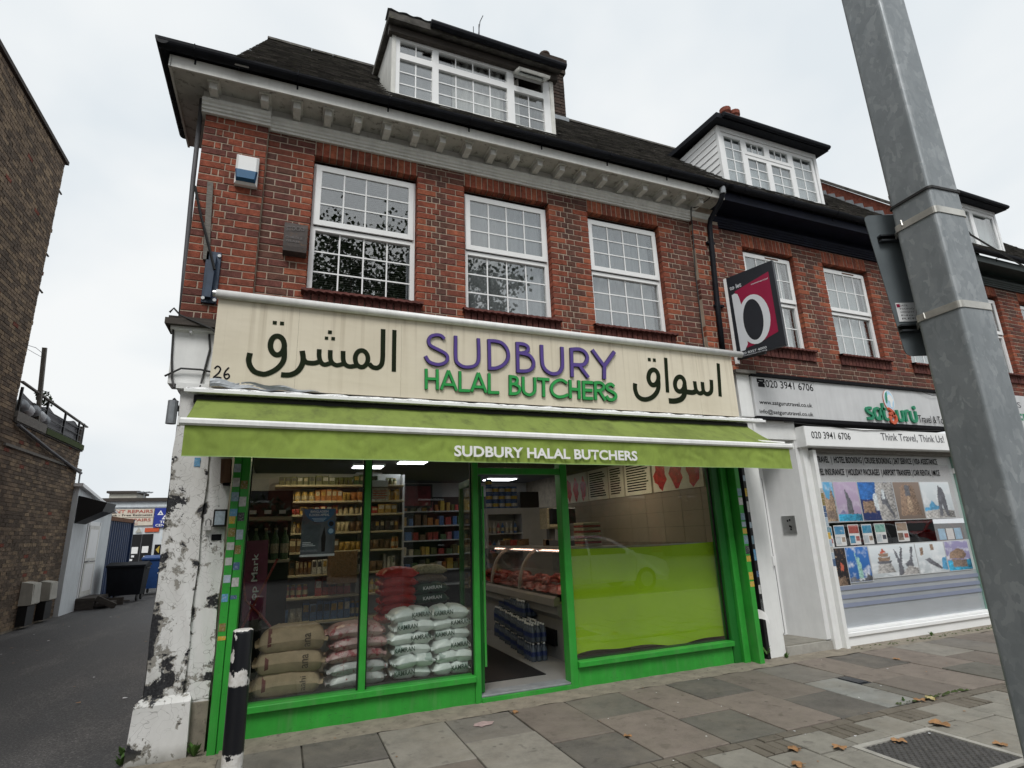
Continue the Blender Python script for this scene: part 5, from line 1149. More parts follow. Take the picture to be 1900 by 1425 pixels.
def sign():
    s = thing('shop_sign', 'long cream fascia sign with purple, green and dark green lettering above the awning', 'sign', (2.3,-.2,2.83))
    xs = [-.665, .02, .985, 1.92, 2.9, 4.0, 4.66, 5.24]
    for a, b in zip(xs, xs[1:]): MB().cbox(a+.0006, b-.0006, -.225, -.19, 2.835, 3.665, .0008).build('panel', 'sign_cream', s)
    MB().box(-.64, 5.22, -.188, -.01, 2.86, 3.64).build('carcass', 'timber_dark', s)
    MB().tube([(-.685,-.245,3.69),(5.40,-.245,3.66)], .040, 14).build('top_rail', 'rail_white', s, smooth=True)
    MB().tube([(-.71,-.245,3.69),(-.685,-.245,3.69)], .030, 10).build('rail_end', 'steel', s)
    led = MB(); n = 120
    P = lambda i, y, z: (-.83+6.42*i/n, y, z)
    r = random.Random(4); hz = [2.815+.004*math.sin(i*.9)+r.uniform(-.004,.005) for i in range(n+1)]
    vs = []
    for i in range(n+1): vs += [P(i,-.205,hz[i]+.012), P(i,-.245,hz[i]), P(i,-.262,2.80), P(i,-.262,2.775), P(i,-.14,2.775)]
    fs = [(5*i+k, 5*i+k+1, 5*i+5+k+1, 5*i+5+k) for i in range(n) for k in range(4)]
    led.add(vs, fs, 0).build('ledge', 'flaking_ledge', s)
    MB().cbox(-.84, 5.62, -.272, -.262, 2.768, 2.796, .002).build('ledge_trim', 'upvc', s)
    rag = MB()   # torn paint film lifted over the left end
    rag.grid(lambda u, v: (-.66+.95*u, -.235-.012*math.sin(u*9+v*3), 2.83+.075*v*(1-u)**.7+.01*math.sin(u*23)), 24, 3).build('torn_film', 'lead', s)
    def letter(name, strokes, m_face, m_edge, y0, y1, k=1.):
        f = MB(); e = MB()
        for i, (w, p) in enumerate(strokes): stroke(f, w*.86*k, p, y0-.0007*i, y0+.004); stroke(e, w*1.04*k, p, y0+.0036-.0003*i, y1)
        o = e.build(name, m_edge, s); f.build('letter_face', m_face, o)
    for k, st in STROKES['sud']: letter('letter', st, 'purple', 'purple_edge', -.250, -.226, .96)
    for k, st in STROKES['hal']: letter('letter', st, 'letter_green', 'letter_green_edge', -.248, -.226, .96)
    for key, dk in (('ar1','d1'),('ar2','d2')):
        for w, p in STROKES[key]: pass
        m = MB()
        for i, (w, p) in enumerate(STROKES[key]): stroke(m, w*1.14, p, -.2285-.0002*i, -.224)
        m.build('arabic_word', 'ink_green', s)
        for w, p in STROKES[dk]:
            x, z = p[0]; h = w/2*1.08; MB().add([(x-h,-.2285,z-h),(x+h,-.2285,z-h),(x+h,-.2285,z+h),(x-h,-.2285,z+h)], [(0,1,2,3)]).build('dot', 'ink_green', s)
    m = MB()
    for p in ([(-.635,2.995),(-.615,3.02),(-.59,3.0),(-.60,2.96),(-.635,2.915),(-.60,2.92),(-.575,2.915)], [(-.525,3.015),(-.55,2.975),(-.555,2.935),(-.535,2.91),(-.515,2.93),(-.525,2.955),(-.55,2.945)]): stroke(m, .013, p, -.228, -.224)
    m.build('street_number', 'ink', s)
sign()
def awning():
    a = thing('green_awning', 'lime green fabric shop awning with a white rail and lettered valance', 'awning', (2.3,-.4,2.15))
    x0, x1 = -.745, 5.37
    MB().cbox(x0-.03, x1+.03, -.19, -.05, 2.70, 2.765, .01).build('roller', 'black', a)
    r = random.Random(8); ph = [r.uniform(0, 6) for _ in range(8)]
    cr = [(r.uniform(.3,5.2), r.uniform(-.5,.5), r.uniform(.010,.022), r.uniform(10,16)) for _ in range(9)]
    def top(u, v):
        x = x0+(x1-x0)*u; y = -.17-.585*v
        z = 2.735-.33*v - .018*math.sin(math.pi*v) + .006*math.sin(u*21+ph[0])*math.sin(3*v)
        for cx, sk, am, fr in cr:
            d = x-(cx+sk*v*.6); z += am*math.exp(-(d*6)**2)*math.sin(fr*d+ph[1])*math.sin(math.pi*min(1, v*.9+.1))
        return (x, y, z-.045*u*v)
    MB().grid(top, 260, 14).build('canopy', 'canvas', a, smooth=True)
    zl = lambda x: 2.425-.040*(x-x0)/(x1-x0)
    pr = [(-.745,-.028),(-.79,-.028),(-.803,-.015),(-.803,.012),(-.79,.028),(-.745,.028)]
    m = MB(); n = len(pr)
    vs = [(x0-.02, p[0], zl(x0)-.008+p[1]) for p in pr] + [(x1+.03, p[0], zl(x1)-.008+p[1]) for p in pr]
    m.add(vs, [(i, (i+1)%n, n+(i+1)%n, n+i) for i in range(n)] + [tuple(range(n))[::-1], tuple(range(n, 2*n))]).build('front_rail', 'rail_white', a)
    for x in (x0-.02, x1+.03): MB().box(x-.006, x+.006, -.808, -.74, zl(x)-.042, zl(x)+.026).build('end_cap', 'rail_white', a)
    def val(u, v):
        x = x0+.02+(x1-x0-.03)*u; z = zl(x)-.036-.225*v + .0015*math.sin(u*31)*v
        zig = .5+.5*math.sin(u*150+v*(6 if int(u*24) % 2 else -6)+4*mnoise.noise(Vector((u*14,v*2,0))))
        y = -.775 + .005*math.sin(u*62+ph[2])*v + .009*(zig**3)*math.sin(math.pi*v)*(.75+.7*mnoise.noise(Vector((u*26,3,v*2)))) - .006*math.sin(u*17+ph[3])*v
        return (x, y, z)
    vm = MB().grid(val, 420, 10).build('valance', 'canvas_valance', a, smooth=True)
    MB().grid(lambda u, v: tuple(Vector(val(u, 1)) + Vector((0,-.003,-.007*v))), 420, 1).build('hem', 'canvas_edge', vm, smooth=True)
    t = text('SUDBURY HALAL BUTCHERS', (1.355,-.7995,2.187), (1,0,-.0055), (0,0,1), 1.90, .098, 'white', a, bold=.03)
    for side in (x0+.02, x1-.02):
        MB().tube([(side,-.12,2.66),(side+(.3 if side < 2 else -.3),-.42,2.50),(side,-.74,2.42)], .016, 7).build('folding_arm', 'rail_white', a)
awning()
def agent_board():
    t = thing('to_let_board', 'dark agent board with a large white letter on crimson fixed out from the wall', 'sign board', (5.5,-.2,3.66))
    mat('board_dark', (.022,.025,.032), .35, .1, 4, 0); mat('crimson', (.27,.012,.05), .4, .08, 4, 0); mat('board_white', (.62,.65,.69), .4, .05, 4, 0)
    O = Vector((5.47,-.10,3.66)); U = Vector((.288,-.957,0)).normalized(); V = Vector((0,0,1)); Nn = U.cross(V); W, H = .655, 1.16
    def P(u, v, d=0.): return O + U*u*W + V*v*H + Nn*d
    MB().obox(P(.5,.5,-.012), U, V, Nn, W/2, H/2, .012).build('panel', 'board_dark', t)
    MB().obox(P(.5,.5,-.04), U, V, Nn, W/2, H/2, .012).build('rear_panel', 'board_dark', t)
    MB().obox(P(-.02,.47,-.02), U, V, Nn, .022, H*.53, .022).build('post', 'upvc', t)
    def flat(pts, m, d, nm): MB().add([P(u,v,d) for u, v in pts], [tuple(range(len(pts)))]).build(nm, m, t)
    flat([(.16,.80),(.90,.885),(.90,.17),(.70,.14),(.30,.13),(.22,.08)][:4] + [(.55,.11),(.24,.09)], 'crimson', .002, 'red_field')
    flat([(.16,.80),(.90,.885),(.90,.17),(.66,.14),(.40,.14),(.16,.20)], 'crimson', .0024, 'red_field')
    n = 28
    def ring(cx, cz, rx, rz, inner): return [(cx+rx*math.cos(2*math.pi*k/n), cz+rz*math.sin(2*math.pi*k/n)) for k in range(n)]
    flat([(.085,.765),(.15,.775),(.21,.755),(.235,.70),(.26,.60),(.27,.13),(.215,.085),(.205,.07),(.10,.065)], 'board_white', .004, 'logo_stem')
    a = ring(.475,.395,.325,.295,0); b = ring(.455,.395,.205,.245,1)
    m = MB(); m.add([P(u,v,.0044) for u, v in a] + [P(u,v,.0044) for u, v in b], [(k,(k+1)%n,n+(k+1)%n,n+k) for k in range(n)]).build('logo_bowl', 'board_white', t)
    flat(b, 'board_dark', .0042, 'logo_counter')
    Nf = lambda u, v, d: P(u, v, d)
    text('to let', Nf(.06,.83,.0), U, V, .17, .062, 'board_white', t, th=.003, bold=.02)
    text('commercial', Nf(.52,.80,.0), U, V, .23, .022, 'board_white', t, th=.005, bold=.01)
    text('020 8357 4000', Nf(.08,.022,.0), U, V, .36, .032, 'board_white', t, th=.003, bold=.01)
    text('brockenhurst.org', Nf(.08,-.0+.002-.02,.0)+V*.016, U, V, .36, .022, 'board_white', t, th=.003)
    MB().bar((5.47,-.02,3.66), (5.55,-.5,3.62), .03, .03).build('support', 'black', t)
agent_board()
# ------------------------------------------------------------ the neighbouring building and travel shop
def dormer2(b, x0, x1, zf0, zf1, lights, roof_mat='gutter_black', clad=True):
    d = MB(); back = 1.15
    d.box(x0, x0+.06, -.012, .05, zf0, zf1); d.box(x1-.06, x1, -.012, .05, zf0, zf1)
    d.box(x0, x1, -.015, .05, zf1, zf1+.09)
    dm = d.build('dormer', 'upvc', b)
    for x, s in ((x0, -1), (x1, 1)):
        n = 9
        for k in range(n):
            za, zb = zf0+(zf1+.09-zf0)*k/n, zf0+(zf1+.09-zf0)*(k+1)/n
            y1 = min(back, max(.02, (za-6.12)/1.08-.42+.06)); y2 = min(back, max(.03, (zb-6.12)/1.08-.42+.06))
            xx = x - s*.0
            MB().add([(xx+s*.012,.03,za+.004),(xx+s*.012,y1,za+.004),(xx,y2,zb),(xx,.03,zb),(xx-s*.02,.03,za),(xx-s*.02,y1,za)], [(0,1,2,3),(0,4,5,1)]).build('cladding_board', 'upvc', dm)
        MB().poly([(x-s*.008,.03,zf0),(x-s*.008,back,zf1+.1),(x-s*.008,.03,zf1+.1)]).build('cheek', 'ink_grey', dm)
    zr = zf1+.09
    MB().add([(x0-.12,-.16,zr),(x1+.14,-.16,zr),(x1+.14,1.4,zr+.12),(x0-.12,1.4,zr+.12),(x0-.12,-.16,zr+.085),(x1+.14,-.16,zr+.085),(x1+.14,1.4,zr+.2),(x0-.12,1.4,zr+.2)],
             [(3,2,1,0),(4,5,6,7),(0,1,5,4),(1,2,6,5),(2,3,7,6),(3,0,4,7)]).build('dormer_roof', roof_mat, dm)
    MB().tube([(x0-.02,-.19,zr+.05),(x1+.12,-.19,zr+.04)], .04, 8).build('dormer_gutter', roof_mat, dm)
    MB().box(x0-.02, x1+.02, -.06, .0, zf0-.03, zf0).build('dormer_sill', 'lead', dm)
    for (xa, xb, za, zb, nx, nz, fr) in lights:
        f = MB(); t = fr
        f.box(xa, xa+t, -.004, .04, za, zb).box(xb-t, xb, -.004, .04, za, zb).box(xa+t, xb-t, -.004, .04, za, za+t).box(xa+t, xb-t, -.004, .04, zb-t, zb)
        f.build('window_frame', 'upvc', dm)
        a, c, e, g = xa+t, xb-t, za+t, zb-t
        MB().box(a, c, .015, .02, e, g).build('pane', 'glass_upper', dm)
        for i in range(1, nx): x = a+(c-a)*i/nx; MB().box(x-.008, x+.008, .009, .013, e, g).build('glazing_bar', 'upvc', dm)
        for i in range(1, nz): z = e+(g-e)*i/nz; MB().box(a, c, .0075, .0088, z-.008, z+.008).build('glazing_bar', 'upvc', dm)
    MB().grid(lambda u, v: (x0+.06+(x1-x0-.12)*u, .09+.012*math.sin(u*60), zf0+(zf1-zf0)*v), 60, 1).build('net_curtain', 'curtain_white', dm, smooth=True)
    MB().box(x0+.02, x1-.02, .4, .42, zf0, zf1+.05).build('dark_room', 'room_dark', dm)
    return dm
def neighbour():
    mat('curtain_white', (.66,.69,.70), .9, .08, 12, .1, 60, stretch=(3,3,.3))
    b = thing('travel_shop_building', 'red brick terrace building with dark navy eaves and a white clad dormer', 'building', (8,2,0))
    wn = [(5.985,6.985),(7.62,8.63),(9.27,10.27)]; z0, z1 = 3.93, 5.46
    wall = wall_sheet('wall', 5.51, 10.5, 2.9, 6.0, [(a, c, z0, z1) for a, c in wn], .0055, 'mortar', b, .12)
    br = []
    lay(br, 5.53, 10.5, 3.40, 3.775, False, False, DARK, DARK)
    for a, c, l, r in [(5.53,5.985,False,True),(6.985,7.62,True,True),(8.63,9.27,True,True),(10.27,10.5,True,False)]:
        lay(br, a, c, 3.775, z1, l, r, RED, DARK); lay(br, a, c, z1, z1+CO*3, False, False, MIXED, DARK, off=1)
    for a, c in wn: soldiers(br, a, c, z1, z1+.215); sill(b, br, a, c, z0-.01)
    place_bricks(br, wall, 300)
    for i, (a, c) in enumerate(wn): sash_window(b, a, c, z0, z1-.03, 4.66, .08, cols=4, rows=(2,2), backing='curtain_white', vent=True, gap=.06)
    MB().box(5.5, 10.5, .132, 8.8, 5.93, 6.0).box(5.5, 10.5, 8.8, 9, 0, 6).build('rear_wall', 'brick_rust', b)
    MB().box(5.47, 10.48, .135, 8.7, 2.95, 3.02).build('upper_floor', 'room_dark', b)
    cornice(b, 5.42, 10.5, 0., 'cornice_navy', 'cornice_navy', 'cornice_navy', 'gutter_black', [], gx0=5.425)
    Lr = 2.92/math.cos(SL)
    rf = MB().poly([(5.5,-.40,6.07),(10.45,-.40,6.07),(10.45,2.5,9.2),(5.5,2.5,9.2)]).poly([(5.5,2.5,9.2),(10.45,2.5,9.2),(10.45,6.5,5.0),(5.5,6.5,5.0)]).build('roof', 'roof_tile', b)
    roof_tiles(rf, 5.6, 10.3, -.455, 6.085, SL, Lr+.03, skip=[(5.80,8.05,.42,1.9)])
    rt = MB(); x = 5.5
    while x < 10.2:
        rt.ext([(2.49+.11*math.cos(math.pi*k/6), 9.20+.10*math.sin(math.pi*k/6)) for k in range(7)], x, x+.325, 'x'); x += .33
    stuff(rt.build('ridge_tiles', ['roof_tile'], rf))
    xa, xb, xc, xd, xe = 5.895, 6.345, 6.83, 7.34, 7.87; zt = 7.14
    dormer2(b, 5.835, 7.95, 6.50, 7.43, [(xa,xb,6.52,7.42,2,4,.055),(xb,xc,6.52,zt-.02,2,3,.05),(xc,xd,6.52,zt-.02,2,3,.05),(xd,xe,6.52,7.42,2,4,.055),(xb,xc,zt,7.42,3,1,.055),(xc,xd,zt,7.42,3,1,.055)])
    # party parapet with stepped lead flashing
    pw = MB(); Y0, Y1 = -.30, 2.4; zz = lambda y: 6.12+(y+.42)*1.08
    pw.ext([(Y0,zz(Y0)-.1),(Y0,zz(Y0)+.30),(Y1,zz(Y1)+.30),(Y1,zz(Y1)-.1)], 10.30, 10.52, 'x'); pw.build('party_parapet', 'brick_rust', b)
    MB().ext([(Y0-.03,zz(Y0)+.30),(Y0-.03,zz(Y0)+.37),(Y1,zz(Y1)+.38),(Y1,zz(Y1)+.31)], 10.26, 10.56, 'x').build('coping', 'roof_tile', b)
    for k in range(16):
        y = Y0+.1+k*.17
        MB().add([(10.297,y,zz(y)-.02),(10.297,y+.17,zz(y+.17)-.02),(10.297,y+.17,zz(y)+.30-.06),(10.297,y+.02,zz(y)+.16)], [(0,1,2,3)]).build('flashing_step', 'lead', b)
    for x in (8.98, 9.25): MB().lathe([(.11,10.2),(.10,10.78),(.13,10.82),(.13,10.92),(.10,10.94)], (x,2.6,0), 12).build('chimney_pot', 'brick_rust', b)
    MB().box(8.7, 9.6, 2.4, 2.9, 9.0, 10.45).build('chimney', 'brick_soot', b)
    # next building along
    c = thing('end_terrace_building', 'far brick terrace building with dark green eaves at the right edge', 'building', (14,2,0))
    w2 = [(11.13,12.22),(12.9,13.9)]
    wl = wall_sheet('wall', 10.52, 17, 2.9, 6.0, [(a, e, 3.95, 5.50) for a, e in w2], .0055, 'mortar', c, .12)
    br = []
    lay(br, 10.52, 17, 3.40, 3.80, False, False, DARK, DARK)
    for a, e, l, r in [(10.52,11.13,False,True),(12.22,12.9,True,True),(13.9,17,True,False)]: lay(br, a, e, 3.80, 5.5, l, r, RED, DARK); lay(br, a, e, 5.5, 5.72, False, False, MIXED, DARK)
    for a, e in w2: soldiers(br, a, e, 5.5, 5.715); sill(c, br, a, e, 3.94)
    place_bricks(br, wl, 60)
    for a, e in w2: sash_window(c, a, e, 3.95, 5.46, 4.72, .08, cols=1, rows=(1,1), backing='curtain_white', vent=True, gap=.1)
    cornice(c, 10.52, 17, 0., 'cornice_green', 'cornice_green', 'cornice_green', 'gutter_black', [], gx0=10.53)
    rf = MB().poly([(10.5,-.40,6.07),(17,-.40,6.07),(17,2.5,9.2),(10.5,2.5,9.2)]).poly([(10.5,2.5,9.2),(17,2.5,9.2),(17,6.5,5.0),(10.5,6.5,5.0)]).build('roof', 'roof_tile', c)
    roof_tiles(rf, 10.56, 16.5, -.455, 6.085, SL, Lr*.8, skip=[(10.9,13.0,.42,1.9)])
    dormer2(c, 10.95, 12.93, 6.50, 7.34, [(11.0,11.5,6.52,7.33,1,1,.06),(11.5,12.1,6.52,7.33,1,1,.05),(12.1,12.86,6.52,7.33,1,1,.06)])
    MB().box(13.0, 13.6, 1.2, 1.8, 7.0, 9.05).box(12.95, 13.65, 1.15, 1.85, 8.9, 9.0).build('chimney', 'brick_dark', c)
    MB().box(10.52, 17, .1, 8, 0, .1).box(10.5, 17, .13, 8.8, 5.93, 6.0).build('floor_slab', 'room_dark', c)

    # ---------------- travel shop front
    s = thing('travel_shopfront', 'white travel agency shopfront with a picture covered window', 'shopfront', (8,0,0))
    MB().cbox(5.362, 5.632, -.03, .10, -.03, 2.95, .006).build('column', 'paint_white', s)
    MB().cbox(5.42, 5.64, -.09, .10, 2.87, 3.45, .006).build('capital', 'paint_white', s)
    MB().box(5.36, 5.70, -.16, .1, 3.45, 3.49).build('capital_top', 'timber_grey', s)
    sg = thing('travel_sign', 'grey fascia sign of the travel agency with green and red logo', 'sign', (8,-.12,2.87))
    for a, e in ((5.645,6.78),(6.782,11.2)): MB().cbox(a, e, -.12, -.02, 2.885, 3.425, .003).build('panel', 'board_grey', sg)
    MB().box(5.64, 11.2, -.15, .01, 3.425, 3.47).build('cap', 'ink', sg)
    MB().box(5.64, 11.2, -.135, .0, 2.845, 2.885).build('sill', 'ink', sg)
    X, Z = (1,0,0), (0,0,1)
    text('020 3941 6706', (5.88,-.12,3.285), X, Z, .88, .105, 'ink', sg, bold=.008)
    text('www.satgurutravel.co.uk', (5.72,-.12,3.03), X, Z, .96, .075, 'ink', sg, bold=.012)
    text('info@satgurutravel.co.uk', (5.70,-.12,2.905), X, Z, .97, .075, 'ink', sg, bold=.012)
    ph = MB()   # telephone symbol
    for (a, e, f, g) in ((5.745,5.86,3.285,3.335),(5.765,5.84,3.335,3.365),(5.735,5.87,3.375,3.40),(5.735,5.765,3.345,3.376),(5.84,5.87,3.345,3.376)): ph.box(a, e, -.123, -.1205, f, g)
    ph.build('phone_symbol', 'ink', sg)
    def arcs(nm, strokes, m, w, y=-.150):
        q = MB()
        for p in strokes: stroke(q, w, p, y, -.121)
        q.build(nm, m, sg)
    lw = .040; o = 7.72
    S_ = lambda x, z: (o+x, 2.925+z)
    arcs('letter', [[S_(.13,.17),S_(.05,.17),S_(.02,.14),S_(.05,.105),S_(.11,.085),S_(.13,.05),S_(.10,.015),S_(.01,.015)]], 'travel_green', lw)
    arcs('letter', [[S_(.30,.16),S_(.24,.175),S_(.19,.14),S_(.18,.08),S_(.21,.02),S_(.27,.02),S_(.30,.07)],[S_(.305,.175),S_(.305,.0)]], 'travel_green', lw)
    arcs('letter', [[S_(.385,.26),S_(.385,.06),S_(.41,.02),S_(.46,.015)],[S_(.34,.17),S_(.45,.17)]], 'travel_green', lw)
    arcs('letter', [[S_(.50,.185),S_(.56,.155),S_(.60,.11),S_(.56,.075),S_(.52,.10),S_(.56,.12),S_(.63,.07),S_(.62,.0),S_(.56,-.035),S_(.50,.0),S_(.51,.05),S_(.56,.075)]], 'travel_red', .036)
    arcs('letter', [[S_(.68,.17),S_(.68,.06),S_(.71,.015),S_(.77,.015),S_(.80,.06),S_(.80,.17)]], 'travel_green', lw)
    arcs('letter', [[S_(.86,.0),S_(.86,.12),S_(.89,.165),S_(.94,.165)]], 'travel_green', lw)
    arcs('letter', [[S_(.98,.17),S_(.98,.06),S_(1.01,.015),S_(1.07,.015),S_(1.10,.06),S_(1.10,.17)]], 'travel_green', lw)
    MB().lathe([(.03,-.15),(.03,-.121)], (o+1.09,0,3.15), 12, axis='y').build('dot', 'travel_green', sg)
    def ov(cx, cz, rx, rz, y, nm, m): MB().add([(cx+rx*math.cos(6.2832*k/24), y, cz+rz*math.sin(6.2832*k/24)) for k in range(24)], [tuple(range(24))]).build(nm, m, sg)
    ov(8.285,3.24,.118,.165,-.128,'globe_rim','travel_red'); ov(8.292,3.245,.115,.16,-.130,'globe_disc','white'); ov(8.295,3.24,.10,.145,-.1315,'globe_sea','globe_blue')
    MB().add([(8.21,-.133,3.26),(8.23,-.133,3.34),(8.275,-.133,3.38),(8.265,-.133,3.31),(8.255,-.133,3.24),(8.235,-.133,3.19),(8.215,-.133,3.19)], [tuple(range(7))]).build('globe_land', 'travel_green', sg)
    MB().add([(8.27,-.133,3.30),(8.31,-.133,3.335),(8.36,-.133,3.31),(8.385,-.133,3.25),(8.35,-.133,3.20),(8.335,-.133,3.13),(8.30,-.133,3.14),(8.305,-.133,3.22),(8.265,-.133,3.24)], [tuple(range(9))]).build('globe_land', 'white', sg)
    text('Travel & Tourism', (8.86,-.12,2.925), X, Z, .86, .115, 'ink', sg, th=.02, bold=.01)
    MB().tube([(9.0,-.15,3.43),(9.3,-.155,3.37),(9.6,-.15,3.40)], .005, 4).tube([(6.0,-.21,2.80),(7.5,-.215,2.74),(9.2,-.21,2.80)], .005, 4).build('loose_cable', 'cable', sg)
    # doorway at the left
    mat('door_white', (.70,.71,.71), .4, .05, 4, 0, grime=.12)
    MB().box(5.632, 6.36, -.05, .55, 2.60, 2.88).build('lintel', 'paint_white', s)
    MB().add([(6.20,.46,.12),(6.315,-.04,.12),(6.315,-.04,2.60),(6.20,.46,2.60),(6.23,.46,.12),(6.39,-.04,.12),(6.39,-.04,2.6),(6.23,.46,2.6)], [(0,1,2,3),(1,5,6,2)]).build('splay_panel', 'door_white', s)
    MB().box(5.634, 6.383, -.055, .45, -.01, .105).build('step', 'concrete', s); MB().box(5.64, 6.38, -.02, .45, .105, .12).build('step_tiles', 'paver', s)
    MB().box(5.6, 6.25, .455, .49, .12, 2.6).build('door_surround', 'upvc', s)
    dr = thing('white_side_door', 'white panelled flat door set back beside the travel shop', 'door', (5.84,.33,.12))
    MB().cbox(5.62, 6.13, .425, .455, .14, 2.13, .006).build('leaf', 'upvc', dr)
    MB().cbox(5.66, 6.05, .415, .426, .32, 2.02, .004).build('panel', 'upvc', dr)
    MB().box(6.05, 6.058, .41, .426, .32, 2.02).build('panel_groove', 'ink', dr); MB().box(6.13, 6.14, .43, .456, .14, 2.13).build('door_gap', 'ink_grey', dr)
    MB().box(5.62, 6.13, .43, .455, 2.20, 2.5).build('fanlight', 'glass', dr)
    MB().cbox(6.07, 6.105, .38, .425, .98, 1.10, .006).build('handle', 'upvc', dr)
    ic = thing('door_intercom', 'small brushed steel intercom panel on the white splayed wall', 'intercom', (6.16,.17,1.4))
    uu = Vector((.115,-.50,0)).normalized(); vv = Vector((0,0,1)); nv = uu.cross(vv)
    c0 = Vector((6.20,.46,0))+uu*.27+Vector((0,0,1.50))
    MB().obox(c0+nv*.008, uu, vv, nv, .09, .115, .008).build('plate', 'steel', ic)
    for dx, dz in ((-.01,.05),(.02,.06),(.01,-.02),(.025,-.03),(.02,-.06)): MB().obox(c0+nv*.018+uu*dx+vv*dz, uu, vv, nv, .009, .012, .002).build('button', 'ink', ic)
    # frame, shutter box, pictures
    MB().cbox(6.385, 6.46, -.09, .10, -.02, 2.62, .006).build('pilaster', 'paint_white', s); MB().cbox(6.462, 6.535, -.06, .10, -.02, 2.62, .006).build('pilaster', 'paint_white', s)
    MB().cbox(6.537, 6.60, -.12, .06, -.03, 2.46, .005).build('shutter_guide', 'paint_white', s)
    r = random.Random(21); zz = 1.95
    for k in range(13):
        h = .05+.04*r.random(); MB().box(6.545, 6.595, -.1215, -.121, zz-h, zz).build('sticker', 'sticker%d' % r.randrange(10), s); zz -= h+.004
    sb = thing('shutter_box_sign', 'white shutter box lettered with a phone number and slogan', 'sign', (8,-.2,2.5))
    MB().cbox(6.35, 11.2, -.205, -.02, 2.495, 2.765, .008).build('box', 'upvc', sb)
    text('020 3941 6706', (6.46,-.205,2.60), X, Z, .74, .095, 'ink', sb, th=.003, bold=.004); text('Think Travel, Think Us!', (7.83,-.205,2.595), X, Z, 1.40, .125, 'ink_grey', sb, th=.003, bold=.006)
    MB().box(6.6, 9.75, -.06, .05, 2.44, 2.494).build('shutter_slot', 'timber_grey', s)
    MB().cbox(6.602, 11.0, -.05, .12, -.02, .115, .006).build('stall_riser', 'upvc', s); MB().cbox(6.602, 9.72, -.075, .12, .116, .165, .006).build('cill', 'upvc', s); MB().cbox(6.602, 9.72, -.045, .12, .166, .195, .005).build('cill_bead', 'upvc', s)
    mat('film_grey', (.42,.45,.48), .35, .05, 3, 0); mat('film_stripe', (.22,.25,.34), .35, .05, 3, 0); mat('film_pale', (.60,.62,.63), .35, .05, 3, 0)
    y = .015
    MB().box(6.602, 9.70, y+.02, y+.028, .195, 2.44).build('pane', 'glass', s)
    MB().box(6.602, 6.63, -.01, .05, .195, 2.44).build('jamb', 'ink_grey', s)
    MB().box(6.605, 9.70, y+.0285, y+.030, 2.08, 2.44).build('window_film', 'film_pale', s)
    MB().box(6.605, 9.70, y+.0285, y+.030, .196, .76).build('window_film', 'film_grey', s)
    for k in range(3): MB().box(6.605, 9.70, y+.0165, y+.0185, .44+.105*k, .49+.105*k).build('film_stripe', 'film_stripe', s)
    MB().box(6.605, 9.70, y+.0285, y+.030, 1.50, 2.08).box(6.605, 9.70, y+.0285, y+.030, .76, 1.19).build('window_film', 'film_pale', s)
    L1 = 'AIR TRAVEL  |  HOTEL BOOKING | CRUISE BOOKING | 24/7 SERVICE | VISA ASSISTANCE'; L2 = 'TRAVEL INSURANCE  | HOLIDAY PACKAGES  | AIRPORT TRANSFER | CAR RENTAL | MICE'
    text(L1, (6.635,y+.019,2.285), X, Z, 2.72, .115, 'ink', s, bold=.02); text(L2, (6.635,y+.019,2.115), X, Z, 2.72, .115, 'ink', s, bold=.02)
    # photographs printed on the window
    for nm, c, c2 in (('sand',(.36,.27,.20),(.22,.15,.11)),('skyblue',(.08,.30,.52),(.45,.58,.66)),('lilac',(.36,.28,.42),(.42,.34,.46)),('sea',(.03,.25,.42),(.10,.40,.55)),('night',(.015,.03,.12),(.04,.07,.22)),('rock',(.30,.29,.28),(.12,.11,.10)),('stone',(.20,.16,.14),(.09,.07,.06)),('pale',(.50,.55,.58),(.62,.66,.68)),('deepblue',(.02,.11,.36),(.04,.18,.45)),('copper',(.25,.48,.42),(.16,.34,.30)),('darkscene',(.018,.016,.02),(.10,.05,.04)),('slate',(.10,.11,.14),(.05,.05,.07)),('redp',(.42,.10,.08),(.3,.05,.05)),('mauve',(.22,.20,.34),(.5,.5,.58)),('wood',(.25,.19,.15),(.12,.09,.08))):
        mat('photo_'+nm, c, .35, .2, 9, 0, c2=c2, c2at=.58)
    if 'print' not in MAT:
        m, N, L, bs = nodes('print'); at = N.new('ShaderNodeAttribute'); at.attribute_name = 'print'; L.new(at.outputs['Color'], bs.inputs['Base Color']); bs.inputs['Roughness'].default_value = .35
    PC = dict(sand=(.42,.31,.22), skyblue=(.10,.33,.55), lilac=(.42,.33,.47), sea=(.04,.30,.48), night=(.02,.04,.15), rock=(.40,.39,.38), stone=(.22,.17,.14), pale=(.58,.63,.66), deepblue=(.03,.14,.42), copper=(.30,.52,.46), darkscene=(.02,.018,.022), slate=(.13,.135,.155), redp=(.48,.11,.07), mauve=(.26,.24,.40), wood=(.26,.18,.13))
    def photo(x0, x1, z0, z1, lab, bg, shapes, y=y):
        t = thing('window_photo', lab, 'photograph', ((x0+x1)/2, y, z0), 'travel photographs on the window')
        nu, nv = max(12, int((x1-x0)*95)), max(12, int((z1-z0)*110)); sd = x0*7.3+z0*3.1
        g = MB().grid(lambda u, v: (x0+(x1-x0)*u, y+.017, z0+(z1-z0)*v), nu, nv); o = g.build('print', 'print', t)
        at = o.data.color_attributes.new('print', 'FLOAT_COLOR', 'POINT'); cols = []
        def inside(px, py, pts):
            c = False; j = len(pts)-1
            for i in range(len(pts)):
                xi, yi = pts[i]; xj, yj = pts[j]
                if (yi > py) != (yj > py) and px < (xj-xi)*(py-yi)/(yj-yi)+xi: c = not c
                j = i
            return c
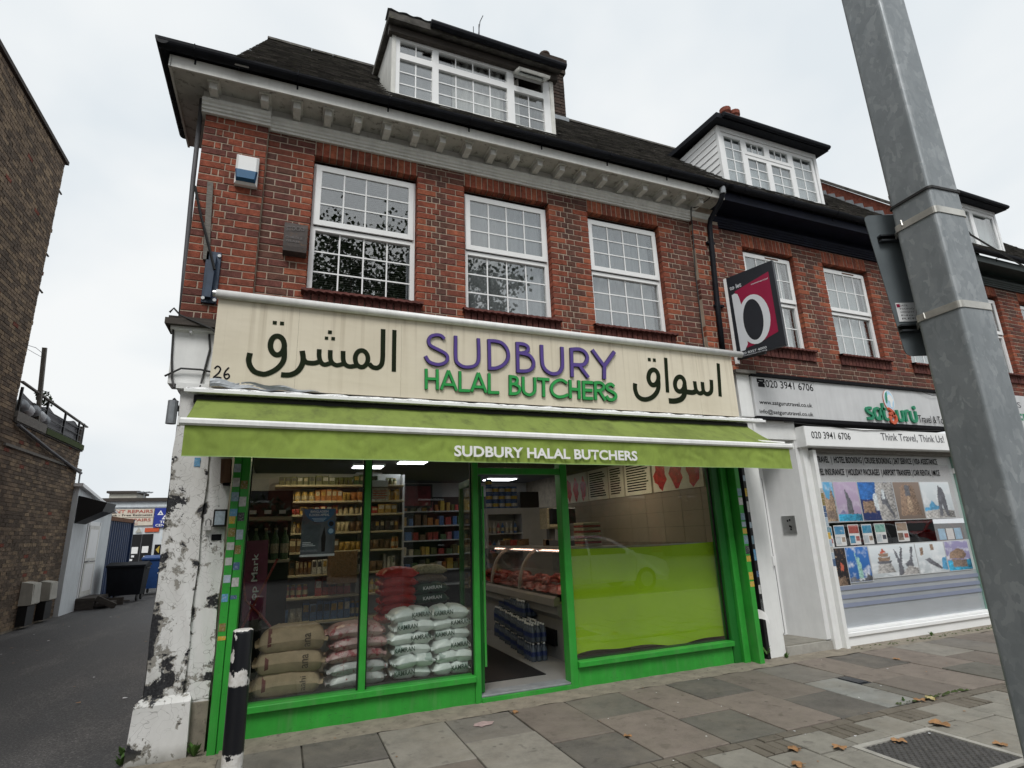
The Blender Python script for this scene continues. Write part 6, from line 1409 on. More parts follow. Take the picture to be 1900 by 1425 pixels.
        for j in range(nv+1):
            for i in range(nu+1):
                u, v = i/nu, j/nv
                n1 = mnoise.noise(Vector((u*4+sd, v*5, 1.3))); n2 = mnoise.noise(Vector((u*15+sd, v*19, 2.7))); n3 = mnoise.noise(Vector((u*38, v*46+sd, .4)))
                c = Vector(PC[bg])*(.72+.5*v)
                if bg in ('skyblue','pale','deepblue','lilac','mauve'): c = c.lerp(Vector((.78,.80,.82)), max(0, min(.75, (n1*.8+n2*.35)*1.3))*(.35 if bg == 'lilac' else 1))
                if bg in ('darkscene','night'): c = c + Vector((.45,.28,.14))*max(0, n2+n3-.62)*1.6
                uu, vv = u+n3*.022, v+n2*.016
                for k, (m, pts) in enumerate(shapes):
                    if inside(uu, vv, pts):
                        cx = sum(p[0] for p in pts)/len(pts); sh = .95+.55*(cx-u)/.3*.5+.45*n2+.35*n3+.2*(v-.4)
                        if m in ('sea','night'): sh += .5*mnoise.noise(Vector((u*5, v*40, sd)))
                        if m in ('wood','stone','sand','rock'): sh += .28*math.sin(v*70+n1*6)*math.sin(u*44+n2*3)
                        c = Vector(PC[m])*max(.25, sh)
                cols += [max(0, min(1, c[0])), max(0, min(1, c[1])), max(0, min(1, c[2])), 1.]
        at.data.foreach_set('color', cols)
        fr = MB()
        for q in ((x0-.006,x0,z0-.006,z1+.006),(x1,x1+.006,z0-.006,z1+.006)): fr.box(q[0], q[1], y+.0172, y+.0185, q[2], q[3])
        fr.box(x0, x1, y+.0172, y+.0185, z1, z1+.006).box(x0, x1, y+.0172, y+.0185, z0-.006, z0); fr.build('white_border', 'film_pale', t)
    zt0, zt1 = 1.515, 2.045; zb0, zb1 = .765, 1.175
    photo(6.64,6.98,zt0,zt1,'photograph of a tawny stone desert monument under blue sky','skyblue',[('sand',[(0,0),(1,0),(1,.55),(.85,.85),(.7,.55),(.55,.6),(.42,.85),(.25,.92),(.1,.8),(.05,.5)]),('stone',[(.08,.55),(.35,.55),(.38,.75),(.25,.88),(.12,.78)]),('stone',[(.4,.12),(.95,.05),(.9,.25),(.5,.3)])])
    photo(7.0,7.46,zt0,zt1,'photograph of a sail shaped tower over a lilac sky and blue sea','lilac',[('sea',[(0,0),(1,0),(1,.18),(0,.18)]),('slate',[(.42,.18),(.68,.18),(.66,.5),(.55,.68),(.42,.86),(.44,.5)]),('mauve',[(.05,.18),(.35,.18),(.33,.24),(.2,.3),(.1,.22)])])
    photo(7.48,8.20,zt0,zt1,'photograph of a night harbour joined to a climber on pale rock','night',[('rock',[(.52,.0),(1,0),(1,1),(.5,1),(.45,.6)]),('deepblue',[(0,.55),(.45,.55),(.5,1),(0,1)]),('wood',[(.05,.2),(.38,.2),(.38,.5),(.05,.5)]),('pale',[(.40,.25),(.5,.25),(.5,.68),(.42,.72),(.36,.6)]),('slate',[(.60,.40),(.70,.40),(.88,.05),(.94,.05),(.80,.42),(.74,.75),(.66,.8),(.6,.6)]),('pale',[(.63,.55),(.72,.55),(.72,.8),(.65,.82)])])
    photo(8.22,8.80,zt0,zt1,'photograph of a brown carved stone temple figure','stone',[('wood',[(.1,.1),(.9,.1),(.85,.3),(.75,.85),(.6,.95),(.4,.95),(.25,.85),(.15,.3)]),('sand',[(.4,.2),(.62,.2),(.58,.5),(.5,.65),(.42,.5)]),('slate',[(.40,.62),(.6,.62),(.58,.92),(.42,.92)])])
    photo(8.82,9.50,zt0,zt1,'photograph of a hiker standing before pale snowy mountains','pale',[('skyblue',[(0,.3),(.15,.3),(.3,.5),(.4,.35),(.6,.3),(.6,.25),(0,.2)]),('rock',[(0,0),(1,0),(1,.2),(.5,.25),(0,.18)]),('slate',[(.48,.05),(.58,.05),(.62,.4),(.72,.05),(.8,.05),(.78,.6),(.72,.85),(.6,.9),(.52,.6)])])
    photo(6.64,6.99,zb0-.06,zb1,'dark photograph of lanterns rising over a night street','darkscene',[('redp',[(.62,.42),(.78,.38),(.80,.55),(.66,.62)]),('wood',[(.1,0),(.9,0),(.8,.25),(.5,.2),(.3,.35),(.2,.6),(.12,.3)]),('sand',[(.45,.75),(.52,.75),(.5,.85)]),('sand',[(.25,.85),(.3,.85),(.28,.93)])])
    photo(7.0,7.43,zb0-.03,zb1,'photograph of a pale green robed statue against deep blue sky','deepblue',[('slate',[(0,0),(1,0),(1,.12),(.8,.22),(.75,.1),(.3,.08),(.2,.16),(0,.12)]),('copper',[(.42,.08),(.62,.08),(.60,.5),(.55,.62),(.58,.68),(.5,.72),(.45,.65),(.38,.85),(.36,.84),(.42,.5)]),('pale',[(.38,.04),(.66,.04),(.62,.1),(.42,.1)])])
    photo(7.45,8.40,zb0,zb1,'photograph of a tiered pagoda joined to tourists raising their arms','pale',[('rock',[(.1,.12),(.5,.12),(.42,.42),(.16,.42)]),('slate',[(.16,.42),(.42,.42),(.44,.5),(.14,.5)]),('wood',[(.18,.5),(.4,.5),(.43,.62),(.15,.62)]),('wood',[(.2,.64),(.38,.64),(.40,.74),(.17,.74)]),('redp',[(.22,.76),(.36,.76),(.29,.9)]),('slate',[(.55,0),(.68,0),(.66,.4),(.72,.9),(.68,.92),(.62,.55),(.55,.85),(.52,.85),(.58,.4)]),('slate',[(.82,.1),(.92,.1),(.9,.5),(.95,.9),(.9,.9),(.85,.5),(.72,.35)]),('film_dummy' if False else 'rock',[(.6,0),(1,0),(1,.2),(.8,.3)])])
    photo(8.42,9.05,zb0,zb1,'photograph of a couple sitting together on a white deck','pale',[('wood',[(.12,.6),(.24,.6),(.24,.85),(.14,.85)]),('wood',[(.5,.75),(.62,.75),(.62,.95),(.52,.95)]),('slate',[(.25,.45),(.40,.5),(.75,.2),(.85,.1),(.75,.1),(.4,.3)]),('skyblue',[(.8,.1),(1,.05),(1,.5),(.85,.45)])])
    photo(9.07,9.62,zb0,zb1,'photograph of a wooden houseboat reflected in still water','mauve',[('sea',[(0,0),(1,0),(1,.35),(0,.35)]),('wood',[(.12,.42),(.7,.38),(.85,.5),(.75,.68),(.5,.75),(.15,.6)]),('stone',[(.2,.12),(.8,.1),(.8,.34),(.2,.38)])])
    # leaflets hung behind the clear strip
    for k, (x, top, w, m, lab) in enumerate([(6.64,1.46,.22,'sea','first'),(6.90,1.47,.20,'skyblue','second'),(7.17,1.475,.21,'redp','third'),(7.44,1.47,.20,'sea','fourth'),(7.70,1.475,.22,'copper','fifth'),(8.15,1.48,.24,'sand','sixth')]):
        t = thing('hanging_leaflet', '%s travel leaflet from the left hanging in the window' % lab, 'leaflet', (x+w/2,y+.06,top-.27), 'leaflets in the travel window')
        MB().box(x, x+w, y+.05, y+.052, top-.27, top).build('sheet', 'white', t); MB().box(x+.01, x+w-.01, y+.0485, y+.0497, top-.12, top-.015).build('picture', 'photo_'+m, t); MB().box(x+.01, x+w*.5, y+.0485, y+.0497, top-.25, top-.15).build('picture', 'photo_'+['skyblue','pale','sea','pale','pale','wood'][k], t); MB().box(x+w*.6, x+w-.015, y+.0485, y+.0497, top-.22, top-.16).build('badge', 'photo_'+['redp','sand','redp','sand','slate','redp'][k], t)
    bt = thing('business_cards', 'row of pale blue leaflets standing at the right of the clear strip', 'leaflets', (9.3,y+.06,1.21)); 
    for k in range(3): MB().box(9.06+.19*k, 9.22+.19*k, y+.05, y+.052, 1.20, 1.36).build('sheet', 'globe_blue' if k != 1 else 'white', bt)
    MB().box(6.605, 9.7, .5, .52, 1.15, 1.55).box(6.605, 9.7, .5, .52, .2, 2.4).build('dark_room', 'room_dark', s)
    # glass door at the far right of the shop
    gd = thing('glass_shop_door', 'frameless glass door with a long steel handle at the travel shop', 'door', (10.1,.02,.1))
    MB().box(9.76, 10.7, .02, .03, .12, 2.44).build('leaf', 'glass', gd); MB().box(9.76, 10.7, .031, .033, .12, .76).box(9.76, 10.7, .031, .033, 1.5, 2.44).build('film', 'film_pale', gd)
    MB().tube([(9.9,-.05,.75),(9.9,-.05,1.6)], .016, 8).build('handle', 'steel', gd); MB().box(9.70, 9.80, .0, .05, 2.18, 2.26).build('hinge', 'upvc', gd); MB().box(9.72, 9.86, -.0, .05, .12, .17).build('floor_hinge', 'black', gd)
    MB().cbox(9.72, 9.76, -.02, .06, .166, 2.44, .003).build('glazing_edge', 'copper_green', s)
    # the next shop's sign at the far right
    ns = thing('far_shop_sign', 'pale shop sign with green letters at the right edge', 'sign', (12.5,-.2,2.9))
    MB().cbox(11.25, 16, -.12, -.02, 2.75, 3.52, .004).build('panel', 'board_grey', ns)
    text('S', (11.62,-.12,3.30), X, Z, .10, .10, 'ink_grey', ns); text('FRUITS', (11.55,-.12,2.98), X, Z, .9, .22, 'travel_green', ns, bold=.02)
    MB().box(11.0, 16, .1, .14, 0, 2.9).build('shop_window', 'room_dark', ns)
mat('copper_green', (.25,.42,.36), .4, .1, 5, 0)
neighbour()
# ------------------------------------------------------------ the alley
def alley():
    b = thing('brown_brick_building', 'tall brown brick building with a low terrace wing along the alley', 'building', (-6,8,0))
    X = -4.9
    MB().box(-9, X-.012, -8, 7.70, -.1, 9.62).box(-9, X-.012, 7.70, 11.68, -.1, 3.90).build('core', 'mortar_dark', b)
    m = MB(); names = ['brick_stock','brick_stock_dark','brick_stock_pale','brick_rust']; r = random.Random(2)
    def course(ya, yb, z, h, par, tone):
        y = ya - (.11 if par else 0); k = 0
        while y < yb:
            w = .225; a, e = max(y, ya)+.005, min(y+w, yb)-.005; y += w
            if e-a < .02: continue
            t = r.choices(range(4), tone)[0]; x = X+r.uniform(-.003,.003)
            m.add([(x,a,z+.005),(x,e,z+.005),(x,e,z+h-.005),(x,a,z+h-.005),(x-.014,a,z+.005),(x-.014,e,z+.005),(x-.014,e,z+h-.005),(x-.014,a,z+h-.005)], [(0,1,2,3),(0,4,5,1),(3,2,6,7),(1,5,6,2)], t)
    n = int(9.6/.0755)
    for i in range(n):
        z = i*.0755
        yb = 7.7 if z > 3.9 else 11.68
        ya = 1.5 if z < 4 else 2.2
        course(ya, yb, z, .0755, i % 2, (5,5,3,.12) if z > 4.3 else (4,6,2,.12))
    stuff(m.build('bricks', names, b))
    cp = MB().box(-9, X+.05, 2, 7.76, 9.62, 9.70); cp.box(-9, X+.03, 7.7, 11.74, 3.90, 4.0); cp.build('coping', 'timber_dark', b)
    for k in range(14):   # toothed broken quoin at the far corner
        z = 4.6+.34*k+r.uniform(-.1,.1); MB().box(X-.16, X-.02, 7.70, 7.70+r.uniform(.02,.10), z, z+.075).build('quoin_brick', 'brick_rust' if k % 2 else 'brick_stock', b)
    for z, l in ((9.0,.16),(7.5,.14),(6.7,.2)): MB().tube([(X-.05,7.70,z),(X-.02,7.70+l,z-.05)], .02, 5).build('iron_hook', 'timber_dark', b)
    MB().box(X+.0, X+.04, 7.5, 11.9, 3.42, 3.47).build('string_course', 'timber_grey', b)
    MB().tube([(X+.06,7.8,3.86),(X+.07,9.5,3.62),(X+.07,11.75,3.36)], .035, 7).build('sloping_pipe', 'ink_grey', b)
    MB().box(X-.02, X+.05, 7.72, 9.2, 3.93, 4.12).build('timber_kerb', 'timber_grey', b); MB().box(X-.02, X+.06, 9.2, 11.7, 3.93, 4.06).build('moss_kerb', 'moss', b)
    MB().tube([(X+.05,11.75,3.4),(X+.05,11.8,2.8),(X+.03,11.72,2.4)], .02, 5).build('overflow_pipe', 'lead', b)
    rl = thing('terrace_railing', 'black iron terrace railing hung with torn sheeting on the low wing', 'railing', (X,10,4.0))
    for y in (7.85, 9.2, 10.3, 11.3, 11.65): MB().box(X-.03, X+.01, y-.02, y+.02, 4.0, 4.62).build('post', 'black', rl)
    for z in (4.12, 4.28, 4.44): MB().bar((X-.01,8.5,z), (X-.01,11.65,z), .02, .02).build('rail', 'black', rl)
    MB().bar((X-.02,7.8,4.72), (X-.02,11.95,4.58), .06, .03).build('top_rail', 'timber_grey', rl)
    MB().box(X-.05, X, 11.5, 11.72, 4.0, 4.52).build('end_board', 'timber_dark', rl)
    MB().grid(lambda u, v: (X-.06+.02*math.sin(u*9), 7.9+3.5*u, 4.08+.5*v*(1-.25*abs(math.sin(u*7)))), 24, 4).build('torn_sheet', 'ink_grey', rl)
    for k in range(5):
        c = (X-.05, 8.0+.28*k+r.uniform(0,.1), 4.2+r.uniform(0,.12))
        tag(MB().lathe([(.02,c[2]-.13),(.13,c[2]-.06),(.15,c[2]+.03),(.08,c[2]+.12),(.02,c[2]+.15)], (c[0],c[1],0), 9).build('rubbish_bag', 'pale_plastic' if k % 2 else 'lead', smooth=True), '%s plastic bag from the left caught behind the terrace railing' % ['first','second','third','fourth','fifth'][k], 'bag', 'bags on the terrace')
    ps = thing('wooden_pole', 'weathered wooden pole leaning above the terrace with a wire', 'pole', (X,8.7,4))
    MB().bar((X+.0,8.82,3.95), (X+.0,8.46,5.64), .07, .07).build('shaft', 'timber_grey', ps); MB().tube([(X,8.5,5.5),(X-.02,8.1,5.52),(X-.03,7.72,5.45)], .006, 4).tube([(X,8.5,5.42),(X-.02,8.1,5.40),(X-.03,7.72,5.38)], .005, 4).build('wire', 'lead', ps)
    pt = thing('terrace_plants', 'scruffy plants growing above the terrace railing', 'plants', (X,9.3,4.6)); leaf_cloud((X-.1,9.2,4.72), (.1,.5,.16), 160, .035, pt, 'foliage', 'leaf_dark', 6)
    # gas meter boxes by the wall
    for k, (y, h, lab) in enumerate([(9.75,.42,'nearer'),(10.75,.38,'further')]):
        t = thing('meter_box', '%s of two pale grey meter boxes fixed low on the brown wall' % lab, 'meter box', (X+.1,y,.3), 'meter boxes')
        MB().ext([(X,.42),(X+.20,.42),(X+.22,.44),(X+.20,.42+h),(X,.46+h)], y-.22, y+.22, 'y').build('case', 'meter_grey', t); MB().box(X+.205, X+.215, y-.18, y+.18, .47, .40+h).build('door', 'meter_grey', t); MB().box(X, X+.16, y-.2, y+.2, .02, .40).build('pipework', 'black', t)
    # white annex
    a = thing('white_annex', 'white painted lean-to annex with a sloping eave behind the brick wall', 'annex', (-5,13.3,0))
    xa = -4.8
    MB().ext([(11.70,-.05),(15.0,-.05),(15.0,2.52),(11.70,3.02)], -7, xa, 'x').build('wall', 'annex_white', a)
    MB().ext([(11.6,3.02),(15.15,2.50),(15.15,2.56),(11.6,3.10)], -7, xa+.10, 'x').build('roof_edge', 'upvc', a)
    dr = MB(); dr.box(xa-.02, xa+.02, 12.85, 13.98, .28, 2.2).build('door_frame', 'upvc', a); MB().box(xa+.02, xa+.03, 12.95, 13.88, .30, 2.1).build('door', 'upvc_old', a)
    MB().box(xa+.028, xa+.033, 13.05, 13.78, 1.25, 2.0).build('door_panel', 'upvc', a); MB().box(xa+.028, xa+.033, 13.05, 13.78, .42, 1.1).build('door_panel', 'upvc', a); MB().box(xa+.03, xa+.10, 13.02, 13.12, 1.16, 1.19).build('handle', 'steel', a)
    for za, zb in ((.28,2.2),): MB().box(xa+.021,xa+.024,12.93,12.95,za,zb).box(xa+.021,xa+.024,13.88,13.90,za,zb).box(xa+.029,xa+.035,12.95,13.88,1.15,1.17).build('door_gap', 'ink_grey', a)
    hd = thing('extractor_hood', 'black metal extractor hood jutting from the white annex', 'hood', (xa,12.3,2.5))
    MB().add([(xa,11.75,2.80),(xa,12.65,2.80),(xa+.62,12.65,2.62),(xa+.62,11.75,2.62),(xa,11.75,2.12),(xa,12.65,2.12),(xa+.55,12.65,2.40),(xa+.55,11.75,2.40)], [(0,1,2,3),(7,6,5,4),(0,3,7,4),(1,5,6,2),(2,6,7,3)]).build('body', 'black', hd)
    fl = thing('annex_floodlight', 'black floodlight under the eave of the white annex', 'lamp', (xa,14.3,2.5)); MB().obox((xa+.15,14.0,2.55), (1,0,.3), (0,1,0), (-.3,0,1), .12, .16, .06).build('body', 'black', fl); MB().bar((xa,14.0,2.5), (xa+.15,14.0,2.52), .03, .03).build('arm', 'black', fl)
    sp = thing('wooden_steps', 'dark wooden steps up to the white annex door', 'steps', (xa+.4,13.4,0))
    MB().box(xa, xa+.42, 12.8, 14.05, .18, .26).build('tread', 'timber_dark', sp); MB().box(xa+.42, xa+.75, 12.85, 14.0, .04, .12).build('tread', 'timber_dark', sp); MB().box(xa, xa+.40, 12.82, 12.88, -.02, .18).box(xa, xa+.40, 13.97, 14.03, -.02, .18).build('riser', 'timber_dark', sp)
    MB().bar((xa+.45,12.8,.25), (xa+.9,12.75,.02), .05, .14).build('loose_plank', 'timber_dark', sp)
    # container
    c = thing('blue_container', 'dark blue corrugated shipping container with a rusty top rail', 'container', (-5.5,16.5,0))
    k = MB(); xs = -4.85; prof = []
    y = 15.05
    while y < 17.95: prof += [(xs,y),(xs,y+.09),(xs-.04,y+.13),(xs-.04,y+.22)]; y += .26
    for i in range(len(prof)-1): k.add([(prof[i][0],prof[i][1],.1),(prof[i+1][0],prof[i+1][1],.1),(prof[i+1][0],prof[i+1][1],2.3),(prof[i][0],prof[i][1],2.3)], [(0,1,2,3)])
    k.build('corrugated_side', 'container_blue', c); MB().box(-7, xs-.05, 15.05, 17.95, 0, 2.35).build('body', 'container_blue', c)
    MB().box(xs-.08, xs+.04, 15.02, 17.98, 2.30, 2.42).build('top_rail', 'rust', c); MB().box(xs-.06, xs+.05, 17.9, 18.0, 0, 2.42).build('corner_post', 'container_blue', c); MB().box(xs-.08, xs+.04, 15.02, 17.98, -.02, .10).build('bottom_rail', 'container_blue', c)
    # wheeled bins
    def bin_(cx, cy, w, d, h, m, lab, nm):
        t = thing(nm, lab, 'bin', (cx,cy,0), 'wheeled bins')
        q = MB(); v = [(cx-w*.44,cy-d*.42,.18),(cx+w*.44,cy-d*.42,.18),(cx+w*.44,cy+d*.42,.18),(cx-w*.44,cy+d*.42,.18),(cx-w/2,cy-d/2,h),(cx+w/2,cy-d/2,h),(cx+w/2,cy+d/2,h),(cx-w/2,cy+d/2,h)]
        q.add(v, [(3,2,1,0),(4,5,6,7),(0,1,5,4),(1,2,6,5),(2,3,7,6),(3,0,4,7)]).build('body', m, t)
        MB().ext([(cy-d*.54,h),(cy+d*.54,h),(cy+d*.54,h+.05),(cy,h+.13),(cy-d*.54,h+.05)], cx-w*.53, cx+w*.53, 'x').build('lid', m, t)
        for sx in (-1, 1):
            for sy in (-1, 1): MB().lathe([(.09,-.025),(.10,-.015),(.10,.015),(.09,.025)], (cx+sx*w*.36,cy+sy*d*.33,.10), 12, axis='x').build('wheel', 'black', t); MB().box(cx+sx*w*.36-.03, cx+sx*w*.36+.03, cy+sy*d*.33-.03, cy+sy*d*.33+.03, .12, .2).build('caster', 'dark_metal', t)
        MB().tube([(cx+w*.53,cy-d*.3,h-.06),(cx+w*.57,cy,h-.05),(cx+w*.53,cy+d*.3,h-.06)], .015, 6).build('handle', 'black', t)
        return t
    bin_(-4.07, 14.55, .92, .8, .95, 'bin_black', 'large black wheeled bin in the alley by the blue container', 'waste_bin')
    bt = bin_(-3.72, 16.9, .80, .95, 1.08, 'bin_blue', 'large blue wheeled bin with white numerals behind the black one', 'recycling_bin')
    text('3', (-3.64,16.40,.62), (1,0,0), (0,0,1), .10, .22, 'white', bt, th=.03, bold=.02); text('7', (-3.50,16.40,.62), (1,0,0), (0,0,1), .10, .22, 'white', bt, th=.03, bold=.02)
    tr = thing('broken_crate', 'broken dark crate lying on the alley before the bins', 'crate', (-4.1,13.7,0)); MB().box(-4.4, -3.9, 13.55, 13.6, -.01, .18).box(-4.4, -4.36, 13.6, 13.9, -.01, .16).build('slat', 'timber_dark', tr); MB().bar((-4.3,13.7,.1), (-3.8,13.8,.06), .06, .03).build('slat', 'timber_dark', tr)
    # repair garage closing the view
    g = thing('repair_garage', 'low white repair garage covered in signs at the end of the alley', 'building', (-4,24,0))
    Y = 22
    MB().box(-12, 6, Y, 30, -.2, 3.30).build('wall', 'annex_white', g); MB().box(-12.1, 6.1, Y-.1, 30, 3.30, 3.44).build('coping', 'timber_dark', g)
    MB().box(-12, 6, Y-.05, Y, 3.02, 3.08).build('band', 'lead', g)
    MB().box(-7.6, -6.5, 26, 28, 3.4, 3.95).build('roof_box', 'meter_grey', g); MB().box(-7.7, -6.4, 25.9, 28.1, 3.95, 4.05).build('roof_box_cap', 'timber_dark', g)
    MB().box(-5.68, -4.90, Y-.03, Y+.02, -.02, 1.98).build('door', 'black', g); MB().box(-5.30, -5.28, Y-.035, Y-.03, 0, 1.98).build('door_joint', 'ink_grey', g)
    for x, z in ((-5.48,1.35),(-5.12,1.37)): MB().box(x-.11, x+.11, Y-.045, Y-.035, z-.13, z+.13).build('notice', 'white', g)
    for x, z in ((-5.52,1.12),(-5.57,.98),(-5.1,1.08)): MB().box(x-.05, x+.05, Y-.045, Y-.035, z-.04, z+.04).build('sticker', 'paper', g)
    MB().box(-7.4, -4.97, Y-.06, Y-.02, 2.66, 2.99).build('sign_panel', 'sign_cream2', g); MB().box(-7.4, -4.97, Y-.06, Y-.02, 2.33, 2.64).build('sign_panel', 'sign_cream2', g)
    XX, ZZ = (1,0,0), (0,0,1)
    text('ACCIDENT REPAIRS', (-7.25,Y-.06,2.83), XX, ZZ, 2.24, .13, 'sign_red', g, th=.01, bold=.02); text('Bodywork - Free Estimates', (-7.0,Y-.06,2.69), XX, ZZ, 1.98, .10, 'ink', g, th=.01, bold=.01); text('CAR REPAIRS', (-6.5,Y-.06,2.49), XX, ZZ, 1.45, .12, 'sign_red', g, th=.01, bold=.02); text('SERVICING', (-6.4,Y-.06,2.37), XX, ZZ, .9, .07, 'sign_red', g, th=.01)
    MB().box(-4.94, -4.0, Y-.07, Y-.02, 2.24, 3.02).build('mot_panel', 'sign_blue', g)
    for k, (x, z) in enumerate([(-4.73,2.80),(-4.55,2.62),(-4.35,2.80)]):
        q = MB(); R1, R2 = .13, .085
        a = [(x+R1*math.cos(math.pi/2+2.0944*i), z+R1*math.sin(math.pi/2+2.0944*i)) for i in range(3)]; e = [(x+R2*.6*math.cos(math.pi/2+2.0944*i), z+R2*.6*math.sin(math.pi/2+2.0944*i)) for i in range(3)]
        q.add([(p[0],Y-.075,p[1]) for p in a+e], [(i,(i+1)%3,3+(i+1)%3,3+i) for i in range(3)]).build('emblem', 'white', g)
    text('TEST', (-4.72,Y-.07,2.40), XX, ZZ, .4, .10, 'white', g, th=.01, bold=.02); text('CENTRE', (-4.86,Y-.07,2.27), XX, ZZ, .62, .10, 'white', g, th=.01, bold=.02)
    MB().box(-5.22, -4.72, Y-.04, Y-.01, 2.06, 2.22).build('notice', 'travel_red', g); MB().add([(-5.55,Y-.04,2.05),(-5.32,Y-.04,2.05),(-5.43,Y-.04,2.25)], [(0,1,2)]).build('emblem', 'meter_grey', g)
    MB().box(-4.80, -3.6, Y-.04, Y-.01, 1.15, 1.55).build('arrow_sign', 'ink', g); MB().add([(-4.75,Y-.05,1.35),(-4.62,Y-.05,1.50),(-4.62,Y-.05,1.20)], [(0,1,2)]).build('arrow', 'pack_yellow', g); text('MOT', (-4.52,Y-.04,1.38), XX, ZZ, .3, .10, 'pack_yellow', g, th=.01, bold=.02)
    text('OPEN', (-4.55,Y-.04,1.22), XX, ZZ, .3, .09, 'pack_yellow', g, th=.01, bold=.02)
    MB().lathe([(.14,Y-.04),(.14,Y-.02)], (-4.45,0,1.80), 16, axis='y').build('badge', 'globe_blue', g)
    la = thing('far_lamp', 'distant floodlight mast with crossed arms beyond the garage roof', 'lamp', (-5.95,24,3.4)); MB().tube([(-6.2,26,3.4),(-6.2,26,4.0)], .03, 6).build('mast', 'lead', la)
    for k in range(4): a = k*.785; MB().bar((-6.2-.35*math.cos(a),26-.35*math.sin(a),3.98), (-6.2+.35*math.cos(a),26+.35*math.sin(a),3.98), .04, .05).build('arm', 'lead', la)
def leaf_cloud(c, r, n, s, parent, name, mat_, seed, flat=False):
    q = random.Random(seed); m = MB()
    for _ in range(n):
        while True:
            p = Vector([q.uniform(-1,1) for _ in range(3)])
            if p.length < 1: break
        p = Vector((c[0]+p.x*r[0], c[1]+p.y*r[1], c[2]+p.z*r[2])); a = Vector([q.uniform(-1,1) for _ in range(3)]).normalized(); b = a.orthogonal().normalized(); k = s*q.uniform(.6,1.4)
        m.add([p-a*k, p+b*k*.55-a*.1*k, p+a*k, p-b*k*.55-a*.1*k], [(0,1,2,3)])
    o = m.build(name, mat_, parent); return o
mat('meter_grey', (.42,.41,.36), .6, .1, 6, .1, 40, grime=.3); mat('annex_white', (.62,.66,.68), .6, .06, 3, .1, 20, grime=.25); mat('container_blue', (.014,.035,.095), .5, .2, 5, .1, 30, grime=.3)
mat('bin_black', (.006,.007,.010), .6, .2, 8, .05, 40, spec=.12); mat('bin_blue', (.012,.05,.17), .55, .15, 8, .05, 40); mat('sign_cream2', (.62,.56,.47), .5, .08, 5, 0); mat('sign_red', (.42,.13,.10), .5, .15, 8, 0); mat('sign_blue', (.02,.04,.28), .45, .1, 6, 0); mat('pale_plastic', (.5,.52,.54), .4, .15, 9, .2, 30)
alley()
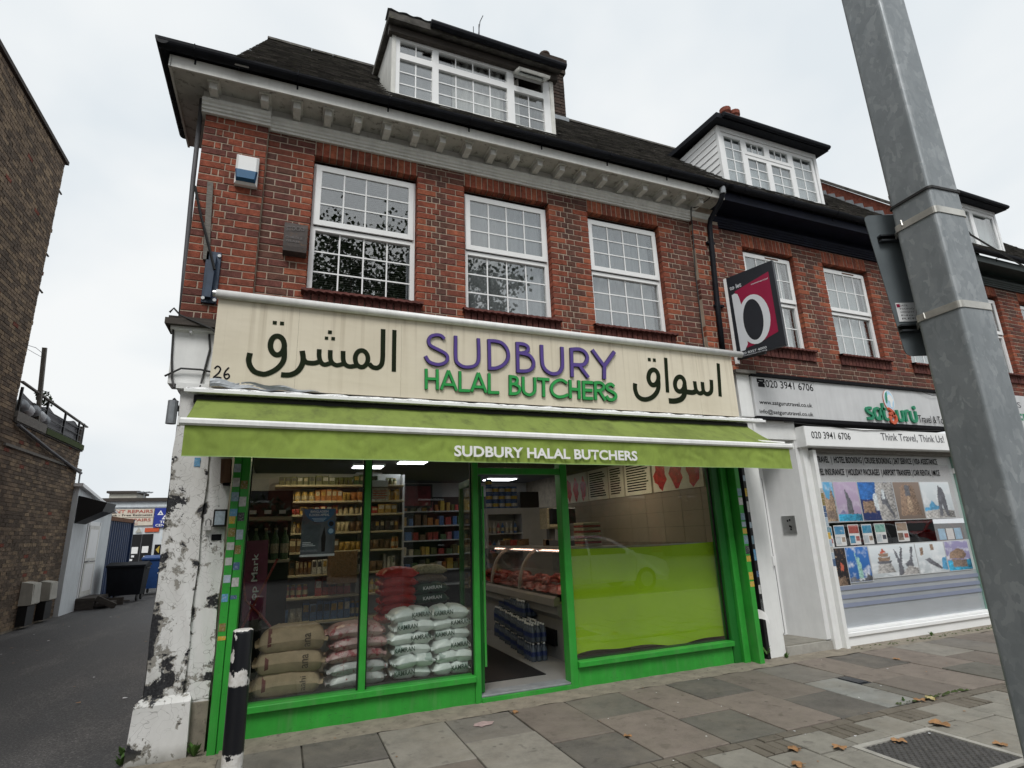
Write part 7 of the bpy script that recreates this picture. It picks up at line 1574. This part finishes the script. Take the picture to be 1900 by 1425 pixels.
# ------------------------------------------------------------ street furniture, litter, weeds, what the glass reflects
def pole():
    t = thing('lamp_column', 'thick galvanised lamp column close by on the right', 'lamp column', (2.05,-4.4,0))
    R = .0735; th = math.radians(-4.5); cx, cy = 2.05, -4.406
    def sect(rad, rc=.016):   # square tube with rolled corners
        pts = []
        for i in range(4):
            a0 = th+math.pi/2*i; h = rad-rc; ox, oy = h*math.cos(a0)-h*math.sin(a0), h*math.sin(a0)+h*math.cos(a0)
            for k in range(6):
                a = a0+math.pi/2*k/5; pts.append((cx+ox+rc*math.cos(a), cy+oy+rc*math.sin(a)))
        return pts
    zs = [0, 1, 1.6, 2.2, 2.8, 3.6, 5, 7]; m = MB(); N = len(sect(R)); vs = []
    for z in zs: vs += [(x, y, z) for x, y in sect(R*(1.02-.008*z))]
    fs = [(i*N+k, i*N+(k+1)%N, (i+1)*N+(k+1)%N, (i+1)*N+k) for i in range(len(zs)-1) for k in range(N)]
    m.add(vs, fs).build('column', 'galvanised', t)
    def band(z, h, off, mt, nm):
        b = MB(); p = sect(R*(1.02-.008*z)+off); v = [(x,y,z-h/2) for x,y in p]+[(x,y,z+h/2) for x,y in p]; p2 = sect(R*(1.02-.008*z)-.002); v += [(x,y,z+h/2) for x,y in p2]+[(x,y,z-h/2) for x,y in p2]
        b.add(v, [(k,(k+1)%N,N+(k+1)%N,N+k) for k in range(N)]+[(N+k,N+(k+1)%N,2*N+(k+1)%N,2*N+k) for k in range(N)]+[(3*N+k,3*N+(k+1)%N,(k+1)%N,k) for k in range(N)]).build(nm, mt, t)
    band(2.535, .024, .003, 'band_steel', 'steel_band'); band(2.19, .024, .003, 'band_steel', 'steel_band'); band(2.62, .009, .004, 'cable', 'cable_tie')
    MB().tube([(2.14,-4.43,2.60),(2.4,-4.35,2.585),(3.2,-4.2,2.60)], .004, 4).build('wire', 'cable', t)
    # back of a traffic sign clamped to the far side
    s = thing('traffic_sign_back', 'grey back of a road sign plate clamped to the lamp column', 'sign', (2.0,-4.28,2.05))
    U = Vector((.93,-.37,0)).normalized(); V = Vector((0,0,1)); Nn = U.cross(V)   # Nn faces the viewer
    O = Vector((2.0,-4.26,0)); w0, w1, z0, z1 = -.022, .20, 2.08, 2.64
    pts = []; rc = .022
    for (u, z, a0) in ((w1-rc, z1-rc, 0), (w0+rc, z1-rc, 90), (w0+rc, z0+rc, 180), (w1-rc, z0+rc, 270)):
        for k in range(5): a = math.radians(a0+22.5*k); pts.append((u+rc*math.cos(a), z+rc*math.sin(a)))
    m = MB(); k = len(pts); sh = lambda p: p[0]-(p[1]-2.36)*.071
    v = [O+U*sh(p)+V*p[1]+Nn*.0015 for p in pts]+[O+U*sh(p)+V*p[1]-Nn*.0015 for p in pts]
    m.add(v, [tuple(range(k)), tuple(range(k, 2*k))[::-1]]+[(i,(i+1)%k,k+(i+1)%k,k+i) for i in range(k)]).build('plate', 'sign_grey', s)
    for z in (2.535, 2.18):
        for dz, hh in ((.010,.003),(-.010,.003)): MB().obox(O+U*.07+V*(z+dz)+Nn*.012, U, V, Nn, .080, hh, .010).build('channel_lip', 'sign_grey_dark', s)
        MB().obox(O+U*.07+V*z+Nn*.004, U, V, Nn, .080, .010, .002).build('channel', 'black', s)
        MB().bar(O+U*.045+V*z+Nn*.02, Vector((1.975,-4.36,z+.012)), .003, .022, up=(0,0,1)).build('clamp_strap', 'band_steel', s)
    MB().obox(O+U*.052+V*2.245+Nn*.003, U, V, Nn, .052, .036, .0008).build('maker_label', 'paper', s)
    for q in range(5): text(['SIGN PLATE','DATE','FIXING HEIGHT','The Works Street','XX 0000'][q] if False else ['DATE','FIXING','HEIGHT','No.','REF'][q], O+U*.012+V*(2.267-.0125*q)+Nn*.0035, U, V, .05 if q else .03, .006, 'ink', s, th=.0005)
    MB().obox(O+U*.008+V*2.27+Nn*.0045, U, V, Nn, .006, .006, .0004).build('maker_mark', 'crimson', s)
def bollard():
    t = thing('striped_bollard', 'black and white round bollard with flaking paint in front of the shop', 'bollard', (-.19,-1.15,0))
    r = .062
    MB().lathe([(r*1.02,-.02),(r,.02),(r,.5),(r*.99,.955),(r*.96,.972),(r*.80,.978),(r*.35,.976),(.001,.974)], (-.19,-1.15,0), 28).build('post', 'bollard_paint', t, smooth=True)
def litter():
    r = random.Random(6)
    def leaf(x, y, s, rot, m, lab, z=.006):
        pts = []; n = 20
        for k in range(n):
            a = 2*math.pi*k/n; lob = .62+.38*abs(math.cos(2.5*a))
            if abs(a-math.pi*1.5) < .3: lob *= .6
            rr = s*lob; px, py = rr*math.cos(a), rr*math.sin(a); c, d = math.cos(rot), math.sin(rot)
            pts.append((x+px*c-py*d, y+px*d+py*c, z+s*.35*abs(math.sin(a*1.5+rot))*r.uniform(.5,1)))
        t = thing('fallen_leaf', lab, 'leaf', (x,y,z), 'fallen leaves on the pavement')
        MB().add(pts+[(x,y,z+s*.10)], [(k,(k+1)%n,n) for k in range(n)]).build('blade', m, t)
        MB().tube([(x,y,z+s*.08),(x+s*.9*math.cos(rot-1.57),y+s*.9*math.sin(rot-1.57),z+.003)], .0016, 4).build('stalk', 'leaf_autumn', t)
    L = [(3.4,-2.12,.048,.5,'a','brown leaf on the paving bricks left of the manhole'),(3.69,-2.24,.05,1.8,'a','brown leaf just left of the manhole cover'),(4.16,-2.34,.052,2.5,'a','orange leaf lying on the manhole cover'),(4.75,-2.26,.075,.9,'a','largest curled brown leaf beyond the manhole cover'),(4.68,-2.69,.045,1.1,'a','brown leaf on the pavers at the bottom right'),(5.33,-1.84,.055,.2,'y','pale yellow leaf by the brick row'),(5.21,-1.82,.05,2.2,'a','brown leaf beside the pale yellow leaf'),(3.21,-2.32,.05,.3,'a','brown leaf at the bottom edge of the pavement'),(2.0,-.42,.036,.4,'a','small brown leaf near the doorway'),(2.54,-1.36,.034,2.9,'a','small tan leaf in the middle of the slabs'),(6.5,-.75,.04,1.0,'a','brown leaf before the travel shop window'),(7.2,-1.55,.04,2.0,'y','yellow leaf near the lamp column at the right')]
    for x, y, s, a, m, lab in L: leaf(x, y, s, a, 'leaf_autumn' if m == 'a' else 'leaf_yellow', lab)
    # small white scraps and gum
    g = MB()
    for k in range(46):
        x, y = r.uniform(.4, 8.5), r.uniform(-2.6, -.3); s = r.uniform(.004, .012); n = 7
        g.add([(x+s*r.uniform(.5,1.2)*math.cos(6.28*i/n), y+s*r.uniform(.5,1.2)*math.sin(6.28*i/n), .0055) for i in range(n)], [tuple(range(n))], k % 2)
    for k in range(60):
        x, y = r.uniform(-4.5, -1.1), r.uniform(-1, 11); s = r.uniform(.008, .03); n = 6
        g.add([(x+s*r.uniform(.4,1.3)*math.cos(6.28*i/n), y+s*r.uniform(.4,1.3)*math.sin(6.28*i/n), -.008) for i in range(n)], [tuple(range(n))], k % 3 != 0)
    stuff(tag(g.build('ground_scraps', ['paper','leaf_autumn']), 'tiny paper scraps and bits strewn over the ground', 'litter'))
    mat('pink_stain', (.36,.27,.26), .9, .2, 30, .2, 60)
    q = MB(); n = 16; q.add([(1.66+.10*r.uniform(.6,1.1)*math.cos(6.28*i/n), -.56+.065*r.uniform(.6,1.1)*math.sin(6.28*i/n), .0045) for i in range(n)], [tuple(range(n))])
    tag(q.build('pink_stain', 'pink_stain'), 'pale pink spill dried on the slab left of the doorway', 'stain')
    # weeds
    def weed(c, n, s, lab, sd, nm='weed'):
        t = thing(nm, lab, 'weed', c); k = random.Random(sd)
        for _ in range(n):
            a = k.uniform(0, 6.28); h = k.uniform(.3, 1.)*s; o = k.uniform(.2, .7)*s; w = s*k.uniform(.12,.22)
            b = Vector(c); tip = b+Vector((math.cos(a)*o, math.sin(a)*o*.7, h)); md = b+(tip-b)*.55+Vector((0,0,h*.15)); sd_ = Vector((-math.sin(a), math.cos(a), 0))*w
            MB().add([b, md+sd_, tip, md-sd_, md+Vector((0,0,-.008))], [(0,1,4),(1,2,4),(2,3,4),(3,0,4)]).build('leaf', 'leaf_green', t)
    weed((-.98,-.08,-.02), 22, .085, 'green weed at the left foot of the white pier', 1); weed((-.50,-.17,-.01), 16, .11, 'leafy green weed between the pier and the green post', 2); weed((-1.02,.15,-.02), 12, .08, 'small weed on the alley side of the pier', 3); weed((5.30,-.06,.06), 7, .13, 'broad leaved weed by the white column', 4); weed((5.55,-.10,0), 8, .08, 'low weed at the foot of the white column', 5); weed((8.1,-.14,0), 12, .07, 'small moss weed below the travel shop window', 6); weed((5.1,-1.75,0), 10, .04, 'mossy tuft beside the broken slab', 7)
    mo = MB()
    for k in range(140):
        x = r.uniform(6.6, 9.6) if k < 90 else r.uniform(4.95, 5.9); y = -.10-r.random()*.12 if k < 90 else -1.80+r.uniform(-.02,.03); s = r.uniform(.01,.03); n = 6
        mo.add([(x+s*math.cos(6.28*i/n), y+s*.5*math.sin(6.28*i/n), .004) for i in range(n)]+[(x,y,.004+s*.4)], [(i,(i+1)%n,n) for i in range(n)])
    stuff(tag(mo.build('moss_patches', 'moss'), 'green moss growing along the pavement joints', 'moss'))
def tree(x, y, h, cr, seed, lab):
    """Street tree across the road, seen only mirrored in the windows."""
    r = random.Random(seed); t = thing('street_tree', lab, 'tree', (x,y,0), 'trees across the road')
    m = MB(); base = Vector((x,y,-.1)); top = Vector((x+.4,y,h*.5)); m.tube([base, base.lerp(top,.5)+Vector((.15,.1,0)), top], [.28,.2,.14], 9); ends = []
    for k in range(9):
        a = r.uniform(0,6.28); e = top+Vector((math.cos(a)*cr*r.uniform(.3,.8), math.sin(a)*cr*r.uniform(.3,.8), h*r.uniform(.12,.42))); st = base.lerp(top, r.uniform(.6,1.)); m.tube([st, st.lerp(e,.5)+Vector((0,0,.4)), e], [.09,.05,.02], 6); ends.append(e)
    m.build('trunk', 'bark', t)
    l = MB(); cl = [(e+Vector([r.uniform(-1,1)*cr*.35 for _ in range(3)]), r.uniform(.5,1.1)*cr*.34) for e in ends for _ in range(5)]
    for c, rad in cl:
        for _ in range(230):
            p = c+Vector([r.gauss(0,.5) for _ in range(3)])*rad; a = Vector([r.uniform(-1,1) for _ in range(3)]).normalized(); b = a.orthogonal().normalized(); s = r.uniform(.07,.14)
            l.add([p-a*s, p+b*s*.7, p+a*s, p-b*s*.7], [(0,1,2,3)])
    l.build('crown', 'leaf_dark', t)
def car(x, y, dirn, paint, lab, nm='parked_car'):
    """Hatchback standing in the road behind the viewer; the shop glass mirrors it. dirn +1 faces +x."""
    t = thing(nm, lab, 'car', (x,y,-.13), 'cars in the road')
    z0 = -.13; f = dirn
    side = [(-2.0,.35),(-2.05,.60),(-1.98,.88),(-1.75,1.02),(-1.25,1.42),(-.9,1.50),(-.1,1.50),(.35,1.40),(1.05,1.0),(1.65,.88),(2.0,.72),(2.08,.48),(2.05,.30),(1.72,.24)]
    arch = lambda cx: [(cx+.34*math.cos(math.pi*k/6), .28+.34*math.sin(math.pi*k/6)) for k in range(7)]
    prof = side[:-1]+[(2.0,.24)]+arch(1.30)+arch(-1.30)+[(-1.9,.26)]
    W = .86; m = MB(); n = len(prof); vs = []
    for sgn, ins in ((-1,1),(1,1)):
        for a, b in prof: w = W-(.20*max(0,(b-.92))/.55 if b > .92 else 0)-.04*(b < .4); vs.append((x+f*a, y+sgn*w, z0+b))
    fs = [(i,(i+1)%n,n+(i+1)%n,n+i) for i in range(n)]
    m.add(vs, fs+[tuple(range(n)), tuple(range(n,2*n))[::-1]]); m.build('body', paint, t, smooth=False)
    for sgn in (-1,1):
        def q(a, b): w = W-.20*max(0,(b-.92))/.55+.006; return (x+f*a, y+sgn*w, z0+b)
        MB().add([q(-1.15,1.38),q(-.85,1.44),q(-.45,1.45),q(-.45,1.0),q(-1.5,1.0)], [(0,1,2,3,4)]).build('side_window', 'car_glass', t); MB().add([q(-.38,1.45),q(-.1,1.44),q(.30,1.34),q(.85,1.0),q(-.38,1.0)], [(0,1,2,3,4)]).build('side_window', 'car_glass', t)
        for cx in (1.30,-1.30): wl = MB().lathe([(.30,-.11),(.315,-.09),(.315,.09),(.30,.11)], (x+f*cx,y+sgn*.76,z0+.31), 20, axis='y').build('wheel', 'black', t); MB().lathe([(.20,-.115),(.20,.115)], (x+f*cx,y+sgn*.76,z0+.31), 12, axis='y').build('rim', 'steel', wl)
        MB().obox((x+f*.78,y+sgn*(W+.06),z0+1.02), (1,0,0), (0,1,0), (0,0,1), .08, .07, .06).build('mirror', paint, t)
        MB().add([(x+f*2.03,y+sgn*.55,z0+.62),(x+f*1.72,y+sgn*.84,z0+.72),(x+f*1.70,y+sgn*.84,z0+.82),(x+f*1.95,y+sgn*.5,z0+.74)], [(0,1,2,3)]).build('headlight', 'white', t); MB().add([(x-f*2.06,y+sgn*.55,z0+.70),(x-f*1.99,y+sgn*.87,z0+.70),(x-f*1.90,y+sgn*.86,z0+.98),(x-f*1.96,y+sgn*.6,z0+.95)], [(0,1,2,3)]).build('tail_light', 'tail_red', t)
        for hx in (-.7,.25): MB().box(x+f*hx-.09, x+f*hx+.09, y+sgn*(W+.0)-.012, y+sgn*(W+.0)+.012, z0+.86, z0+.89).build('door_handle', paint, t)
        MB().box(x+f*-.42-.004, x+f*-.42+.004, y+sgn*W-.003, y+sgn*W+.003, z0+.35, z0+.95).build('door_gap', 'black', t)
    for (a, b, c, d) in ((.36,1.39,1.03,1.01),(-1.27,1.41,-1.74,1.03)): MB().add([(x+f*a+f*.01,y-.62,z0+b+.008),(x+f*a+f*.01,y+.62,z0+b+.008),(x+f*c+f*.01,y+.78,z0+d+.008),(x+f*c+f*.01,y-.78,z0+d+.008)], [(0,1,2,3)]).build('windscreen', 'car_glass', t)
mat('band_steel', (.55,.54,.50), .35, .2, 14, .15, 40, metal=.6); mat('sign_grey', (.115,.135,.145), .5, .1, 10, .05, 40); mat('sign_grey_dark', (.03,.035,.04), .5, .1, 10, 0)
mat('car_white', (.86,.87,.88), .12, .02, 4, 0); mat('car_silver', (.45,.46,.47), .2, .02, 4, 0, metal=.4); mat('car_red', (.25,.012,.012), .18, .02, 4, 0); mat('car_glass', (.012,.014,.016), .08, .1, 4, 0, spec=.6); mat('tail_red', (.35,.01,.01), .2, .1, 4, 0)
pole(); bollard(); litter()
car(8.03, -8.75, 1, 'car_white', 'white hatchback mirrored in the right pane of the butcher shop')
car(21.0, -9.5, 1, 'car_silver', 'silver car mirrored in the clear strip of the travel window')
car(31.0, -14.2, -1, 'car_red', 'red car mirrored in the travel window behind the silver one')
tree(1.6, -20, 17, 4.2, 1, 'leafy street tree mirrored in the first upstairs window')
tree(8.0, -21, 16, 3.0, 2, 'street tree mirrored at the left of the second upstairs window')

def opposite():
    """Far side of the road: the shop glass looks dark because it mirrors these."""
    for k, (x0, x1, h, m, lab) in enumerate([(-16,-6,7.5,'brick_brown','brown terrace house across the road furthest left'),(-6,3,8,'brick_rust','rust brick terrace house across the road second from left'),(3,13,7.6,'brick_brown','brown terrace house across the road in the middle'),(13,24,8.2,'brick_rust','rust brick terrace house across the road second from right'),(24,40,7.5,'brick_brown','brown terrace house across the road at the right'),(40,62,8.4,'brick_rust','long rust brick terrace house far to the right across the road'),(62,100,8,'brick_brown','longest brown terrace house furthest right across the road')]):
        t = thing('opposite_house', lab, 'house', ((x0+x1)/2,-27,0), 'terrace across the road')
        MB().box(x0, x1, -33, -27, -.1, h-2.2).build('wall', m, t)
        MB().ext([(-26.6,h-2.3),(-30,h),(-33.4,h-2.3)], x0, x1, 'x').build('roof', 'roof_tile', t)
        for i in range(3):
            xx = x0+(x1-x0)*(i+.5)/3
            for z in (1.0, 3.6): w = MB().box(xx-.7, xx+.7, -27.02, -26.96, z, z+1.3).build('window', 'car_glass', t); MB().box(xx-.8, xx+.8, -26.99, -26.9, z-.1, z).build('sill', 'paint_white', w)
    for k in range(9):
        x = -14+6.2*k; t = thing('garden_hedge', 'dark hedge before the terrace across the road, %s from the left' % ['first','second','third','fourth','fifth','sixth','seventh','eighth','ninth'][k], 'hedge', (x,-22,0), 'hedges across the road')
        MB().box(x-2.4, x+2.4, -22.5, -21.7, -.1, 1.9).build('core', 'leaf_dark', t); leaf_cloud((x,-22.1,1.7), (3.0,1.0,2.0), 1200, .14, t, 'foliage', 'leaf_dark', 40+k)
opposite()
